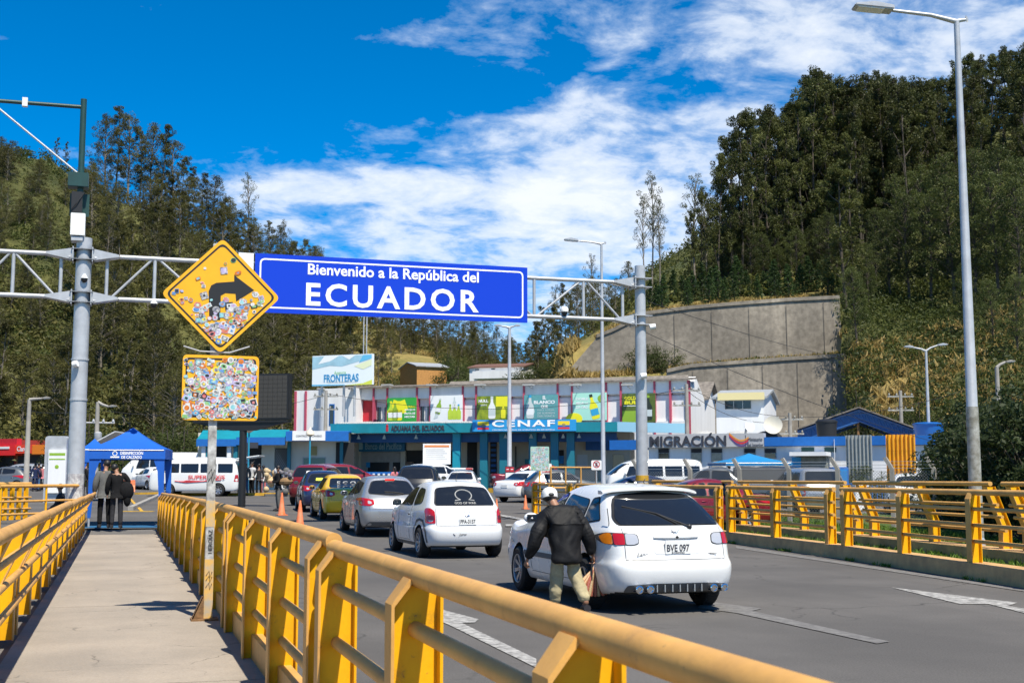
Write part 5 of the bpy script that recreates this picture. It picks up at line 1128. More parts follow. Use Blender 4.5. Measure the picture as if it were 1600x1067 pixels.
def loft_body(name, rows, cols, front, rear, belt, W, m, parent, top_x=.70, hood_x=.84, bulge_r=.09, bulge_f=.14, crown=.05, wheels=(), wr=.33, sub=2, tw=.2):
    """rows: [(z, width factor)] up to the belt; cols: [(y_bottom, y_top, z_top, cabin 0..1)] front to rear; front/rear: y per row (+ (y, z) of the top row)"""
    nr = len(rows); C = [None]*(len(cols)+2); V = 3
    def wf(y):                                       # plan taper towards both ends
        ymx, ymn = front[1], rear[1]; t = (y-(ymx+ymn)/2)/((ymx-ymn)/2); return 1-.075*abs(t)**3.2*(1.25 if t > 0 else 1)
    side = []
    def colpts(c):
        out = []
        if c == 0 or c == len(cols)+1:
            e = front if c == 0 else rear; cab = 0 if c == 0 else rear_cab
            for r in range(nr): z, f = rows[r]; out.append((e[r], W/2*f*wf(e[r]), z))
            y, z, xf = e[nr]; out.append((y, W/2*xf, z)); return out
        yb, yt, zt, cab = cols[c-1]
        for r in range(nr):
            z, f = rows[r]
            if r >= nr-2 and cab < .5: z = min(z, zt-(.10 if r == nr-2 else .045))
            t = max(0, min(1, (z-.5)/(zt-.5)))*(.35 if cab > .5 and r < nr-1 else 1 if cab < .5 else .35)
            out.append((yb+(yt-yb)*(t if r > 1 else 0)*.0, W/2*f*wf(yb), z))
        out.append((yt, W/2*(hood_x+(top_x-hood_x)*cab)*(wf(yb) if cab < .5 else 1), zt)); return out
    rear_cab = 1
    grid = [colpts(c) for c in range(len(cols)+2)]
    bm = bmesh.new(); NC = len(grid); NR = nr+1
    Lv = [[bm.verts.new((-g[1], g[0], g[2])) for g in col] for col in grid]; Rv = [[bm.verts.new((g[1], g[0], g[2])) for g in col] for col in grid]
    for c in range(NC-1):
        for r in range(NR-1): bm.faces.new((Lv[c][r], Lv[c+1][r], Lv[c+1][r+1], Lv[c][r+1])); bm.faces.new((Rv[c][r], Rv[c][r+1], Rv[c+1][r+1], Rv[c+1][r]))
    border = [(0, r) for r in range(NR)]+[(c, NR-1) for c in range(1, NC)]+[(NC-1, r) for r in range(NR-2, -1, -1)]
    strips = []
    for k, (c, r) in enumerate(border):
        y, x, z = grid[c][r]; row = [Lv[c][r]]
        for j in (1, 2, 3, 4, 5):
            t = -1+j/3; q = 1-t*t
            yy, zz = y, z
            if c == 0: yy += bulge_f*q*(1 if r < NR-1 else .7)
            elif c == NC-1: yy -= bulge_r*q*(1 if r < NR-1 else .4)
            if r == NR-1: zz += crown*q*(1 if 0 < c < NC-1 else .6)
            if 0 < c < NC-1 and cols[c-1][3] < .5: yy += bulge_f*.6*q*(1 if c < NC/2 else -.4)
            row.append(bm.verts.new((x*t, yy, zz)))
        row.append(Rv[c][r]); strips.append(row)
    for a, b in zip(strips, strips[1:]):
        for j in range(6): bm.faces.new((a[j], b[j], b[j+1], a[j+1]))
    # underside
    und = [[Lv[c][0]]+[None]*5+[Rv[c][0]] for c in range(NC)]
    for j in range(1, 6): und[0][j] = strips[0][j]; und[NC-1][j] = strips[-1][j]
    for c in range(1, NC-1):
        y, x, z = grid[c][0]
        for j in range(1, 6): und[c][j] = bm.verts.new((x*(-1+j/3), y, z))
    for c in range(NC-1):
        for j in range(6): bm.faces.new((und[c][j], und[c][j+1], und[c+1][j+1], und[c+1][j]))
    bmesh.ops.recalc_face_normals(bm, faces=bm.faces)
    cl = bm.edges.layers.float.new('crease_edge')
    for c in range(NC-1):
        for vv in (Lv, Rv):
            e = bm.edges.get((vv[c][0], vv[c+1][0])); e[cl] = .6
            e = bm.edges.get((vv[c][nr-1], vv[c+1][nr-1])); e[cl] = .35
    for r_ in creases_rows:
        for (A_, B_) in zip(strips[-1-r_][:-1], strips[-1-r_][1:]):
            e = bm.edges.get((A_, B_)); e[cl] = .75
    me = bpy.data.meshes.new(name); bm.to_mesh(me); bm.free()
    o = bpy.data.objects.new(name, me); COL.objects.link(o)
    o.modifiers.new('s', 'SUBSURF').levels = sub
    me2 = evaluate(o)
    bv = BVHTree.FromPolygons([v.co.copy() for v in me2.vertices], [tuple(p.vertices) for p in me2.polygons])
    # wheel arches cut out of the body
    o.modifiers.clear(); o.data = me2; me2.materials.append(m); me2.materials.append(M_under)
    if wheels:
        cm = MB()
        for (x, y) in wheels: s = 1 if x > 0 else -1; cm.lathe([(wr, s*(abs(x)-tw)), (wr, s*(abs(x)+.35))], 28, axis='x', c=(0, y, wheel_z), k=1)
        co = cm.build('cut', [m, M_under]); bo = o.modifiers.new('b', 'BOOLEAN'); bo.operation = 'DIFFERENCE'; bo.solver = 'EXACT'; bo.object = co
        me3 = evaluate(o); o.modifiers.clear(); o.data = me3; bpy.data.objects.remove(co)
    me = o.data
    for p in me.polygons:
        if p.normal.z < -.85 and p.center.z < rows[0][0]+.06: p.material_index = 1
    shade(me, 38); o.parent = parent; o.name = name
    return o, bv
creases_rows = []; wheel_z = .30
def evaluate(o):
    bpy.context.view_layer.update(); dg = bpy.context.evaluated_depsgraph_get()
    return bpy.data.meshes.new_from_object(o.evaluated_get(dg))
def patch(bv, name, poly, view, mats, parent, off=.004, grid=.07, r=0, smooth=True, clip=None, dirv=None, edge=0):
    """piece that hugs the body: outline drawn from the side ('L','R': y,z), rear/front ('B','F': x,z), top ('T': x,y)"""
    if r: poly = rpoly(poly, r, 3)
    P2 = [Vector(p) for p in poly]; pts = []
    for a, b in zip(P2, P2[1:]+P2[:1]):
        n = max(1, int((b-a).length/grid)); pts += [a.lerp(b, i/n) for i in range(n)]
    nb = len(pts); xs = [p.x for p in P2]; ys = [p.y for p in P2]
    def inside(p):
        c = False
        for a, b in zip(pts, pts[1:]+pts[:1]):
            if (a.y > p.y) != (b.y > p.y) and p.x < (b.x-a.x)*(p.y-a.y)/(b.y-a.y)+a.x: c = not c
        return c
    x = min(xs)+grid/2
    while x < max(xs):
        y = min(ys)+grid/2
        while y < max(ys):
            p = Vector((x, y))
            if inside(p) and min((q-p).length for q in pts) > grid*.4: pts.append(p)
            y += grid
        x += grid
    res = delaunay_2d_cdt(pts[:], [(i, (i+1) % nb) for i in range(nb)], [], 1, 1e-5)
    v2, fc_ = res[0], res[2]
    D_ = {'L': (Vector((-4, 0, 0)), Vector((1, 0, 0))), 'R': (Vector((4, 0, 0)), Vector((-1, 0, 0))), 'B': (Vector((0, -6, 0)), Vector((0, 1, 0))), 'F': (Vector((0, 6, 0)), Vector((0, -1, 0))), 'T': (Vector((0, 0, 4)), Vector((0, 0, -1)))}[view]
    vs = []; last = None
    for p in v2:
        o = Vector((0, p.x, p.y)) if view in 'LR' else (Vector((p.x, 0, p.y)) if view in 'BF' else Vector((p.x, p.y, 0)))
        d = dirv or D_[1]; o = o-d*6 if dirv else o+D_[0]
        hit, nrm_, _, _ = bv.ray_cast(o, d)
        if hit is None:
            hit2, n2_, _, _ = bv.find_nearest(o+d*(6 if dirv else 3)); vs.append(hit2+n2_*off if hit2 else o+d*3); continue
        vs.append(hit+nrm_*off)
    mb = MB(); fl = view in 'RF'; mb.add(vs, [tuple(f) for f in fc_]); o = mb.build(name, mats, parent)
    me = o.data; me.polygons.foreach_set('use_smooth', [True]*len(me.polygons))
    ce = Vector((0, .2 if abs(vs[0].y) < 9 else 0, .6))
    up = sum((p.normal for p in me.polygons), Vector()); ref = -(dirv or D_[1])
    if up.dot(ref) < 0: me.flip_normals()
    return o
def line_patch(bv, name, pts, view, m, parent, w=.008, off=.003, n=14, join=None):
    """thin ribbon along a drawn line on the body"""
    D_ = {'L': (Vector((-4, 0, 0)), Vector((1, 0, 0))), 'R': (Vector((4, 0, 0)), Vector((-1, 0, 0))), 'B': (Vector((0, -6, 0)), Vector((0, 1, 0))), 'T': (Vector((0, 0, 4)), Vector((0, 0, -1)))}[view]
    l = []
    for a, b in zip(pts, pts[1:]):
        for i in range(n): t = i/n; l.append((a[0]+(b[0]-a[0])*t, a[1]+(b[1]-a[1])*t))
    l.append(pts[-1]); vs = []
    for p in l:
        o = Vector((0, p[0], p[1])) if view in 'LR' else (Vector((p[0], 0, p[1])) if view == 'B' else Vector((p[0], p[1], 0)))
        hit = bv.ray_cast(o+D_[0], D_[1])[0]
        if hit is None: continue
        vs.append(hit-D_[1]*off*.2)
    if len(vs) < 2: return
    mb = join or MB(); mb.tube(vs, w/2, 5); return None if join else mb.build(name, m, parent)
def wheel(parent, x, y, r=.30, w=.19, spokes=7, hub=M_rim, z=None):
    s = 1 if x > 0 else -1; z = z or r
    o = empty('x'); bpy.data.objects.remove(o)
    mb = MB(); n = 30
    mb.lathe([(r*.62, -w*.5), (r*.86, -w*.55), (r*.97, -w*.42), (r, -w*.2), (r, w*.2), (r*.97, w*.42), (r*.86, w*.55), (r*.62, w*.5)], n, axis='x', closed=True)
    for i in range(48):
        a = 2*math.pi*i/48; mb.M = Matrix.Rotation(a, 4, 'X'); mb.box(-w*.36, w*.36, -.006, .006, r-.004, r+.004)
    mb.M = Matrix(); t = mb.build('wheel', M_tyre, parent, smooth=35); t.location = (x, y, z)
    mb = MB(); k = s*w*.32
    mb.lathe([(r*.60, -w*.45*s), (r*.66, s*w*.48), (r*.645, s*w*.53), (r*.60, s*w*.50), (r*.57, s*w*.1), (r*.57, -s*w*.4)], 28, axis='x', closed=True)
    for i in range(spokes):
        mb.M = Matrix.Rotation(2*math.pi*i/spokes, 4, 'X'); mb.add([(s*w*.30, -r*.07, r*.12), (s*w*.30, r*.07, r*.12), (s*w*.46, r*.09, r*.60), (s*w*.46, -r*.09, r*.60), (s*w*.18, -r*.07, r*.12), (s*w*.18, r*.07, r*.12), (s*w*.32, r*.09, r*.60), (s*w*.32, -r*.09, r*.60)], [(0,1,2,3),(7,6,5,4),(0,3,7,4),(1,5,6,2),(3,2,6,7)])
    mb.M = Matrix(); mb.lathe([(r*.16, s*w*.15), (r*.16, s*w*.36), (r*.1, s*w*.40)], 12, axis='x'); rim = mb.build('rim', hub, t, smooth=30)
    mb = MB(); mb.lathe([(r*.60, s*w*.06), (.02, s*w*.09)], 20, axis='x'); mb.build('disc', M_hub, t)
    return t
def mirror(parent, x, y, z, m, s=1.0):
    sg = 1 if x > 0 else -1
    mb = MB(); mb.ball((x+sg*.10*s, y, z+.02), (.10*s, .055, .07*s), 12, 8); o = mb.build('wing_mirror', m, parent, smooth=60)
    mb = MB(); mb.add([(x+sg*.02, y-.056, z-.03), (x+sg*.17, y-.05, z-.03), (x+sg*.17, y-.05, z+.065), (x+sg*.02, y-.056, z+.065)], [(0,1,2,3)]); mb.build('mirror_glass', M_cglass, o)
def plate(bv, parent, txt, z, m=M_platew, w=.30, h=.15, x=0, y=None, sub=None, tilt=0):
    hit = bv.ray_cast(Vector((x, -6, z)), Vector((0, 1, 0)))[0]; y = (hit.y if hit else -2)-.02 if y is None else y
    mb = MB(); mb.box(x-w/2, x+w/2, y-.006, y+.01, z-h/2, z+h/2); o = mb.build('number_plate', m, parent, bevel=.004)
    if txt:
        mb = MB(); text_mb(mb, txt, .1, x, z-.008, y-.007, bold=.002, ext=.001, fit=(w*.88, h*.52))
        if sub: text_mb(mb, sub, .03, x, z-h*.38, y-.007, ext=.001, fit=(w*.5, h*.12))
        mb.build('characters', M_lettd, o)
    return o

def make_car(kind, color, label, loc, rz, group=None, detail=1, plate_txt=None, plate_m=M_platew, cat='car', **kw):
    global wheel_z, creases_rows
    root = empty('parked_car' if kw.get('parked') else ('taxi' if cat == 'taxi' else 'car'), loc, rz, label, cat, group)
    sub = 2 if detail else 1; WS = []
    if kind == 'hatch_near':        # long five-door hatchback, window wrapping low at the rear
        W, wb, L = 1.65, 2.52, 4.2; wheel_z = .295; creases_rows = [4]
        rows = [(.20, .90), (.28, .965), (.46, 1.0), (.555, 1.0), (.585, .975), (.80, .975), (.90, .945), (.945, .905)]
        front = [1.86, 2.04, 2.12, 2.10, 2.07, 1.98, 1.86, 1.80]+[(1.66, .80, .74)]
        rear = [-1.94, -2.06, -2.10, -2.09, -2.04, -1.99, -1.95, -1.92]+[(-1.36, 1.325, .66)]
        cols = [(1.55, 1.50, .86, 0), (1.0, .98, .96, 0), (.86, .80, .985, 0), (.62, .10, 1.355, 1), (.0, -.35, 1.405, 1), (-.70, -.85, 1.395, 1), (-1.45, -1.2, 1.365, 1)]
        top_x = .665; belt = .93
    elif kind == 'corsa':
        W, wb, L = 1.62, 2.44, 3.73; wheel_z = .285; creases_rows = [4]
        rows = [(.20, .90), (.28, .97), (.46, 1.0), (.575, 1.0), (.60, .97), (.82, .965), (.92, .93), (.97, .90)]
        front = [1.62, 1.78, 1.84, 1.82, 1.78, 1.70, 1.60, 1.56]+[(1.46, .84, .74)]
        rear = [-1.70, -1.84, -1.885, -1.87, -1.80, -1.76, -1.70, -1.67]+[(-1.30, 1.36, .66)]
        cols = [(1.35, 1.3, .90, 0), (.92, .90, .985, 0), (.80, .76, 1.0, 0), (.55, .08, 1.375, 1), (.0, -.3, 1.42, 1), (-.65, -.75, 1.415, 1), (-1.25, -1.10, 1.40, 1)]
        top_x = .70; belt = .95
    elif kind == 'hatch':
        W, wb, L = 1.69, 2.48, 3.9; wheel_z = .30; creases_rows = [3]
        rows = [(.20, .90), (.28, .97), (.48, 1.0), (.66, .985), (.86, .975), (.95, .945), (.995, .905)]
        front = [1.72, 1.88, 1.95, 1.93, 1.84, 1.72, 1.66]+[(1.5, .86, .72)]
        rear = [-1.74, -1.88, -1.93, -1.93, -1.84, -1.76, -1.72]+[(-1.28, 1.40, .62)]
        cols = [(1.35, 1.3, .92, 0), (1.0, .98, .985, 0), (.88, .84, 1.01, 0), (.6, .10, 1.42, 1), (.0, -.3, 1.475, 1), (-.65, -.75, 1.47, 1), (-1.25, -1.10, 1.44, 1)]
        top_x = .68; belt = .97
    elif kind == 'sedan':
        W, wb, L = 1.70, 2.58, 4.45; wheel_z = .30; creases_rows = [3]
        rows = [(.20, .90), (.28, .965), (.48, 1.0), (.62, .985), (.82, .975), (.90, .945), (.935, .915)]
        front = [2.0, 2.14, 2.2, 2.18, 2.1, 2.0, 1.95]+[(1.8, .80, .74)]
        rear = [-2.08, -2.2, -2.24, -2.24, -2.2, -2.17, -2.15]+[(-2.08, .965, .80)]
        cols = [(1.6, 1.55, .86, 0), (1.12, 1.1, .935, 0), (1.0, .95, .955, 0), (.75, .25, 1.37, 1), (.1, -.2, 1.42, 1), (-.55, -.85, 1.38, 1), (-1.2, -1.42, 1.0, .1), (-1.7, -1.72, .985, 0)]
        top_x = .66; belt = .92
    elif kind == 'suv':
        W, wb, L = 1.82, 2.65, 4.5; wheel_z = .36; creases_rows = [3]
        rows = [(.30, .90), (.38, .97), (.58, 1.0), (.80, .99), (1.0, .98), (1.09, .955), (1.14, .92)]
        front = [2.05, 2.16, 2.22, 2.22, 2.18, 2.1, 2.04]+[(1.9, 1.02, .78)]
        rear = [-2.05, -2.18, -2.22, -2.22, -2.16, -2.10, -2.07]+[(-1.78, 1.62, .68)]
        cols = [(1.7, 1.65, 1.06, 0), (1.2, 1.18, 1.13, 0), (1.08, 1.04, 1.15, 0), (.8, .35, 1.60, 1), (.1, -.2, 1.68, 1), (-.8, -.9, 1.68, 1), (-1.6, -1.55, 1.655, 1)]
        top_x = .72; belt = 1.12
    elif kind == 'pickup':
        W, wb, L = 1.80, 3.0, 5.1; wheel_z = .37; creases_rows = []
        rows = [(.34, .90), (.42, .97), (.62, 1.0), (.82, .99), (1.0, .98), (1.08, .96), (1.12, .93)]
        front = [2.4, 2.5, 2.55, 2.55, 2.5, 2.42, 2.38]+[(2.2, 1.04, .78)]
        rear = [-2.5, -2.55, -2.56, -2.56, -2.56, -2.56, -2.55]+[(-2.54, 1.15, .90)]
        cols = [(2.0, 1.95, 1.08, 0), (1.5, 1.48, 1.14, 0), (1.4, 1.35, 1.16, 0), (1.1, .7, 1.60, 1), (.5, .2, 1.70, 1), (-.35, -.35, 1.68, 1), (-.7, -.62, 1.17, .1), (-1.6, -1.6, 1.15, .1)]
        top_x = .74; belt = 1.1; kw['hx'] = .9
    elif kind == 'van':
        W, wb, L = 1.75, 2.6, 4.75; wheel_z = .32; creases_rows = []
        rows = [(.26, .92), (.34, .975), (.6, 1.0), (.85, 1.0), (1.05, .995), (1.2, .985), (1.26, .97)]
        front = [2.2, 2.28, 2.30, 2.28, 2.24, 2.18, 2.14]+[(2.06, 1.34, .84)]
        rear = [-2.25, -2.34, -2.36, -2.36, -2.35, -2.33, -2.32]+[(-2.2, 1.9, .84)]
        cols = [(2.0, 1.98, 1.40, .1), (1.7, 1.42, 1.86, 1), (.8, .6, 1.97, 1), (-.2, -.3, 1.99, 1), (-1.2, -1.3, 1.99, 1), (-2.0, -1.95, 1.96, 1)]
        top_x = .84; belt = 1.24
    elif kind == 'minibus':
        W, wb, L = 1.95, 3.6, 6.2; wheel_z = .36; creases_rows = []
        rows = [(.30, .93), (.38, .98), (.7, 1.0), (1.0, 1.0), (1.2, 1.0), (1.36, .99), (1.42, .98)]
        front = [2.9, 3.0, 3.04, 3.02, 2.98, 2.9, 2.86]+[(2.78, 1.55, .86)]
        rear = [-3.0, -3.06, -3.08, -3.08, -3.07, -3.06, -3.05]+[(-2.9, 2.35, .88)]
        cols = [(2.7, 2.66, 1.62, .1), (2.3, 2.0, 2.3, 1), (1.2, 1.0, 2.46, 1), (-.2, -.3, 2.48, 1), (-1.6, -1.6, 2.48, 1), (-2.7, -2.65, 2.45, 1)]
        top_x = .86; belt = 1.4
    hx = kw.get('hx', .84)
    ax = {'hatch_near': .0, 'corsa': .0}.get(kind, 0.0)
    ry = {'hatch_near': -1.27, 'corsa': -1.20, 'hatch': -1.22, 'sedan': -1.30, 'suv': -1.33, 'pickup': -1.45, 'van': -1.35, 'minibus': -1.9}[kind]; fy = ry+wb
    wr_ = wheel_z; tx = W/2-.11
    wheels = [(s*(tx+.0), y) for s in (-1, 1) for y in (ry, fy)]
    body, bv = loft_body('body', rows, cols, front, rear, belt, W, color, root, top_x=top_x, hood_x=hx, wheels=[(s*(W/2), y) for s in (-1, 1) for y in (ry, fy)], wr=wr_+.055, sub=sub, tw=.27,
                         bulge_r=.10 if kind not in ('van', 'minibus', 'pickup') else .03, bulge_f=.15 if kind not in ('van', 'minibus') else .06, crown=.045)
    for x, y in wheels: wheel(root, x, y, wr_, .195 if kind != 'pickup' else .22, kw.get('spokes', 7), kw.get('rimm', M_rim))
    K = kind; gr = (.035 if kind in ('hatch_near', 'corsa') else .06) if detail else .16
    def win(nm, poly, view, r=.05, ring=True, m=M_cglass, **k):
        if ring:
            P3 = [Vector(p) for p in poly]; c = sum(P3, Vector((0, 0)))/len(P3); big = [tuple(p+(p-c).normalized()*.028) for p in P3]
            se = patch(bv, 'seal', big, view, M_cseal, root, .004, gr, r*1.2, **k)
            g_ = patch(bv, nm, poly, view, m, root, .0085, gr, r, **k); se.parent = g_; return g_
        return patch(bv, nm, poly, view, m, root, .0055, gr, r, **k)
    if K in ('hatch_near', 'corsa', 'hatch'):
        zt = {'hatch_near': 1.30, 'corsa': 1.315, 'hatch': 1.375}[K]; zb = {'hatch_near': .955, 'corsa': .985, 'hatch': 1.03}[K]
        for v in 'LR':
            if K == 'hatch_near':
                win('side_window', [(.62, zb), (-.12, zb), (-.16, zt), (.06, zt+.0)], v); win('side_window', [(-.22, zb), (-.98, zb+.01), (-.98, zt-.06), (-.24, zt)], v, .08)
                win('quarter_window', [(-1.06, zb+.03), (-1.50, zb+.07), (-1.20, zt-.04), (-1.05, zt-.05)], v, .03)
            elif K == 'corsa':
                win('side_window', [(.60, zb), (-.38, zb), (-.40, zt), (.10, zt)], v); win('side_window', [(-.50, zb), (-1.12, zb+.05), (-1.0, zt-.04), (-.52, zt)], v, .10)
            else:
                win('side_window', [(.60, zb-.02), (-.18, zb), (-.2, zt), (.10, zt)], v); win('side_window', [(-.28, zb), (-1.02, zb+.06), (-1.05, zt-.06), (-.30, zt)], v, .07)
        if K == 'hatch_near':
            rw = win('rear_window', [(-.595, zb+.02), (.595, zb+.02), (.605, zb+.09), (.48, 1.295), (0, 1.32), (-.48, 1.295), (-.605, zb+.09)], 'B', .10)
        elif K == 'corsa': rw = win('rear_window', [(-.54, .99), (.54, .99), (.56, 1.03), (.48, 1.31), (.0, 1.33), (-.48, 1.31), (-.56, 1.03)], 'B', .07)
        else: rw = win('rear_window', [(-.56, 1.05), (0, 1.02), (.56, 1.05), (.57, 1.12), (.45, 1.36), (0, 1.38), (-.45, 1.36), (-.57, 1.12)], 'B', .07)
        win('windscreen', [(-.6, 1.02), (.6, 1.02), (.48, zt-.01), (-.48, zt-.01)], 'F', .06)
    elif K == 'sedan':
        for v in 'LR':
            win('side_window', [(.70, .955), (-.08, .96), (-.10, 1.31), (.20, 1.31)], v); win('side_window', [(-.18, .96), (-.95, .98), (-.80, 1.29), (-.20, 1.31)], v)
        win('rear_window', [(-.56, 1.01), (.56, 1.01), (.45, 1.30), (-.45, 1.30)], 'B', .06); win('windscreen', [(-.6, .99), (.6, .99), (.46, 1.31), (-.46, 1.31)], 'F', .06)
    elif K == 'suv':
        for v in 'LR':
            win('side_window', [(.75, 1.17), (-.05, 1.18), (-.07, 1.54), (.33, 1.54)], v); win('side_window', [(-.15, 1.18), (-.95, 1.19), (-.95, 1.54), (-.17, 1.54)], v); win('quarter_window', [(-1.05, 1.2), (-1.75, 1.24), (-1.58, 1.52), (-1.05, 1.54)], v)
        win('rear_window', [(-.64, 1.18), (.64, 1.18), (.54, 1.56), (-.54, 1.56)], 'B', .07); win('windscreen', [(-.68, 1.19), (.68, 1.19), (.54, 1.55), (-.54, 1.55)], 'F', .06)
    elif K == 'pickup':
        for v in 'LR': win('side_window', [(1.05, 1.16), (.42, 1.17), (.40, 1.56), (.72, 1.55)], v); win('side_window', [(.32, 1.17), (-.38, 1.18), (-.28, 1.56), (.30, 1.57)], v)
        win('windscreen', [(-.68, 1.2), (.68, 1.2), (.56, 1.56), (-.56, 1.56)], 'F', .06)
        mb = MB(); mb.prism([(-.4, 1.19), (-2.5, 1.19), (-2.42, 1.66), (-.45, 1.74)], 'x', -.74, .74); cp = mb.build('canopy', M_cream2 if not kw.get('tent') else kw['tent'], root, bevel=.05)
    elif K == 'van':
        for v in 'LR':
            for a, b in ((1.45, .72), (.6, -.28), (-.42, -1.2), (-1.32, -2.05)): win('side_window', [(a-.02, 1.22), (b, 1.22), (b, 1.66), (a-(.2 if a > 1 else 0), 1.66)], v, .04)
        win('rear_window', [(-.62, 1.25), (.62, 1.25), (.6, 1.72), (-.6, 1.72)], 'B'); win('windscreen', [(-.74, 1.28), (.74, 1.28), (.68, 1.78), (-.68, 1.78)], 'F')
    elif K == 'minibus':
        for v in 'LR':
            for a, b in ((1.95, 1.1), (1.0, -.0), (-.1, -1.1), (-1.2, -1.95), (-2.05, -2.8)): win('side_window', [(a, 1.42), (b, 1.42), (b, 2.05), (a-(.2 if a > 1.5 else 0), 2.05)], v, .05)
        win('rear_window', [(-.7, 1.45), (.7, 1.45), (.68, 2.1), (-.68, 2.1)], 'B'); win('windscreen', [(-.84, 1.45), (.84, 1.45), (.76, 2.15), (-.76, 2.15)], 'F')
    # lights
    dl = Vector((.55, 1, 0)).normalized(); dr = Vector((-.55, 1, 0)).normalized()
    def lamp(nm, poly, m, dirv, off=.007, r=.02, side=1, par=None):
        pp = [(p[0], p[1]) for p in poly]; return patch(bv, nm, pp, 'B', m, par or root, off, .06, r, dirv=dirv)
    def bothlamps(nm, poly, m, off=.007, par=None, r=.02):     # poly for the right-hand lamp in x,z at the body's rear
        out = []
        for s in (-1, 1): out.append(patch(bv, nm, [(p[0]*s*(.965 if K == 'hatch_near' else 1), p[1]) for p in poly], 'B', m, (par[s > 0] if par else root), off, .022 if detail else .06, r))
        return out
    if K == 'hatch_near':
        ls = bothlamps('tail_light', [(.45, .775), (.46, .87), (.50, .890), (.76, .895), (.795, .855), (.79, .765), (.52, .755)], M_seam, .004, r=.04)
        bothlamps('reversing_lamp', [(.46, .785), (.47, .86), (.50, .880), (.605, .883), (.605, .764), (.52, .764)], M_tailc, .010, ls); bothlamps('brake_lamp', [(.615, .764), (.615, .884), (.715, .887), (.715, .764)], M_tail, .010, ls); bothlamps('indicator_lamp', [(.725, .766), (.725, .888), (.755, .887), (.785, .850), (.780, .772)], M_taila, .010, ls)
    elif K == 'corsa':
        ls = bothlamps('tail_light', [(.60, .66), (.60, .88), (.66, .94), (.71, .94), (.73, .88), (.735, .66)], M_tail, .010); bothlamps('indicator_lamp', [(.615, .72), (.615, .80), (.722, .80), (.725, .72)], mat('tail_light_smoke', (.10, .02, .03), .15), .012, ls)
    elif K in ('hatch', 'sedan'):
        z = .80 if K == 'hatch' else .78; ls = bothlamps('tail_light', [(.48, z+.0), (.50, z+.10), (.76, z+.16), (.80, z+.12), (.79, z-.04), (.6, z-.05)], M_tail, .008); bothlamps('indicator_lamp', [(.55, z), (.56, z+.06), (.64, z+.08), (.64, z)], M_tailc, .012, ls)
    elif K in ('suv', 'pickup'): ls = bothlamps('tail_light', [(.70, .78), (.70, 1.08), (.80, 1.08), (.84, 1.0), (.85, .78)], M_tail, .008); bothlamps('reversing_lamp', [(.715, .82), (.715, .88), (.83, .88), (.835, .82)], M_tailc, .012, ls)
    else: ls = bothlamps('tail_light', [(.70, .75), (.70, 1.1), (.8, 1.1), (.82, .75)], M_tail, .008)
    zf = {'hatch_near': .66, 'corsa': .68, 'hatch': .72, 'sedan': .66, 'suv': .88, 'pickup': .9, 'van': .8, 'minibus': .9}[K]
    for s in (-1, 1): patch(bv, 'headlight', [(s*.44, zf-.07), (s*.46, zf+.06), (s*.72, zf+.08), (s*.78, zf-.03)], 'F', M_tailc, root, .008, .08, .02)
    patch(bv, 'grille', [(-.36, zf-.06), (.36, zf-.06), (.38, zf+.04), (-.38, zf+.04)], 'F', M_seam, root, .006, .1, .02)
    patch(bv, 'front_intake', [(-.5, zf-.36), (.5, zf-.36), (.45, zf-.22), (-.45, zf-.22)], 'F', M_seam, root, .006, .1, .03)
    mz = {'hatch_near': .97, 'corsa': 1.0, 'hatch': 1.03, 'sedan': .98, 'suv': 1.2, 'pickup': 1.2, 'van': 1.3, 'minibus': 1.55}[K]; my = {'hatch_near': .50, 'corsa': .48, 'hatch': .50, 'sedan': .62, 'suv': .7, 'pickup': 1.0, 'van': 1.5, 'minibus': 2.15}[K]
    for s in (-1, 1): mirror(root, s*(W/2*.93), my, mz, color if K != 'corsa' else M_cream2, 1 if K not in ('van', 'minibus') else 1.3)
    if K not in ('van', 'minibus', 'pickup'):
        # seams of doors and tailgate
        mb = MB(); mbs = {'hatch_near': (.66, -.17, -1.02), 'corsa': (.62, -.45, None), 'hatch': (.64, -.23, -1.05), 'sedan': (.74, -.13, -.95), 'suv': (.8, -.1, -1.0)}[K]
        zt2 = rows[-1][0]
        for v in 'LR':
            for y in mbs:
                if y is not None: line_patch(bv, 's', [(y, .33 if (y > -.8) else .62), (y, zt2)], v, None, None, join=mb)
            line_patch(bv, 's', [(mbs[0], .31), (mbs[2] if mbs[2] else mbs[1], .31)], v, None, None, join=mb)
        z1 = {'hatch_near': .60, 'corsa': .615, 'hatch': .67, 'sedan': .62, 'suv': .82}[K]; xw = {'hatch_near': .60, 'corsa': .585, 'hatch': .62, 'sedan': .60, 'suv': .70}[K]; zt3 = rows[-1][0]
        line_patch(bv, 's', [(-xw, zt3), (-xw-.0, z1), (xw, z1), (xw, zt3)], 'B', None, None, join=mb)
        if K == 'sedan': line_patch(bv, 's', [(-.62, -1.5), (-.62, -2.1)], 'T', None, None, join=mb); line_patch(bv, 's', [(.62, -1.5), (.62, -2.1)], 'T', None, None, join=mb)
        mb.build('panel_gaps', M_seam, root)
        for v, s in (('L', -1), ('R', 1)):
            for y in [q-.0 for q in mbs[1:] if q is not None]:
                h = bv.ray_cast(Vector((s*4, y+.14, .80 if K != 'suv' else .98)), Vector((-s, 0, 0)))[0]
                if h: mb = MB(); mb.ball((h.x, h.y, h.z), (.022, .085, .018), 8, 6); mb.build('door_handle', color if K != 'corsa' else M_cream2, root, smooth=60)
        patch(bv, 'sill_trim', [(-2 if False else ry+.42, .225), (fy-.42, .225), (fy-.42, .275), (ry+.42, .275)], 'L', M_cream2, root, .004, .2) if K != 'hatch_near' else None
    zp = {'hatch_near': .735, 'corsa': .70, 'hatch': .46, 'sedan': .72, 'suv': .92, 'pickup': .9, 'van': .55, 'minibus': .6}[K]
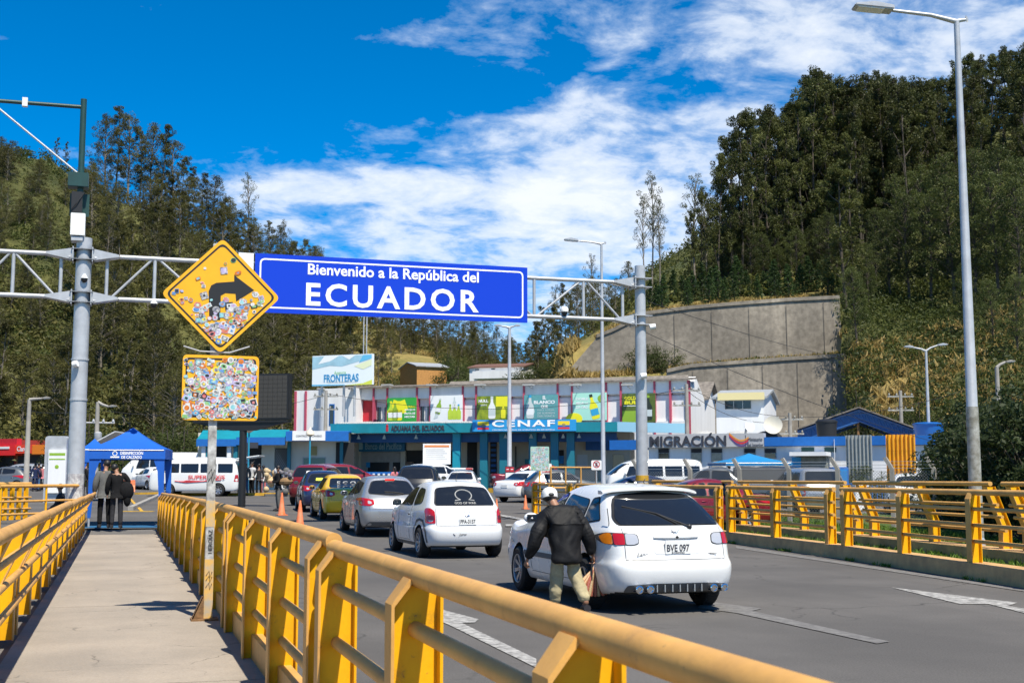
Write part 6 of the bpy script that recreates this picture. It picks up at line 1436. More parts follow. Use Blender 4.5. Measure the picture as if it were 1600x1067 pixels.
    if plate_txt is not None: plate(bv, root, plate_txt, zp, plate_m, w=.31 if K == 'hatch_near' else .33, h=.155 if K == 'hatch_near' else .14, x=kw.get('px', 0), sub=kw.get('psub'))
    return root, bv, body

# ---- the nearest car
def wloc(x, y): return (x, y, ground_z(x, y))
car, bv, body = make_car('hatch_near', CP_W, 'white hatchback with amber-red tail lights and plate BVE 097, beside the street vendor', (5.97, 15.05, 0), 0, None, 1, 'BVE 097', M_platew, psub='BUCARAMANGA', spokes=7)
mb = MB(); tub = [(-.60, -1.325, 1.30), (-.45, -1.42, 1.345), (0, -1.47, 1.365), (.45, -1.42, 1.345), (.60, -1.325, 1.30)]
vs = []; 
prof_s = [(-.12, .035), (-.02, .03), (.03, .012), (.03, -.008), (-.02, -.012), (-.12, -.01)]
for i in range(13):
    t = i/12; x = -.60+1.20*t; q = 1-(2*t-1)**2; yy = -1.33-.13*q**.8; zz = 1.325+.045*q**.6
    vs += [(x, yy-d, zz+e) for d, e in prof_s]
fs = [(i*6+j, i*6+(j+1) % 6, (i+1)*6+(j+1) % 6, (i+1)*6+j) for i in range(12) for j in range(6)]+[tuple(range(6)), tuple(range(72, 78))]
mb.add(vs, fs); mb.build('roof_spoiler', CP_W, car, smooth=40)
def on(bv, x, z, off=.01): h = bv.ray_cast(Vector((x, -6, z)), Vector((0, 1, 0)))[0]; return Vector((h.x, h.y-off, h.z))
mb = MB(); a, b, c = on(bv, .20, .955, .03), on(bv, -.12, 1.10, .03), on(bv, -.47, 1.18, .025); mb.tube([a, b], [.011, .008], 6); mb.tube([on(bv, .06, .99, .03), b, c], .009, 6); mb.ball(tuple(a), (.03, .02, .03), 8, 6); mb.build('rear_wiper', M_black, car)
# plate recess bar, badge, lock, lettering
mb = MB(); P_ = [on(bv, x, .845, .012) for x in (-.27, -.14, 0, .14, .27)]; mb.tube(P_, [.014, .022, .024, .022, .014], 8); mb.build('handle_bar', CP_W, car, smooth=50)
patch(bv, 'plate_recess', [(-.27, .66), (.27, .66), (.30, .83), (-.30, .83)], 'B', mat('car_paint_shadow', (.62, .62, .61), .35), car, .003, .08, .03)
q = on(bv, 0, .905); mb = MB(); mb.tube([(-.045, q.y, q.z+.02), (-.02, q.y, q.z-.018), (.02, q.y, q.z-.018), (.045, q.y, q.z+.02)], .006, 6); mb.tube([(-.02, q.y, q.z+.015), (0, q.y, q.z-.01), (.02, q.y, q.z+.015)], .005, 6); mb.build('badge', M_chrome, car)
q = on(bv, -.0, .845, .036); mb = MB(); mb.lathe([(.016, -.01), (.016, .012)], 10, axis='y', c=tuple(q)); mb.build('lock', M_black, car)
q = on(bv, -.40, .66, .004); mb = MB(); text_mb(mb, 'Lanos', .07, q.x, q.z, q.y, shear=.3, ext=.001, fit=(.16, .035)); mb.build('model_lettering', M_lettd, car)
q = on(bv, .42, .66, .004); mb = MB(); text_mb(mb, 'Romántico', .05, q.x, q.z, q.y, bold=.001, ext=.001, fit=(.14, .022)); mb.build('model_lettering', M_lettd, car)
for x in (-.50, -.37, .40, .53):
    mb = MB(); mb.lathe([(.042, -2.19), (.045, -2.20), (.033, -2.205), (.033, -2.02), (.042, -2.0)], 16, axis='y', c=(x, 0, .285)); e = mb.build('exhaust_tip', M_chrome, car, smooth=40); mb = MB(); mb.lathe([(.032, -2.16), (.001, -2.16)], 12, axis='y', c=(x, 0, .285)); mb.build('bore', M_black, e)
patch(bv, 'diffuser', [(-.62, .245), (.62, .245), (.60, .325), (.3, .345), (-.3, .345), (-.60, .325)], 'B', M_cream2, car, .006, .08, .03)
mb = MB()
for i in range(7): x = -.27+.09*i; q = on(bv, x, .29, .012); mb.box(x-.006, x+.006, q.y-.02, q.y+.02, .25, .33)
mb.build('diffuser_fins', CP_S, car)
mb = MB(); q = on(bv, -.68, .97, .0); mb.tube([q, q+Vector((-.01, -.03, .03)), q+Vector((-.01, .02, .19))], .005, 6); mb.build('aerial', M_black, car)
mb = MB(); mb.tube([(0, -1.2, 1.44), (0, -1.16, 1.455), (-.0, -1.22, 1.49)], .006, 6); mb.build('roof_aerial', M_black, car)
patch(bv, 'side_moulding', [(.95, .50), (-1.0, .50), (-1.0, .56), (.95, .56)], 'L', M_cream2, car, .012, .2, .01)
patch(bv, 'mud_flap', [(1.6, .2), (1.66, .2), (1.66, .26), (1.6, .26)], 'L', M_black, car, .03, .1)

# ---- the second white hatchback
car, bv, body = make_car('corsa', CP_W2, 'small white hatchback with plate PPA-3157 and an omega emblem on its rear window', (6.25, 24.75, 0), 0, None, 1, 'PPA-3157', M_platew, spokes=8)
mb = MB(); q = on(bv, 0, 1.16, .012); prev = None
pts = [(.16*math.sin(a), .10*math.cos(a)) for a in [R(-150)+R(300)*i/16 for i in range(17)]]
pp = [on(bv, x, 1.18+z, .012) for x, z in pts]; pp = [on(bv, -.19, 1.175-.095, .012)]+[pp[0]+Vector((.0, 0, -.0))]+pp+[on(bv, .19, 1.175-.095, .012)]
mb.tube(pp, .012, 6); mb.build('window_emblem', mat('window_print', (.30, .30, .29), .6), car)
mb = MB(); a = on(bv, 0, 1.035, .012); t = (on(bv, 0, 1.25, .012)-on(bv, 0, 1.03, .012)); ang = math.atan2(t.y, t.z)
text_mb(mb, 'GOD OF WAR', .08, 0, 0, 0, bold=.001, ext=.001, fit=(.42, .055), M=Matrix.Translation(a) @ Matrix.Rotation(-ang, 4, 'X')); mb.build('window_lettering', mat('window_print', (.30, .30, .29), .6), car)
mb = MB(); q = on(bv, -.12, .455, .004); text_mb(mb, 'Juanse', .05, q.x, q.z, q.y, shear=.4, ext=.001, fit=(.15, .05)); mb.build('scribble', M_lettd, car)
mb = MB()
for x in (-.04, .04): mb.ball(tuple(on(bv, x, .87)), (.01, .006, .016), 8, 6)
q = on(bv, 0, .80, .012); mb.ball(tuple(q), (.05, .008, .016), 10, 6); mb.build('badge', M_chrome, car)
mb = MB(); mb.tube([(0, -1.05, 1.44), (0, -1.0, 1.46), (-.0, -1.1, 1.58)], .006, 6); mb.build('roof_aerial', M_black, car)
mb = MB(); mb.tube([on(bv, -.3, .47, .004), on(bv, -.26, .44, .004)], .006, 5); mb.build('scratch', M_lettd, car)
patch(bv, 'arch_trim', [(-1.62, .30), (-1.60, .50), (-1.4, .68), (-1.2, .70), (-1.0, .67), (-.86, .50), (-.84, .30), (-.80, .30), (-.82, .52), (-.98, .71), (-1.2, .745), (-1.42, .72), (-1.65, .52), (-1.67, .30)], 'L', M_cream2, car, .012, .06)

# ---- the rest of the queue
car, bv, body = make_car('hatch', CP_S, 'silver rounded hatchback with a yellow number plate ahead of the small white hatchback', wloc(6.6, 33.0), R(-1), None, 1, 'PCL 481', M_platey, px=.12)
mb = MB(); a, b, c = on(bv, .28, 1.05, .03), on(bv, .05, 1.09, .03), on(bv, -.2, 1.1, .03); mb.tube([a, b, c], .012, 6); mb.build('rear_wiper', M_black, car)
mb = MB(); mb.box(-.12, .12, -1.36, -1.33, 1.395, 1.425); mb.build('brake_lamp', mat('brake_lamp_lit', (.9, .03, .02), .3, emit=1.2), car)
q = on(bv, 0, .80); mb = MB(); mb.ball(tuple(q), (.05, .01, .035), 10, 6); mb.build('badge', M_chrome, car)
patch(bv, 'bumper_insert', [(-.7, .26), (.7, .26), (.62, .36), (-.62, .36)], 'B', M_cream2, car, .006, .1, .04)
car, bv, body = make_car('sedan', CP_Y, 'yellow taxi saloon with its brake lights on, between the silver and the navy cars', wloc(7.0, 41.6), R(-2), None, 1, None, cat='taxi')
mb = MB(); q = on(bv, -.03, 1.16, .012); text_mb(mb, 'E C O', .2, 0, q.z, q.y-.0, ext=.001, fit=(.6, .10), bold=.002); mb.build('window_lettering', M_platew, car)
car, bv, body = make_car('hatch', CP_B, 'navy blue hatchback ahead of the yellow taxi', wloc(7.25, 47.8), R(-4), None, 1, '', M_platew)
patch(bv, 'rear_window_note', [(-.3, 1.12), (-.0, 1.12), (-.05, 1.22), (-.28, 1.22)], 'B', mat('note_lime', (.55, .62, .05), .6), car, .012, .1)
car, bv, body = make_car('suv', CP_R, 'dark red estate car with a paper in its rear window, first of the left queue', wloc(8.3, 54.5), R(-24), None, 1, None)
patch(bv, 'rear_window_note', [(-.1, 1.26), (.26, 1.26), (.24, 1.42), (-.08, 1.42)], 'B', M_refw, car, .012, .1)
def at(px, D): p = G(px, D); return tuple(p)
make_car('suv', CP_R, 'long dark red car seen side on just beyond the dark red estate', at(540, 66), R(-80), None, 0, None)
make_car('suv', CP_K, 'black off-roader with tinted rear window between the silver and small white hatchbacks', at(655, 50), R(-16), None, 1, None)
cr, bv, body = make_car('sedan', CP_W2, 'white patrol car with a light bar on its roof, facing the queue', at(722, 62), R(160), None, 1, None, cat='patrol car')
mb = MB(); mb.box(-.55, .55, .0, .25, 1.45, 1.55); lb_ = mb.build('light_bar', M_white, cr, bevel=.03); mb = MB(); mb.box(-.53, -.2, -.01, .26, 1.46, 1.54); mb.build('lamp', M_tail, lb_)
make_car('suv', CP_W2, 'white off-roader standing behind the patrol car, before the bank', at(684, 70), R(-60), None, 0, None)
car, bv, body = make_car('sedan', CP_W, 'white saloon crossing the road left of the end of the far railing', at(832, 59.5), R(-52), None, 1, '', M_platew)
make_car('hatch', CP_G, 'dark grey car behind the mesh gate and the sticker-covered square sign', at(880, 58), R(-95), None, 0, None)
# ---- vans and cars at the left
vn, bv, body = make_car('van', CP_W, 'white passenger van with red side lettering and its tailgate raised, beside the blue tent', at(306, 66), R(73), None, 1, None, cat='van')
mb = MB(); text_mb(mb, 'SUPERTAXIS', .3, 0, 0, 0, bold=.006, ext=.002, fit=(1.9, .20), M=Matrix.Translation((-.90, -.75, .98)) @ Matrix.Rotation(R(-90), 4, 'Z')); mb.build('side_lettering', mat('flag_red', (.65, .03, .04), .5), vn)
mb = MB(); 
for k in range(3): mb.tube([(-.885, .9-k*.2, .78-.02*k), (-.89, .3, .70+.05*k), (-.89, -.6, .76), (-.885, -1.5+.2*k, .84+.04*k)], .018, 5)
mb.build('side_stripes', mat('flag_red', (.65, .03, .04), .5), vn)
mb = MB(); mb.M = Matrix.Translation((0, -2.2, 1.93)) @ Matrix.Rotation(R(-8), 4, 'X'); mb.box(-.8, .8, -1.25, 0, -.05, .02); mb.build('tailgate', CP_W, vn, bevel=.03)
mb = MB()
for s in (-.7, .7): mb.tube([(s, -2.3, 1.2), (s, -2.9, 1.85)], .015, 5)
mb.build('gas_strut', M_chrome, vn)
make_car('minibus', CP_W, 'white minibus parked further back, its roof above the lettered van', at(262, 86), R(75), None, 0, None, cat='minibus')
G1 = 'cars parked beyond the blue tent'
make_car('hatch', CP_W2, 'white car parked far off, seen through the blue tent opening', at(237, 84), R(20), G1, 0, None, parked=True)
make_car('suv', CP_S, 'silver car at the far left in front of the orange shop', at(28, 82), R(80), None, 0, None, parked=True)
make_car('hatch', CP_G, 'grey car at the left picture edge in front of the red shop', at(2, 80), R(75), None, 0, None, parked=True)
make_car('hatch', CP_W, 'pale car between the grey kiosk board and the lamp pole', at(66, 86), R(78), None, 0, None, parked=True)
make_car('suv', CP_R, 'small red car at the blue canopy column right of the lamp before the hall', at(822, 80), R(85), None, 0, None, parked=True)
# ---- the car park behind the far railing
make_car('van', CP_W, 'white passenger van behind the right gantry pole', at(1020, 59), R(80), None, 1, None, cat='van', parked=True)
make_car('sedan', CP_B, 'white-roofed dark car in front of the white minibus by the gantry pole', at(990, 43), R(80), None, 0, None, parked=True)
make_car('pickup', CP_G, 'grey pickup with a dark load cover beside the right gantry pole', at(1128, 46), R(62), None, 1, None, cat='pickup truck', parked=True, tent=mat('load_cover', (.10, .10, .105), .7))
make_car('suv', CP_DB, 'dark slate off-roader behind the grey pickup', at(1190, 55), R(20), None, 0, None, parked=True)
make_car('suv', CP_S, 'silver off-roader with a roof rack parked below the blue truss roof', at(1258, 44), R(-12), None, 1, '', M_platew, parked=True)
make_car('sedan', CP_R, 'car with red tail lights half hidden behind the far railing beside the near hatchback', at(1085, 36), R(85), None, 0, None, parked=True)
make_car('hatch', CP_W, 'white hatchback parked under the yellow corrugated screen', at(1421, 47), R(-30), None, 1, None, parked=True)
# ============================================================ people
def cloth(n, c, **k): return mat('cloth_'+n, c, .9, spec=.15, var=.25, vscale=14, bump=.25, bscale=22, **k)
M_skin = mat('skin_brown', (.30, .15, .09), .5, var=.1, vscale=10); M_hair = mat('hair_black', (.012, .010, .009), .5)
C_BLK, C_KHK, C_JN, C_GRY, C_WHT, C_PNK, C_NVY, C_DRK = cloth('black', (.012, .012, .013)), cloth('khaki', (.42, .36, .22)), cloth('denim', (.08, .16, .30)), cloth('grey', (.13, .13, .125)), cloth('white', (.62, .62, .62)), cloth('pink', (.55, .18, .20)), cloth('navy', (.02, .03, .08)), cloth('dark_grey', (.035, .035, .04))
C_RED, C_LIL, C_BLU = cloth('red', (.40, .02, .03)), cloth('lilac', (.35, .30, .45)), cloth('blue', (.03, .12, .35))
def skin_mesh(name, joints, edges, m, parent, sub=1, root=None):
    names = [j for j in joints if any(j in e for e in edges)]; idx = {n: i for i, n in enumerate(names)}
    me = bpy.data.meshes.new(name); me.from_pydata([joints[n][0] for n in names], [(idx[a], idx[b]) for a, b in edges], [])
    o = bpy.data.objects.new(name, me); COL.objects.link(o); mo = o.modifiers.new('k', 'SKIN'); mo.use_smooth_shade = True; mo.branch_smoothing = .3
    L = me.skin_vertices[0].data
    for n in names:
        r = joints[n][1]; L[idx[n]].radius = r if isinstance(r, tuple) else (r, r)
        L[idx[n]].use_root = (n == (root or names[0]))
    o.modifiers.new('s', 'SUBSURF').levels = sub
    me2 = evaluate(o); o.modifiers.clear(); o.data = me2; me2.materials.clear(); me2.materials.append(m); me2.polygons.foreach_set('use_smooth', [True]*len(me2.polygons)); me2.polygons.foreach_set('material_index', [0]*len(me2.polygons))
    o.parent = parent; return o
def join_into(o, mb):
    bm = bmesh.new(); bm.from_mesh(o.data); vs = [bm.verts.new(v) for v in mb.v]
    for f in mb.f:
        try: bm.faces.new([vs[i] for i in f]).smooth = True
        except ValueError: pass
    bm.to_mesh(o.data); bm.free()
def hand(mb, w, d, side, s=1.0, curl=.5, palm_n=None):
    """palm and five fingers beyond wrist w along direction d"""
    w, d = Vector(w), Vector(d).normalized(); n = Vector(palm_n or (side, 0, 0)); n = (n-d*n.dot(d)).normalized(); t = d.cross(n)
    # palm
    a, b = w-d*.01, w+d*.085*s
    vs = [];
    for p, ww, th in ((a, .024, .017), (w+d*.03*s, .036, .016), (b, .041, .012)):
        for i in range(8): q = 2*math.pi*i/8; vs.append(p+t*math.cos(q)*ww*s+n*math.sin(q)*th*s)
    mb.add(vs, [(k*8+i, k*8+(i+1) % 8, (k+1)*8+(i+1) % 8, (k+1)*8+i) for k in (0, 1) for i in range(8)]+[tuple(range(8)), tuple(range(16, 24))])
    for k, (off, ln) in enumerate(((-.03, .062), (-.010, .074), (.010, .070), (.029, .056))):
        p0 = b-d*.01+t*off*s; c1 = (d*math.cos(curl)-n*math.sin(curl)*1.0).normalized(); c2 = (d*math.cos(curl*2.1)-n*math.sin(curl*2.1)).normalized()
        p1 = p0+c1*ln*.5*s; p2 = p1+c2*ln*.5*s; mb.tube([p0, p1, p2], [.0095*s, .0085*s, .006*s], 6)
    p0 = w+d*.025*s-t*.032*s; p1 = p0+(d*.6-t*.7-n*.25).normalized()*.032*s; p2 = p1+(d*.9-t*.1-n*.4).normalized()*.03*s; mb.tube([p0, p1, p2], [.012*s, .011*s, .007*s], 6)
DEF = dict(pelvis=(0, 0, .94), spine=(0, .01, 1.12), chest=(0, 0, 1.32), neck=(0, .0, 1.47), head=(0, .02, 1.60),
           shL=(-.17, 0, 1.39), elL=(-.24, -.03, 1.12), wrL=(-.25, .06, .88), shR=(.17, 0, 1.39), elR=(.24, -.03, 1.12), wrR=(.25, .06, .88),
           hiL=(-.085, 0, .90), knL=(-.10, .03, .50), anL=(-.11, -.02, .09), toL=(-.12, .13, .035), hiR=(.085, 0, .90), knR=(.10, .0, .50), anR=(.11, -.05, .09), toR=(.12, .10, .035))
def person(loc, rz, label, top=C_BLK, legs=C_JN, H=1.0, pose=None, hair='short', sub=1, puff=1.0, shoes=C_DRK, hat=None, skirt=None, group=None, coat=0, curl=.5):
    o = empty('person', loc, rz, label, 'person', group); J = dict(DEF); J.update(pose or {}); J = {k: Vector(v)*H for k, v in J.items()}
    def jr(rad): return {k: (tuple(J[k]), (v[0]*H, v[1]*H) if isinstance(v, tuple) else v*H) for k, v in rad.items()}
    body = jr(dict(pelvis=(.12, .09), spine=(.105, .08), chest=(.13, .09), neck=.052, shL=.055, elL=.042, wrL=.028, shR=.055, elR=.042, wrR=.028, hiL=.08, knL=.055, anL=.038, hiR=.08, knR=.055, anR=.038, toL=.03, toR=.03))
    hd = J['head']; nk = J['neck']; up = (hd-nk).normalized()
    body['hd1'] = (tuple(hd-up*.07*H+Vector((0, .015, 0))*H), (.055*H, .06*H)); body['hd2'] = (tuple(hd), (.075*H, .09*H)); body['hd3'] = (tuple(hd+up*.07*H), (.068*H, .08*H))
    E = [('pelvis', 'spine'), ('spine', 'chest'), ('chest', 'neck'), ('neck', 'hd1'), ('hd1', 'hd2'), ('hd2', 'hd3'), ('chest', 'shL'), ('shL', 'elL'), ('elL', 'wrL'), ('chest', 'shR'), ('shR', 'elR'), ('elR', 'wrR'), ('pelvis', 'hiL'), ('hiL', 'knL'), ('knL', 'anL'), ('anL', 'toL'), ('pelvis', 'hiR'), ('hiR', 'knR'), ('knR', 'anR'), ('anR', 'toR')]
    b = skin_mesh('body', body, E, M_skin, o, sub, 'pelvis')
    mb = MB()
    for s, w, e in ((-1, 'wrL', 'elL'), (1, 'wrR', 'elR')): hand(mb, J[w], J[w]-J[e], s, H, curl)
    f = Vector((0, 1, 0)); M = Matrix.Translation(hd)
    mb.add([tuple(hd+Vector(v)*H) for v in ((-.012, .085, .0), (.012, .085, .0), (0, .118, -.03), (0, .085, .03))], [(0, 1, 2), (0, 2, 3), (1, 3, 2)])       # nose
    for s in (-1, 1): mb.ball(tuple(hd+Vector((s*.082, 0, -.01))*H), (.012*H, .02*H, .032*H), 6, 5)   # ears
    join_into(b, mb)
    if sub > 1:
        mb = MB()
        for s in (-1, 1): mb.ball(tuple(hd+Vector((s*.032, .083, .012))*H), .012*H, 8, 6)
        mb.build('eye', M_white, b)
    mb = MB(); c = hd+up*.03*H-Vector((0, .014, 0))*H
    if hair in ('short', 'long') and not hat: mb.ball(tuple(c+Vector((0, 0, .018))*H), (.088*H, .098*H, .092*H), 12, 8)
    elif hat: mb.ball(tuple(c-Vector((0, .01, .03))*H), (.082*H, .082*H, .06*H), 12, 8)
    if hair == 'long': mb.tube([tuple(c+Vector((0, -.06, 0))*H), tuple(c+Vector((0, -.09, -.12))*H), tuple(c+Vector((0, -.085, -.28))*H)], [.07*H, .065*H, .03*H], 8)
    if mb.v: mb.build('hair', M_hair, o, smooth=60)
    tp = jr(dict(pelvis=(.145*puff, .12*puff), spine=(.14*puff, .115*puff), chest=(.15*puff, .115*puff), shL=.075*puff, elL=.062*puff, wrL=.044*puff, shR=.075*puff, elR=.062*puff, wrR=.044*puff))
    tp['col'] = (tuple(J['neck']-up*.02*H), .07*H)
    tp['hem'] = (tuple(J['pelvis']-Vector((0, 0, .13+coat))*H), (.14*puff*H, .12*puff*H))
    skin_mesh('jacket', tp, [('hem', 'pelvis'), ('pelvis', 'spine'), ('spine', 'chest'), ('chest', 'col'), ('chest', 'shL'), ('shL', 'elL'), ('elL', 'wrL'), ('chest', 'shR'), ('shR', 'elR'), ('elR', 'wrR')], top, o, sub, 'pelvis')
    lg = jr(dict(pelvis=(.10, .08), hiL=.085, knL=.072, anL=.060, hiR=.085, knR=.072, anR=.060)); lg['pelvis'] = (tuple(J['pelvis']-Vector((0, 0, .04))), lg['pelvis'][1])
    if sub > 1:
        lg['pelvis'] = (tuple(J['pelvis']+Vector((0, .03, -.05))), (.075, .06))
        for k_, f_ in (('hiL', .97), ('hiR', .97), ('knL', 1.32), ('knR', 1.32), ('anL', 1.25), ('anR', 1.25)): lg[k_] = (lg[k_][0], lg[k_][1]*f_)
    skin_mesh('trousers', lg, [('pelvis', 'hiL'), ('hiL', 'knL'), ('knL', 'anL'), ('pelvis', 'hiR'), ('hiR', 'knR'), ('knR', 'anR')], legs, o, sub, 'pelvis')
    for a, t in (('anL', 'toL'), ('anR', 'toR')):
        mb = MB(); A, T = J[a], J[t]; d = (T-A); d.z = 0; d = d.normalized() if d.length > .001 else Vector((0, 1, 0))
        B0 = Vector((A.x, A.y, min(A.z, .07*H))); mb.tube([B0-d*.05*H+Vector((0, 0, -.005)), B0+d*.05*H-Vector((0, 0, .012*H)), B0+d*.15*H-Vector((0, 0, .03*H)), B0+d*.20*H-Vector((0, 0, .035*H))], [.045*H, .052*H, .042*H, .02*H], 8); mb.build('shoe', shoes, o, smooth=60)
    return o, J
# the vendor
PV = dict(pelvis=(.03, -.02, .80), spine=(.02, .06, .95), chest=(0, .13, 1.12), neck=(-.06, .22, 1.26), head=(-.105, .31, 1.365), shL=(-.215, .14, 1.125), elL=(-.335, .05, .87), wrL=(-.42, .14, .62), shR=(.16, .12, 1.18), elR=(.30, .02, .90), wrR=(.365, .04, .66),
          hiL=(-.065, -.02, .78), knL=(-.08, .07, .44), anL=(-.09, .10, .08), toL=(-.10, .25, .03), hiR=(.095, -.02, .78), knR=(.13, .06, .46), anR=(.22, -.18, .13), toR=(.22, -.05, .05))
vl = G(882, 14.3)
vd, J = person(vl, -PSI*.3, 'stooping street vendor in a black jacket and white cap beside the near white hatchback', mat('jacket_nylon', (.007, .007, .008), .68, spec=.3, var=.3, vscale=9, bump=.25, bscale=18), C_KHK, .945, PV, sub=2, puff=1.42, coat=.10, hat=True, curl=1.0, shoes=mat('shoe_black', (.02, .015, .015), .5))
from mathutils import noise as MN
jk = [c for c in vd.children if c.name.startswith('jacket')][0]
jk.modifiers.new('s', 'SUBSURF').levels = 2; jk.data = evaluate(jk); jk.modifiers.clear(); jk.data.update()
for v in jk.data.vertices:
    q = v.co; f_ = MN.noise(Vector((q.x*7+q.z*3, q.y*7, q.z*5)))*.026+abs(MN.noise(Vector((q.x*10-q.z*5, q.y*10, q.z*6))))*.018; v.co = q+v.normal*f_
tr_ = [c for c in vd.children if c.name.startswith('trousers')][0]; tr_.modifiers.new('s', 'SUBSURF').levels = 1; tr_.data = evaluate(tr_); tr_.modifiers.clear()
for v in tr_.data.vertices:
    q = v.co
    if q.z < .52: v.co = q+v.normal*(MN.noise(Vector((q.x*9, q.y*9, q.z*11)))*.016+abs(MN.noise(Vector((q.x*14, q.y*14, q.z*26))))*.010-.004)
for v in tr_.data.vertices:
    if v.co.z > .60: v.co.x = .03+(v.co.x-.03)*.72; v.co.y = v.co.y*.7+.01
tr_.data.update(); jk.data.update(); jk.data.materials.clear(); jk.data.materials.append(mat('jacket_nylon', (.007, .007, .008), .68, spec=.3, var=.3, vscale=9, bump=.25, bscale=18))
hd = J['head']; up = Vector((0, .25, 1)).normalized(); M_cap = cloth('cap_white', (.70, .70, .70))
mb = MB(); vs, n = [], 16
mb.M = Matrix.Translation(hd+Vector((0, -.01, .025))) @ Matrix.Rotation(R(-18), 4, 'X')
prof = [(.094*math.cos(a), .086*math.sin(a)**.9) for a in [R(0), R(18), R(36), R(54), R(72), R(86)]]
mb.lathe([(.091, -.045)]+prof, 20); mb.add([(-.07, .08, -.03), (.07, .08, -.03), (.055, .19, -.06), (-.055, .19, -.06), (-.07, .08, -.04), (.07, .08, -.04), (.055, .19, -.07), (-.055, .19, -.07)], [(0,1,2,3),(7,6,5,4),(3,2,6,7),(0,3,7,4),(1,5,6,2)])
cap_ = mb.build('cap', M_cap, vd, smooth=50)
mb = MB(); mb.M = Matrix.Translation(hd+Vector((0, -.01, .025))) @ Matrix.Rotation(R(-18), 4, 'X'); mb.ball((0, -.086, -.028), (.034, .014, .022), 12, 7); mb.build('cap_opening', M_black, cap_, smooth=60)
# folds on the jacket back: a few soft ridges
# snack bags
wr = vd.matrix_basis @ (J['wrR']+Vector((.03, .0, -.10)))
bg_ = empty('snack_bags', wr, 0, 'bunch of long clear snack bags hanging from the vendor\'s right hand', 'snack bags'); rng = random.Random(2)
bc = [mat('snack_red', (.28, .05, .035), .25, var=.6, vscale=60, coat=.3, col2=(.42, .16, .10)), mat('snack_orange', (.62, .27, .10), .25, var=.5, vscale=90, coat=.5, col2=(.75, .55, .35)), mat('snack_corn', (.60, .42, .22), .25, var=.5, vscale=90, coat=.5)]
for i in range(11):
    a = -1+2*i/10; e = Vector((a*.22, rng.uniform(-.03, .03), -.32+.06*abs(a)**2)); mb = MB()
    mb.tube([Vector((a*.01, 0, 0)), Vector((a*.03, 0, -.05)), e*.5+Vector((a*.02, 0, -.03)), e*.8+Vector((a*.01, 0, -.03)), e+Vector((0, 0, -.035)), e+Vector((0, 0, -.045))], [.008, .010, .021, .026, .022, .006], 8); mb.build('bag', bc[1 if abs(a) > .65 else (2 if i in (3, 6) else 0)], bg_, smooth=50)
mb = MB(); mb.ball((0, 0, -.025), (.03, .02, .045), 8, 6); mb.build('knot', mat('clear_plastic', (.5, .45, .45), .15, coat=.6), bg_, smooth=60)
mb = MB(); mb.tube([(-.05, -.02, .02), (-.055, -.025, -.12), (-.05, -.025, -.22)], [.012, .010, .007], 6); mb.build('strap', C_DRK, bg_)
# couple at the tent
person(G(162, 34.0, .05), R(6), 'person in a grey hooded jacket and dark trousers, left of two under the blue tent', C_GRY, C_BLK, 1.06, dict(head=(.03, .05, 1.60), wrR=(.16, .18, 1.05), elR=(.25, .0, 1.12)), puff=1.35)
p_, J = person(G(181, 33.9, .05), R(-4), 'person in black leaning under a large dark bag, right of two under the blue tent', C_BLK, C_DRK, 1.03, dict(head=(-.08, .10, 1.55), neck=(-.03, .05, 1.45), wrR=(.20, .1, 1.2), elR=(.30, .02, 1.2)), puff=1.15)
o = empty('shoulder_bag', p_.matrix_basis @ Vector((.24, -.02, 1.0)), 0, 'large dark shoulder bag carried by the right person under the tent', 'bag'); mb = MB(); mb.ball((0, 0, 0), (.20, .14, .26), 12, 8); mb.ball((.03, 0, -.22), (.10, .1, .2), 10, 7); mb.build('sack', C_BLK, o, smooth=60); mb = MB(); mb.tube([(-.05, 0, .2), (-.18, 0, .42), (-.2, .02, .45)], .014, 6); mb.build('strap', C_BLK, o)
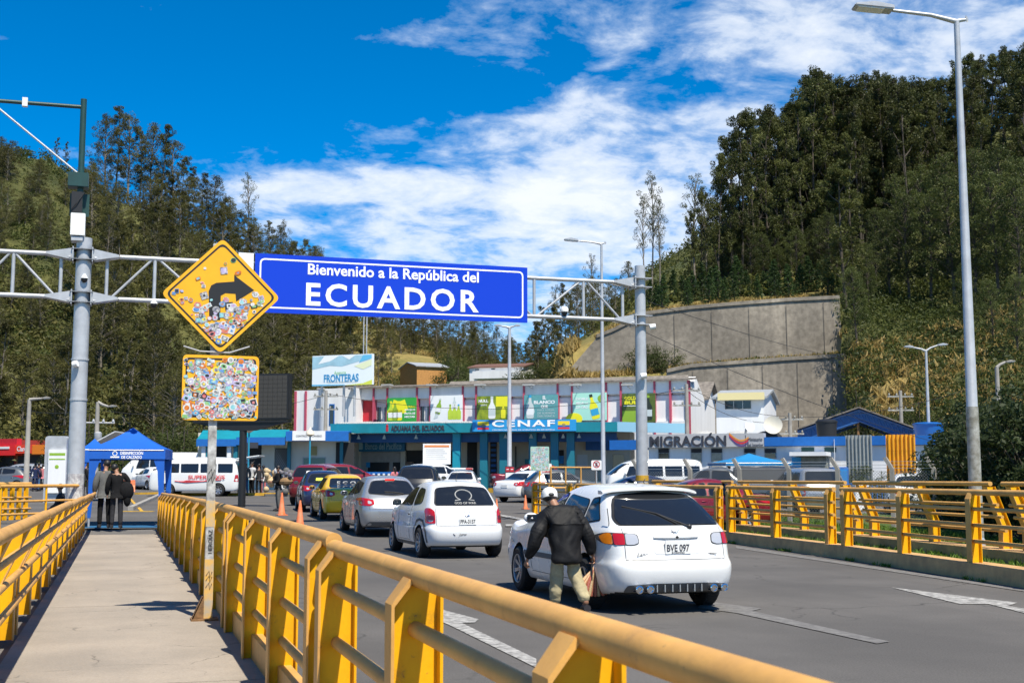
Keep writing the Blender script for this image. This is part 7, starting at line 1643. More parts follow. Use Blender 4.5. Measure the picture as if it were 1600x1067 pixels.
# bystanders
CR = [(383, 67, 180, 'man in a grey jacket and blue jeans behind the lettered van', C_GRY, C_JN, 1.02, {}), (393, 68, 150, 'man in a white shirt and black trousers behind the van, right of the grey jacket', C_WHT, C_BLK, 1.03, {}), (375.5, 69, 190, 'person in red-brown clothes half hidden by the raised tailgate', C_RED, C_DRK, 1.0, {}),
      (404, 68, 30, 'dark-clothed person right of the white-shirted man', C_DRK, C_BLK, .98, {}), (411, 69, 20, 'woman in a pale coat and pink skirt among the bystanders at the yellow kerb', C_WHT, C_PNK, .93, {}), (434, 47, 120, 'street seller in a black jacket holding wares, left of the orange cones', C_BLK, C_GRY, .98, dict(wrR=(.15, .3, 1.1), elR=(.26, .1, 1.1), wrL=(-.15, .3, 1.1), elL=(-.26, .1, 1.1))),
      (752, 94, 0, 'person in dark clothes at the canopy column left of the lamp before the hall', C_DRK, C_DRK, 1.0, {}), (759, 95, 20, 'man in a grey top and blue jeans by the hall entrance', C_GRY, C_JN, 1.0, {}), (765.5, 94, -20, 'person all in black right of the man in jeans', C_BLK, C_BLK, 1.0, {}), (783.5, 92, 10, 'person in a lilac shirt and dark trousers beside the red and white notice', C_LIL, C_NVY, .98, {}),
      (746, 93, 60, 'person in a white top near the patrol car', C_WHT, C_DRK, .97, {}), (822, 88, 0, 'person in a red top at the doorway right of the lamp before the hall', C_RED, C_NVY, 1.0, {}), (616, 63, 40, 'woman in pink with a lilac sun hat behind the silver hatchback', C_PNK, C_WHT, .92, {}),
      (54, 76, 10, 'person in dark blue near the concrete lamp pole', C_NVY, C_NVY, .98, {}), (59, 77, -30, 'person in blue jeans and dark top left of the pink-topped one', C_DRK, C_JN, 1.0, {}), (66, 77, 40, 'person in a pink top beside the kiosk board', C_PNK, C_DRK, .95, {}), (127, 62, 0, 'person in black between the gantry pole and the blue tent', C_BLK, C_BLK, 1.0, {}), (133, 66, 20, 'person in dark grey behind the left tent leg', C_DRK, C_DRK, 1.0, {}),
      (96, 36.5, 90, 'seated dark-haired person behind the left railing below the kiosk board', C_DRK, C_NVY, .98, dict(pelvis=(0, 0, .42), spine=(0, .04, .6), chest=(0, .05, .8), neck=(0, .06, .95), head=(0, .08, 1.08), shL=(-.17, .05, .86), elL=(-.22, .1, .6), wrL=(-.12, .3, .5), shR=(.17, .05, .86), elR=(.22, .1, .6), wrR=(.12, .3, .5), hiL=(-.09, .02, .42), knL=(-.12, .42, .45), anL=(-.12, .42, .08), toL=(-.12, .56, .03), hiR=(.09, .02, .42), knR=(.12, .42, .45), anR=(.12, .42, .08), toR=(.12, .56, .03))),
      (1212, 58, 150, 'person in a red cap standing by the blue market tent', C_NVY, C_DRK, 1.0, {}), (1140, 62, 0, 'person in red seen over the grey pickup load cover', C_RED, C_DRK, 1.0, {})]
for px, D, rz, l, tp_, lg_, H_, ps in CR:
    person(G(px, D), -PSI+R(rz), l, tp_, lg_, H_, ps, hair='long' if 'woman' in l else 'short', sub=1)
q = G(434, 47); o = empty('ware_tray', (q.x+.25, q.y-.15, q.z+1.1), 0, 'bundle of wares held by the street seller', 'wares'); mb = MB(); mb.ball((0, 0, 0), (.28, .2, .16), 10, 6); mb.build('basket', mat('wicker', (.28, .17, .08), .9, var=.4), o); mb = MB(); rng = random.Random(1)
for i in range(14): mb.ball((rng.uniform(-.2, .25), rng.uniform(-.15, .15), rng.uniform(.08, .38)), rng.uniform(.05, .1), 8, 5)
mb.build('goods', mat('goods_mixed', (.25, .22, .2), .8, var=.8, vscale=8, col2=(.05, .06, .12)), o)
for k, (px, l) in enumerate(((424, 'cream plush toys piled beside the bystanders, left pile'), (440, 'white plush toys piled behind the street seller'), (452, 'dark and white bundles right of the plush toys'))):
    o = empty('plush_pile', G(px, 66), 0, l, 'toys'); mb = MB()
    for i in range(16): mb.ball((rng.uniform(-.3, .3), rng.uniform(-.2, .2), rng.uniform(.15, 1.35)), rng.uniform(.1, .2), 8, 6)
    mb.build('toys', [cloth('cream', (.55, .42, .25)), C_WHT, C_GRY][k], o, smooth=60); mb = MB(); mb.box(-.35, .35, -.2, .2, 0, .12); mb.build('crate', M_cream2, o)

# ============================================================ tents, cones, small signs
M_tent = mat('tent_blue', (.005, .105, .50), .6, var=.12, bump=.15, bscale=6); M_tent2 = mat('tent_light_blue', (.01, .20, .45), .6, var=.12, bump=.15, bscale=6)
def tent(pa, pb, D, apex, eave, val, label, m, depth=2.3, legs=True, txt=None, curtain=True, floor=True, z=None):
    fr = Frame(pa, D, pb, D*1.0+.35, z=z); o = empty('gazebo_tent', label=label, cat='tent'); fr.place(o); L = fr.L; za, ze, zv = fr.uv((pa+pb)/2, apex)[1]*1.0, fr.uv((pa+pb)/2, eave)[1], fr.uv((pa+pb)/2, val)[1]
    mb = MB(); h = .06; n = 8; ap = (L/2, depth/2, za+.12)
    base = [(-h, -h), (L+h, -h), (L+h, depth+h), (-h, depth+h)]
    for k in range(4):
        a, b = base[k], base[(k+1) % 4]
        rows_ = []
        for r_ in range(5):
            t = r_/4; row = []
            for i in range(n+1):
                u = i/n; x = a[0]+(b[0]-a[0])*u; y = a[1]+(b[1]-a[1])*u; sag = -.05*math.sin(math.pi*t)
                row.append((x+(ap[0]-x)*t, y+(ap[1]-y)*t, ze+(ap[2]-ze)*t+sag))
            rows_.append(row)
        vs = [p for r_ in rows_ for p in r_]; mb.add(vs, [(r_*(n+1)+i, r_*(n+1)+i+1, (r_+1)*(n+1)+i+1, (r_+1)*(n+1)+i) for r_ in range(4) for i in range(n)])
    mb.build('canopy', m, o, smooth=35)
    mb = MB()
    for k in range(4):
        a, b = base[k], base[(k+1) % 4]; mb.add([(a[0], a[1], ze), (b[0], b[1], ze), (b[0], b[1], zv), (a[0], a[1], zv)], [(0, 1, 2, 3)])
    mb.build('valance', m, o)
    for x in (0, L):
        for y in (0, depth):
            mb = MB(); mb.tube([(x, y, .0), (x, y, ze)], .028, 6); lg = mb.build('leg', M_galv, o)
            if curtain:
                s = 1 if x == 0 else -1; mb = MB(); w0, w1 = .26, .09; mb.add([(x-.04*s, y-.03, zv), (x+s*w0, y-.03, zv), (x+s*.14, y-.03, zv-.35), (x+s*w1, y-.03, .9), (x+s*.05, y-.03, .35), (x-.04*s, y-.03, .35), (x-.04*s, y+.05, zv), (x-.04*s, y+.05, .35)], [(0,1,2,3,4,5), (0, 5, 7, 6)]); mb.build('curtain', m, lg)
    mb = MB()
    for a, b in zip(base, base[1:]+base[:1]): mb.tube([(a[0]*.98, a[1], ze-.04), (b[0]*.98, b[1], ze-.04)], .018, 5)
    mb.build('frame', M_galv, o)
    if floor: mb = MB(); mb.box(-.1, L+.1, -.25, depth, .062, .10); mb.build('mat', mat('mat_blue', (.01, .10, .22), .8), o)
    if txt:
        mb = MB(); q = fr.uv(205, 711); text_mb(mb, 'DESINFECCIÓN\nDE CALZADO', .2, q[0]+.02, q[1]+.01, -h-.006, bold=.006, ext=.001, fit=(.62, .22)); q = fr.uv(180, 710); mb.lathe([(.05, -h-.012), (.07, -h-.012), (.07, -h-.008), (.05, -h-.008)], 16, axis='y', c=(q[0], 0, q[1]+.03), closed=True); mb.box(q[0]-.12, q[0]+.12, -h-.01, -h-.006, q[1]-.09, q[1]-.05); mb.build('lettering', M_refw, o)
    return o
tent(141, 254, 35.2, 672, 701, 717, 'blue gazebo tent lettered DESINFECCIÓN DE CALZADO over the end of the walkway', M_tent, txt=True, z=.05)
tent(126, 166, 56, 688, 701, 722, 'smaller blue tent behind the lettered one, beside the gantry pole', M_tent, floor=False)
tent(1136, 1236, 58, 711, 722, 727, 'light blue market tent behind the grey pickup in the car park', M_tent2, depth=3, floor=False, curtain=False)
o = empty('tarpaulin', G(163, 60, 2.9), -PSI, 'white sloping tarpaulin behind the peak of the blue tent', 'tarpaulin'); mb = MB(); mb.add([(-.7, 0, -.3), (.5, 0, .35), (.7, 1.5, .3), (-.5, 1.5, -.35), (-.7, 0, -.36), (.5, 0, .29), (.7, 1.5, .24), (-.5, 1.5, -.41)], [(0,1,2,3),(7,6,5,4),(0,4,5,1),(1,5,6,2)]); mb.build('sheet', C_WHT, o); mb = MB(); mb.tube([(-.5, .7, -.35), (-.5, .7, -3.4)], .03, 6); mb.build('pole', M_galv, o)
M_cone = mat('cone_orange', (.80, .16, .04), .5, var=.25, vscale=4, col2=(.7, .25, .12))
def cone(px, D, h, label):
    o = empty('traffic_cone', G(px, D), R(10), label, 'traffic cone', 'orange traffic cones'); mb = MB(); mb.lathe([(h*.17, .03), (h*.155, .06), (h*.035, h), (h*.02, h)], 16); mb.build('cone', M_cone, o, smooth=40); mb = MB(); mb.box(-h*.22, h*.22, -h*.22, h*.22, 0, .03); mb.build('base', M_cone, o)
cone(440, 43.5, .78, 'tall orange cone beside the street seller, left of a pair'); cone(468.5, 36.5, .74, 'tall pale orange cone, right of a pair'); cone(776, 47, .5, 'small orange cone beyond the small white hatchback'); cone(821, 50, .56, 'orange cone below the white saloon at the railing end')
o = empty('road_barrier', G(197, 74), 0, 'orange plastic barrier seen through the blue tent', 'barrier'); mb = MB(); mb.prism([(-.25, 0), (.25, 0), (.1, .4), (.08, .7), (-.08, .7), (-.1, .4)], 'x', -.5, .5); mb.build('shell', M_cone, o, bevel=.02)
o = empty('plastic_bag', G(268, 25.9, .05), 0, 'small crumpled white litter at the foot of the right walkway railing', 'litter'); mb = MB(); mb.ball((0, 0, .03), (.05, .04, .03), 6, 4); mb.build('bag', M_white, o)
o = empty('cable_reel', G(228, 48), 0, 'low grey blocks on the ground beyond the tent', 'block') if False else None
# signs beyond the road
def flat_sign(px0, py0, px1, py1, D, m, label, r=.04, post=True, gz=None):
    fr = Frame(px0, D, px1, D+.05); o = empty('small_sign', label=label, cat='sign'); fr.place(o); a, b = fr.uv(px0, py1), fr.uv(px1, py0); mb = MB(); mb.prism(rpoly([(a[0], a[1]), (b[0], a[1]), (b[0], b[1]), (a[0], b[1])], r), 'y', 0, .015); mb.build('plate', m, o)
    if post: x = (a[0]+b[0])/2; mb = MB(); mb.tube([(x, .04, 0 if gz is None else gz), (x, .04, b[1]-.05)], .03, 8); mb.build('post', M_yel if post == 'y' else M_galv, o)
    return o, a, b
o, a, b = flat_sign(829, 697.5, 858, 735, 45, mat('sign_pale_green', (.35, .55, .45), .5), 'square plate covered in teal and white stickers on a yellow post at the railing end', post='y')
rng = random.Random(9); mb = MB(); stickers(mb, lambda x, z, w: a[0]+w < x < b[0]-w and a[1]+w < z < b[1]-w, (a[0], a[1], b[0], b[1]), 240, (.02, .06), -.002, rng, .5); mb.build('stickers', [STK[0], STK[4], STK[0], STK[4], STK[4], STK[5], STK[6], STK[7], STK[0], STK[0], STK[4]], o)
o, a, b = flat_sign(924, 719, 940, 734, 46, M_white, 'white no-parking sign with a red ring and letter E by the slender lamp'); x, z = (a[0]+b[0])/2, (a[1]+b[1])/2
mb = MB(); mb.lathe([(.10, -.006), (.13, -.006), (.13, -.002), (.10, -.002)], 18, axis='y', c=(x, 0, z+.03), closed=True); mb.tube([(x-.07, -.006, z+.1), (x+.07, -.006, z-.04)], .012, 5); mb.build('ring', M_red, o); mb = MB(); text_mb(mb, 'E', .15, x, z+.03, -.004, bold=.004, fit=(.08, .12)); mb.build('letter', M_lettd, o)
o, a, b = flat_sign(789, 728, 804, 748, 70, M_lettd, 'dark-framed red and white notice standing beside the lamp before the hall'); w, h = b[0]-a[0], b[1]-a[1]
mb = MB(); 
for k, (x0, x1, z0, z1) in enumerate(((.08, .46, .55, .92), (.54, .92, .55, .92))): mb.box(a[0]+w*x0, a[0]+w*x1, -.006, 0, a[1]+h*z0, a[1]+h*z1)
mb.build('red_square', M_red, o); mb = MB(); mb.box(a[0]+w*.08, b[0]-w*.08, -.006, 0, a[1]+h*.08, a[1]+h*.48); mb.build('notice', M_white, o)
mb = MB(); 
for x0 in (.27, .73): mb.box(a[0]+w*(x0-.12), a[0]+w*(x0+.12), -.010, -.006, a[1]+h*.72, a[1]+h*.78)
mb.build('bars', M_white, o)
o, a, b = flat_sign(842, 724, 862, 740, 46.5, M_white, 'small white plate with red letters below the teal sticker plate', post=None); mb = MB(); text_mb(mb, 'LLAMAS', .1, (a[0]+b[0])/2+.03, a[1]+.08, -.002, bold=.002, fit=(.3, .08)); mb.build('lettering', M_red, o); mb = MB(); mb.tube([(b[0]-.05, .04, 0), (b[0]-.05, .04, b[1])], .02, 6); mb.build('post', M_galv, o)
# mesh gate, mesh fence
def mesh_mat():
    m = bpy.data.materials.new('chain_link'); m.use_nodes = True; nt = m.node_tree; b = nt.nodes['Principled BSDF']; b.inputs['Base Color'].default_value = (.25, .25, .24, 1); b.inputs['Metallic'].default_value = .5
    tc = nt.nodes.new('ShaderNodeTexCoord'); sp_ = nt.nodes.new('ShaderNodeSeparateXYZ'); nt.links.new(tc.outputs['Object'], sp_.inputs[0])
    s = math_n(nt, 'ADD', sp_.outputs[0], sp_.outputs[2]); d = math_n(nt, 'SUBTRACT', sp_.outputs[0], sp_.outputs[2]); al = None
    for v in (s, d):
        f = math_n(nt, 'FRACT', math_n(nt, 'MULTIPLY', v, 11.0)); g_ = math_n(nt, 'LESS_THAN', f, .13); al = g_ if al is None else math_n(nt, 'MAXIMUM', al, g_)
    nt.links.new(al, b.inputs['Alpha']); return m
M_mesh = mesh_mat()
fg2 = Frame(860, 46.5, 932, 47); o = empty('mesh_gate', label='tan-framed wire mesh gate behind the end of the far railing', cat='gate'); fg2.place(o); zt_ = fg2.uv(890, 730)[1]
mb = MB(); L = fg2.L
for x in (.02, L*.33, L*.66, L-.02): mb.tube([(x, 0, 0), (x, 0, zt_)], .03, 6)
for z in (.2, zt_*.55, zt_): mb.tube([(0, 0, z), (L, 0, z)], .03, 6)
mb.build('frame', M_dust, o); mb = MB(); mb.add([(0, .02, .1), (L, .02, .1), (L, .02, zt_), (0, .02, zt_)], [(0, 1, 2, 3)]); mb.build('mesh', M_mesh, o)
fm2 = Frame(1000, 42, 1480, 36.5); o = empty('chain_link_fence', label='chain-link fence on cranked concrete posts along the car park', cat='fence'); fm2.place(o); L = fm2.L; zt_ = fm2.uv(1230, 733)[1]
for px in (997, 1078, 1155, 1232, 1308, 1393, 1458):
    x = fm2.x(px); mb = MB(); mb.box(x-.06, x+.06, -.06, .06, -.1, zt_); mb.add([(x-.06, -.06, zt_), (x+.06, -.06, zt_), (x+.06, .06, zt_), (x-.06, .06, zt_), (x-.26, -.05, zt_+.32), (x-.16, -.05, zt_+.36), (x-.16, .05, zt_+.36), (x-.26, .05, zt_+.32)], [(0,1,5,4),(1,2,6,5),(2,3,7,6),(3,0,4,7),(4,5,6,7)]); mb.build('post', M_conc, o)
mb = MB(); mb.add([(0, 0, .05), (L, 0, .05), (L, 0, zt_-.05), (0, 0, zt_-.05)], [(0, 1, 2, 3)]); mb.build('mesh', M_mesh, o)
for k in range(3):
    mb = MB(); mb.tube([(0-.1-.03*k, 0, zt_+.1*k+.02), (L-.1-.03*k, 0, zt_+.1*k+.02)], .008, 4); mb.build('wire_strand', M_galv, o)
o = empty('water_drum', G(1342, 50), 0, 'white box beside the blue picket rail under the grey corrugated screen', 'box'); mb = MB(); mb.box(-.3, .3, -.25, .25, 0, .95); mb.build('shell', M_white, o, bevel=.03); mb = MB(); mb.box(-.32, .32, -.27, .27, .95, 1.0); mb.build('lid', M_white, o)
fz = Frame(1325, 56, 1385, 55.5); o = empty('blue_railing', label='low blue rail fence between the corrugated screens', cat='fence'); fz.place(o)
for z in (.25, .95): mb = MB(); mb.tube([(0, 0, z), (fz.L, 0, z)], .03, 6); mb.build('rail', M_blue2, o)
for i in range(9): mb = MB(); x = fz.L*i/8; mb.tube([(x, 0, 0), (x, 0, .95)], .02, 5); mb.build('bar', M_blue2, o)
o = empty('portable_toilet', G(1315, 54), -PSI, 'blue plastic cabin right of the silver off-roader', 'cabin'); mb = MB(); mb.box(-.35, .35, 0, .7, 0, 1.7); mb.build('cabin', M_blue2, o, bevel=.03); mb = MB(); mb.box(-.28, .28, -.02, 0, .1, 1.6); mb.build('door', mat('door_blue', (.02, .2, .5), .5), o)
# ============================================================ vegetation
L_EUC = leafmat('eucalyptus_leaves', (.026, .035, .009), (.105, .112, .030), .30, .7)
L_BRN = leafmat('brownish_leaves', (.036, .042, .011), (.130, .118, .034), .30, .6)
L_SLP = leafmat('slope_leaves', (.030, .045, .012), (.10, .115, .030), .30, .6)
L_GRN = leafmat('bush_leaves', (.026, .042, .010), (.088, .102, .024), .5, .4)
L_DRK = leafmat('hedge_leaves', (.016, .026, .010), (.05, .07, .022), 1.2, .2)
L_CON = leafmat('conifer_needles', (.020, .045, .014), (.05, .085, .022), 1.0, .4)
L_DRY = leafmat('dry_grass_blades', (.20, .15, .045), (.42, .30, .11), .6, .3)
L_GRS = leafmat('grass_blades', (.06, .12, .012), (.13, .21, .03), .8, .3)
M_bark = mat('bark', (.085, .068, .052), .9, var=.5, vscale=3, bump=.3)
M_barkp = mat('pale_bark', (.22, .19, .15), .9, var=.4, vscale=3)
def leaves(centres, radii, per, size, seed, squash=1.0, droop=.3, up=False):
    """leaf-sized quads scattered through round clumps -> (verts, quads)"""
    g = np.random.default_rng(seed); c = np.repeat(np.asarray(centres, float), per, 0); r = np.repeat(np.asarray(radii, float), per)
    n = len(c); d = g.normal(size=(n, 3)); d /= np.linalg.norm(d, axis=1)[:, None]; rad = r*g.uniform(.35, 1.0, n)**.6
    p = c+d*rad[:, None]*np.array([1, 1, squash])
    t = g.normal(size=(n, 3)); t[:, 2] = (np.abs(t[:, 2])*1.6+.6 if up else t[:, 2]*.8-droop); t /= np.linalg.norm(t, axis=1)[:, None]
    b = np.cross(t, g.normal(size=(n, 3))+d*.8); b /= np.linalg.norm(b, axis=1)[:, None]
    s = (size*g.uniform(.6, 1.3, n))[:, None]; w = s*(.16 if up else .42)
    v = np.stack([p-t*s*.5, p+b*w*.5, p+t*s*.5, p-b*w*.5], 1).reshape(-1, 3)
    return v, np.arange(n*4).reshape(-1, 4)
def tree(name, H, kind, seed, leaf, bark, label='x', cat='tree'):
    g = random.Random(seed); o = empty(name, (0, 0, 0), 0, label, cat); lean = (g.uniform(-.04, .04)*H, g.uniform(-.04, .04)*H)
    def tp(t): return Vector((lean[0]*t*t+.01*H*math.sin(5*t+seed), lean[1]*t*t+.01*H*math.cos(4*t+seed), H*t))
    mb = MB(); r0 = H*(.0095 if kind in ('tall', 'thin') else .012) if kind != 'conifer' else H*.02; mb.tube([tp(i/8*.94) for i in range(9)], [r0*(1-.85*i/8)+.015 for i in range(9)], 7)
    C, Rr = [], []
    if kind == 'tall':
        base = g.uniform(.14, .30); nl = g.randint(9, 12)
        for k in range(nl):
            tl = base+(1-base)*(k+.6)/nl; u = (tl-base)/(1-base); wl = H*.105*(math.sin(math.pi*min(1, u*.80+.16))**.6)*g.uniform(.35, 1.15); a = k*2.4+g.uniform(-.6, .6); rl = H*g.uniform(.045, .085)*(1-.35*u)
            lc = tp(tl)+Vector((math.cos(a)*wl, math.sin(a)*wl, g.uniform(-.01, .02)*H)); s = tp(max(.08, tl-.10)); mb.tube([s, s.lerp(lc, .5)+Vector((0, 0, -.01*H)), lc], [r0*.45, r0*.32, r0*.12], 5, cap=False)
            for i in range(g.randint(7, 10)):
                d = Vector((g.gauss(0, 1), g.gauss(0, 1), g.gauss(0, 1.0))).normalized()*rl*g.uniform(.55, 1.15); d.z *= 1.35; e = lc+d; mb.tube([lc, e], [r0*.14, r0*.05], 4, cap=False); C.append(e); Rr.append(H*g.uniform(.020, .036))
        for i in range(6): C.append(tp(.9+.10*i/5)+Vector((g.uniform(-.02, .02)*H, g.uniform(-.02, .02)*H, 0))); Rr.append(H*.025)
        per, size = 78, H*.0150
    elif kind == 'thin':
        n = 26
        for i in range(n):
            t = .52+.48*(i+g.random())/n; u = (t-.5)/.5; w = H*.13*math.sin(math.pi*min(1, u*.8+.12))*g.uniform(.3, 1.1); a = i*2.4
            s = tp(t-.12); e = tp(t)+Vector((math.cos(a)*w, math.sin(a)*w, 0)); mb.tube([s, s.lerp(e, .5), e], [r0*.4, r0*.3, r0*.1], 4, cap=False); C.append(e); Rr.append(H*g.uniform(.022, .045))
        per, size = 70, H*.0125
    elif kind == 'round':
        base, n = g.uniform(.10, .3), 64
        for i in range(n):
            t = base+(1-base)*(i+g.random())/n; u = (t-base)/(1-base); w = H*.20*(math.sin(math.pi*min(1, u*.78+.2))**.6)*g.uniform(.3, 1.12); a = i*2.4+g.uniform(-.6, .6)
            s = tp(max(.05, t-.1)); e = tp(t)+Vector((math.cos(a)*w, math.sin(a)*w, g.uniform(-.02, .03)*H)); mb.tube([s, s.lerp(e, .5)+Vector((0, 0, .01*H)), e], [r0*.3, r0*.2, r0*.08], 4, cap=False); C.append(e); Rr.append(H*g.uniform(.034, .066))
        per, size = 115, H*.0165
    elif kind == 'conifer':
        n = 44
        for i in range(n):
            t = .08+.92*(i+g.random())/n; w = H*.24*(1-t)**.8*g.uniform(.5, 1.1)+.02; a = i*2.4; s = tp(t); e = tp(t)+Vector((math.cos(a)*w, math.sin(a)*w, .04*H)); mb.tube([s, e], [r0*.25, r0*.1], 4, cap=False); C.append(s.lerp(e, .7)); Rr.append(H*(.03+.06*(1-t)))
        per, size = 40, H*.045
    elif kind == 'bush':
        n = 60
        for i in range(n):
            a = g.uniform(0, 6.28); u = g.random(); w = H*.72*math.sqrt(g.random()); z = H*(.12+.75*g.random()*math.sqrt(max(0, 1-(w/(H*.8))**2))); e = Vector((math.cos(a)*w, math.sin(a)*w, z)); mb.tube([(0, 0, 0), e*.5+Vector((0, 0, .05*H)), e], [r0*.8, r0*.5, r0*.15], 4, cap=False); C.append(e); Rr.append(H*g.uniform(.10, .19))
        per, size = 70, H*.048
    mb.build('trunk' if kind != 'bush' else 'stems', bark, o)
    v, q = leaves([tuple(c) for c in C], Rr, per, size, seed, .8); fast_mesh('crown' if kind != 'bush' else 'foliage', v, q, leaf, o)
    return o
protos = {'tall': [tree('eucalyptus_tree', 22, 'tall', s, L_EUC, M_bark) for s in (1, 2, 3, 4, 5)], 'thin': [tree('eucalyptus_tree', 20, 'thin', s, L_EUC, M_barkp) for s in (11, 12)],
          'round': [tree('hillside_tree', 13, 'round', s, L_BRN, M_barkp) for s in (21, 22, 23, 24, 25)], 'conifer': [tree('young_conifer', 4, 'conifer', s, L_CON, M_bark, cat='conifer') for s in (31, 32)],
          'bush': [tree('bush', 2.4, 'bush', s, L_GRN, M_bark, cat='bush') for s in (41, 42)], 'green': [tree('slope_tree', 11, 'round', s, L_SLP, M_bark) for s in (61, 62, 63)], 'olive': [tree('hillside_tree', 15, 'tall', s, L_BRN, M_barkp) for s in (51, 52, 53)]}
used = set(); tg = random.Random(77)
def plant(kind, px, D, H, label, group=None, dz=-.2, wide=1.0, leaf=None):
    pr = tg.choice(protos[kind]); h0 = {'tall': 22, 'thin': 20, 'round': 13, 'conifer': 4, 'bush': 2.4, 'olive': 15, 'green': 11}[kind]
    if pr.name in used: o = copy_tree(pr)
    else: o = pr; used.add(pr.name)
    p = P(px, HOR, D); o.location = (p.x, p.y, hz(px, D)+dz); s = H/h0; o.scale = (s*wide, s*wide, s); o.rotation_euler = (0, 0, tg.uniform(0, 6.28)); o['label'] = label
    if group: o['group'] = group
    return o
# how high the crowns reach along the crests (picture height), from which each tree takes its own height
SKYR = [(1040, 400), (1100, 300), (1140, 215), (1175, 168), (1200, 160), (1240, 178), (1290, 108), (1340, 125), (1400, 104), (1450, 125), (1490, 118), (1540, 86), (1600, 70), (1800, 50)]
SKYL = [(-200, 170), (-50, 200), (20, 222), (90, 245), (140, 245), (152, 190), (178, 186), (240, 190), (262, 200), (290, 245), (330, 262), (345, 296), (400, 315), (430, 315), (500, 350), (560, 385), (700, 500), (900, 540)]
def sky_y(T, px):
    for (a, ya), (b, yb) in zip(T, T[1:]):
        if px <= b: return ya+(yb-ya)*(px-a)/(b-a)
    return T[-1][1]
def cap_h(T, px, D, H, j=14): return min(H, P(px, sky_y(T, px)+tg.uniform(2, 2+j*2), D).z-hz(px, D))
# left hill
GL = 'trees covering the left hillside'; LL = 'brownish olive eucalyptus among the many on the wooded left hillside'
n = 0
sky_l = [(148, 250, 15), (166, 254, 17), (186, 252, 17), (204, 255, 15), (222, 257, 17), (240, 256, 18), (256, 256, 17), (270, 258, 14), (290, 260, 13), (305, 262, 13), (322, 262, 14), (338, 264, 11), (352, 262, 12), (415, 268, 12), (432, 272, 12), (450, 272, 10), (470, 272, 12), (487, 274, 11), (505, 276, 10), (535, 280, 9), (556, 280, 12), (575, 282, 8), (85, 250, 5), (68, 252, 5)]
for px, D, H in sky_l: plant('olive' if tg.random() < .7 else 'round', px, D, H*1.08, 'skyline eucalyptus among those along the crest of the left hill', 'skyline trees of the left hill')
plant('thin', 378, 262, 21, 'tall lone thin-topped eucalyptus rising above the left skyline left of the blue sign', wide=.9); plant('thin', 497, 276, 13, 'slim eucalyptus on the left skyline above the middle of the blue sign', wide=.8)
plant('thin', 436, 270, 15, 'slim open eucalyptus on the skyline above the left end of the blue sign', wide=.9)
def bare(px, D): return (px < 95 and D > 172+tg.uniform(-14, 10)) or (560 < px < 690 and 140 < D < 230) or (600 < px < 850 and D < 205)
tries = 0
while n < 212 and tries < 9000:
    tries += 1; px = tg.uniform(-160, 860); pr = prof_at(px); f, rdg = pr[0][0], pr[-1][0]; D = f+8+(rdg-f-8)*tg.random()**.85
    if bare(px, D): 
        if tg.random() < .70 or px > 500: continue
    H_ = cap_h(SKYL, px, D, tg.uniform(8, 13.5)*(.55 if px < 95 and D > 150 else 1))
    if H_ < 4: continue
    plant('round' if tg.random() < .6 else 'olive', px, D, H_, LL, GL, wide=1.18); n += 1
for i in range(34):
    px = tg.uniform(-70, 100); D = tg.uniform(150, 232); H_ = cap_h(SKYL, px, D, tg.uniform(4.5, 8))
    if H_ > 3: plant('round', px, D, H_, 'small tree on the grassy top of the left hill', 'small trees on the grassy left hilltop', wide=1.3)
# far middle and behind the buildings
GM = 'trees behind the hillside houses'
for px, D, H in ((600, 215, 10), (625, 225, 9), (660, 262, 10), (690, 270, 11), (715, 275, 12), (735, 280, 11), (755, 282, 12), (775, 285, 9), (700, 250, 9), (740, 262, 9), (640, 255, 8), (610, 205, 7), (590, 190, 8), (720, 235, 7), (760, 240, 7), (795, 280, 7), (812, 280, 6)):
    plant('round', px, D, H, 'tree in the row behind the orange and white hillside houses', GM)
GD = 'dark trees left of the retaining wall'
for px, D, H in ((838, 185, 8.5), (852, 178, 10), (868, 172, 10), (884, 168, 9), (900, 165, 8), (858, 160, 9), (878, 155, 8), (842, 165, 8), (915, 172, 7.5), (826, 190, 7), (895, 150, 6), (925, 150, 7), (940, 160, 6.5), (955, 150, 5), (905, 146, 7), (930, 140, 5), (965, 140, 5), (985, 150, 6)):
    plant('olive' if px < 900 else 'round', px, D, H, 'dark tree in the clump between the white hillside house and the retaining wall', GD)
plant('thin', 868, 175, 13, 'thin tall tree above the dark clump left of the slender lamp', wide=.8); plant('thin', 927, 165, 11, 'thin tree just left of the slender lamp, above the truss', wide=.8)
# right hill
GR = 'tall eucalyptus covering the right hillside'; LR = 'tall dark eucalyptus among the dense stand on the right hillside'
front = [(1085, 141, 16), (1104, 142, 15), (1130, 143, 21), (1150, 144, 23), (1168, 144, 25), (1186, 146, 25.5), (1206, 147, 24), (1226, 148, 24), (1243, 148, 22), (1262, 150, 25), (1283, 151, 26), (1303, 152, 28), (1322, 153, 25), (1342, 154, 25), (1362, 154, 26), (1385, 155, 24), (1405, 156, 26), (1432, 157, 26), (1452, 158, 24)]
for px, D, H in front: plant('tall', px, D, cap_h(SKYR, px, D, 40, 9), 'front-row eucalyptus of the dark stand above the retaining wall' if px > 1120 else 'open eucalyptus at the left end of the dark stand', 'front row eucalyptus above the wall' if px > 1120 else 'open eucalyptus left of the stand', wide=.80)
for px, D, H in ((1010, 138, 13), (1024, 140, 15.5), (1034, 139, 12.5)): plant('thin', px, D, H, 'thin bare-trunked eucalyptus standing alone above the left end of the retaining wall', 'thin eucalyptus above the wall end', wide=.8)
for px, D, H in ((1092, 142, 14.5), (1108, 142, 11)): plant('thin', px, D, H, 'airy eucalyptus between the thin trio and the dark stand', 'airy eucalyptus pair', wide=1.1)
n = 0; tries = 0
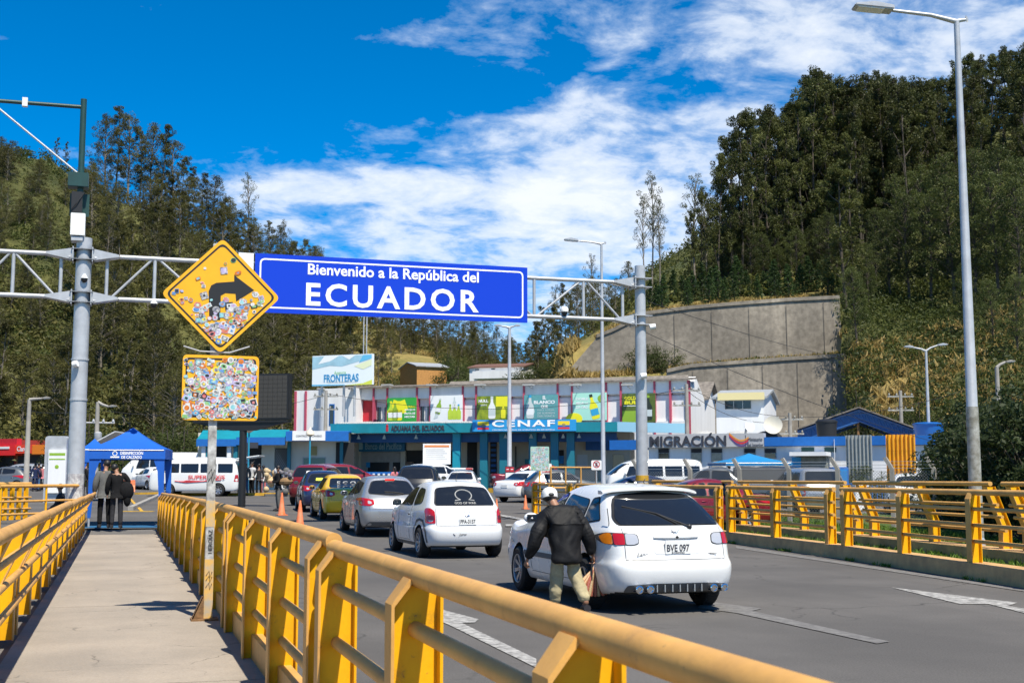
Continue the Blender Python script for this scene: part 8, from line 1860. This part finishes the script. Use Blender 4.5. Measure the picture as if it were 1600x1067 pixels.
while n < 165 and tries < 7000:
    tries += 1; px = tg.uniform(1180, 1760); D = tg.uniform(146, 235)
    if D > 150+(px-1150)*.5: continue
    lim = 26 if px < 1500 else 23
    H_ = cap_h(SKYR, px, D, tg.uniform(15, lim))
    if H_ < 7: continue
    plant('tall', px, D, H_, LR, GR, wide=.88+max(0, 14-H_)*.03); n += 1
for px, D, H in ((1490, 175, 25), (1512, 182, 25), (1540, 186, 26), (1562, 188, 24), (1592, 190, 26), (1620, 190, 25), (1470, 172, 24), (1650, 192, 25)): plant('tall', px, D, cap_h(SKYR, px, D, H, 5), LR, GR)
GY = 'younger trees on the slope below the right-hand stand'
for px, D, H in ((1328, 126, 13), (1345, 118, 8), (1400, 132, 10), (1430, 130, 12), (1465, 128, 12), (1500, 126, 13), (1535, 124, 12), (1570, 122, 13), (1605, 120, 12), (1380, 138, 9), (1415, 142, 12), (1455, 138, 13), (1495, 136, 14), (1540, 134, 14), (1585, 130, 14), (1625, 126, 13), (1365, 128, 7), (1520, 112, 7), (1560, 106, 6), (1600, 100, 7)):
    if px == 1328: plant('tall', px, D, 15, 'lighter green tree standing in front of the right end of the retaining wall', wide=1.25)
    else: plant('green', px, D, H, 'younger tree on the slope below the right-hand eucalyptus stand', GY)
for px in range(1112, 1320, 13):
    D = tg.uniform(152, 165); plant('tall', px+tg.uniform(-4, 4), D, cap_h(SKYR, px, D, tg.uniform(17, 27), 12), 'eucalyptus in the second row of the dark stand above the wall', 'second row eucalyptus above the wall', wide=.92)
for px in range(1110, 1330, 9):
    D = tg.uniform(142, 152); plant('green', px+tg.uniform(-4, 4), D, tg.uniform(4, 8.5), 'young tree under the front edge of the dark stand', 'young trees under the stand', wide=1.1)
# young conifers along the top of the wall
GC = 'young conifers along the top of the retaining wall'
for i in range(44):
    px = 1012+i*7.2+tg.uniform(-4, 4); D = tg.uniform(128.5, 139); plant('conifer', px, D, tg.uniform(2.2, 4.6), 'young conifer in the hedge-like row on top of the retaining wall', GC, wide=1.2)
for px, D, H, l in ((1008, 123.2, 3.3, 'dark round bush on the ledge behind the right gantry pole'), (1030, 123.4, 3.6, 'dark bush right of the gantry pole, at the foot of the upper wall'), (1342, 88, 7.6, 'large rounded green bush above the blue truss roof'), (1318, 112, 3.2, 'bush in the shadow at the right end of the lower wall'),
                    (1365, 92, 3.5, 'bush right of the large rounded one'), (1405, 96, 3.2, 'olive bush on the dry slope behind the twin-armed lamp'), (1440, 92, 3.4, 'olive bush on the dry slope just left of the twin-armed lamp'), (1480, 82, 4.2, 'olive bush on the slope right of the blue water tank'), (1520, 84, 4.5, 'dense bush on the slope behind the tall lamp post'), (1545, 76, 4.2, 'dense bush right of the tall lamp post, on the slope'), (1590, 74, 5, 'dense bush on the slope at the right picture edge'),
                    (1330, 66, 2.2, 'low bush between the grey and yellow corrugated screens'), (1378, 60, 1.8, 'small bush beside the yellow corrugated screen')):
    plant('bush', px, D, H, l, wide=.52 if px == 1342 else 1.0)
GB = 'green bushes at the foot of the left hill'
for i in range(34): px = tg.uniform(120, 450); plant('bush', px, tg.uniform(100, 112) if px < 300 else tg.uniform(116, 128), tg.uniform(3, 6.0), 'yellow-green bush at the foot of the left hill behind the tents', GB)
GH = 'bushes by the hillside houses'
for px, D, H in ((600, 160, 6), (620, 163, 5), (583, 155, 6), (560, 150, 6), (715, 168, 5), (640, 150, 3.5), (722, 155, 4), (825, 156, 4), (840, 150, 5), (610, 150, 5), (855, 146, 4), (872, 142, 3), (700, 180, 5), (630, 178, 5)): plant('bush', px, D, H, 'bush beside the orange and white hillside houses', GH)
# dark glossy hedge at the right
GX = 'glossy dark shrubs at the right edge'
hp = []
for k, (px, D, H) in enumerate(((1486, 40, 3.0), (1505, 37, 3.3), (1530, 35, 3.6), (1552, 33, 3.7), (1578, 31, 3.6), (1605, 29, 3.5), (1635, 28, 3.4), (1540, 39, 4.2), (1590, 36, 4.2), (1500, 43, 3.4))):
    g = random.Random(100+k); o = empty('shrub', G(px, D), 0, 'glossy dark shrub in the hedge behind the tall lamp post', 'shrub', GX); C, Rr = [], []; mb = MB()
    for i in range(60):
        a = g.uniform(0, 6.28); w = 1.15*math.sqrt(g.random()); z = H*(.06+.92*g.random()**.8*math.sqrt(max(.05, 1-(w/1.5)**2))); C.append((math.cos(a)*w, math.sin(a)*w, z)); Rr.append(g.uniform(.22, .42)); mb.tube([(0, 0, 0), (C[-1][0]*.4, C[-1][1]*.4, z*.6), C[-1]], [.03, .02, .006], 4, cap=False)
    mb.build('stems', M_bark, o); v, q = leaves(C, Rr, 95, .15, 200+k, .9); fast_mesh('foliage', v, q, L_DRK, o)
# stuff: undergrowth, dry grass, verge grass
def scatter(name, n, pick, rad, per, size, leaf, seed, up=False, squash=.7, label=None, dz=0):
    g = random.Random(seed); C, Rr = [], []
    while len(C) < n:
        q = pick(g)
        if q is None: continue
        C.append(q); Rr.append(g.uniform(*rad))
    v, q = leaves(C, Rr, per, size, seed, squash, up=up); o = fast_mesh(name, v, q, leaf); tag(o, label, None, None, 'stuff'); return o
def hillpick(x0, x1, d0, d1, dz=.6, cond=None):
    def f(g):
        px = g.uniform(x0, x1); pr = prof_at(px); lo = max(pr[0][0]+1, d0) if d0 else pr[0][0]+2; hi = min(d1 or 1e9, pr[-1][0]+6); 
        if hi <= lo: return None
        D = g.uniform(lo, hi)
        if cond and not cond(px, D): return None
        p = P(px, HOR, D); return (p.x, p.y, hz(px, D)+dz)
    return f
scatter('undergrowth', 2600, hillpick(-200, 880, None, None, .8, lambda x, D: not (x < 95 and D > 175) and not (540 < x < 690 and 150 < D < 240) and not (600 < x < 830 and D < 205)), (1.0, 2.6), 34, .62, L_BRN, 5)
scatter('undergrowth', 2100, hillpick(930, 1800, 134, 240, .6), (1.0, 2.4), 30, .55, L_EUC, 6)
scatter('undergrowth', 1500, hillpick(1330, 1750, None, 142, .5, lambda x, D: not (1350 < x < 1440 and 96 < D < 108)), (.7, 1.9), 46, .36, L_GRN, 7)
scatter('dry_grass_tufts', 420, hillpick(1332, 1760, None, 118, .4), (.4, .9), 26, 1.1, L_DRY, 8, up=True)
scatter('ledge_shrubs', 60, hillpick(1050, 1320, 121.8, 124.6, .3), (.3, .8), 40, .3, L_GRN, 19)
scatter('dry_grass_tufts', 190, hillpick(870, 1325, 121.6, 124.8, .2), (.3, .6), 26, .8, L_DRY, 9, up=True)
scatter('dry_grass_tufts', 500, hillpick(935, 1320, 126.3, 131, .1), (.3, .6), 20, .6, L_DRY, 10, up=True)
scatter('dry_grass_tufts', 260, hillpick(820, 900, 122, 140, .4), (.5, 1.0), 26, 1.2, L_DRY, 11, up=True)
scatter('dry_grass_tufts', 500, hillpick(535, 705, 190, 245, .1), (.3, .8), 16, .8, L_DRY, 12, up=True)
scatter('hill_shrubs', 1300, hillpick(-200, 120, 150, None, .3), (.7, 1.8), 40, .5, L_GRN, 13)
def vp(g):
    y = g.uniform(7, 44); x = fr_x(y)+g.uniform(.4, 1.0)**1.0+g.random()**1.2*7; return (x, y, ground_z(x, y)+.03)
scatter('verge_grass', 5200, vp, (.05, .16), 11, .16, L_GRS, 14, up=True, squash=.4)
def kp(g):
    y = g.uniform(8, 44); 
    if (math.sin(y*1.7)+math.sin(y*4.1)) < .7: return None
    return (fr_x(y)-.16-g.random()*.05, y, .02)
scatter('kerb_weeds', 160, kp, (.02, .07), 10, .09, L_GRS, 15, up=True, squash=.4)
def wp_(g):
    s = g.choice((-.84, 1.02)); y = g.uniform(3, 36); return (s+g.uniform(-.03, .03), y, .055)
for pr_ in [q for l in protos.values() for q in l]:
    if pr_.name not in used:
        for c in list(pr_.children): bpy.data.objects.remove(c)
        bpy.data.objects.remove(pr_)
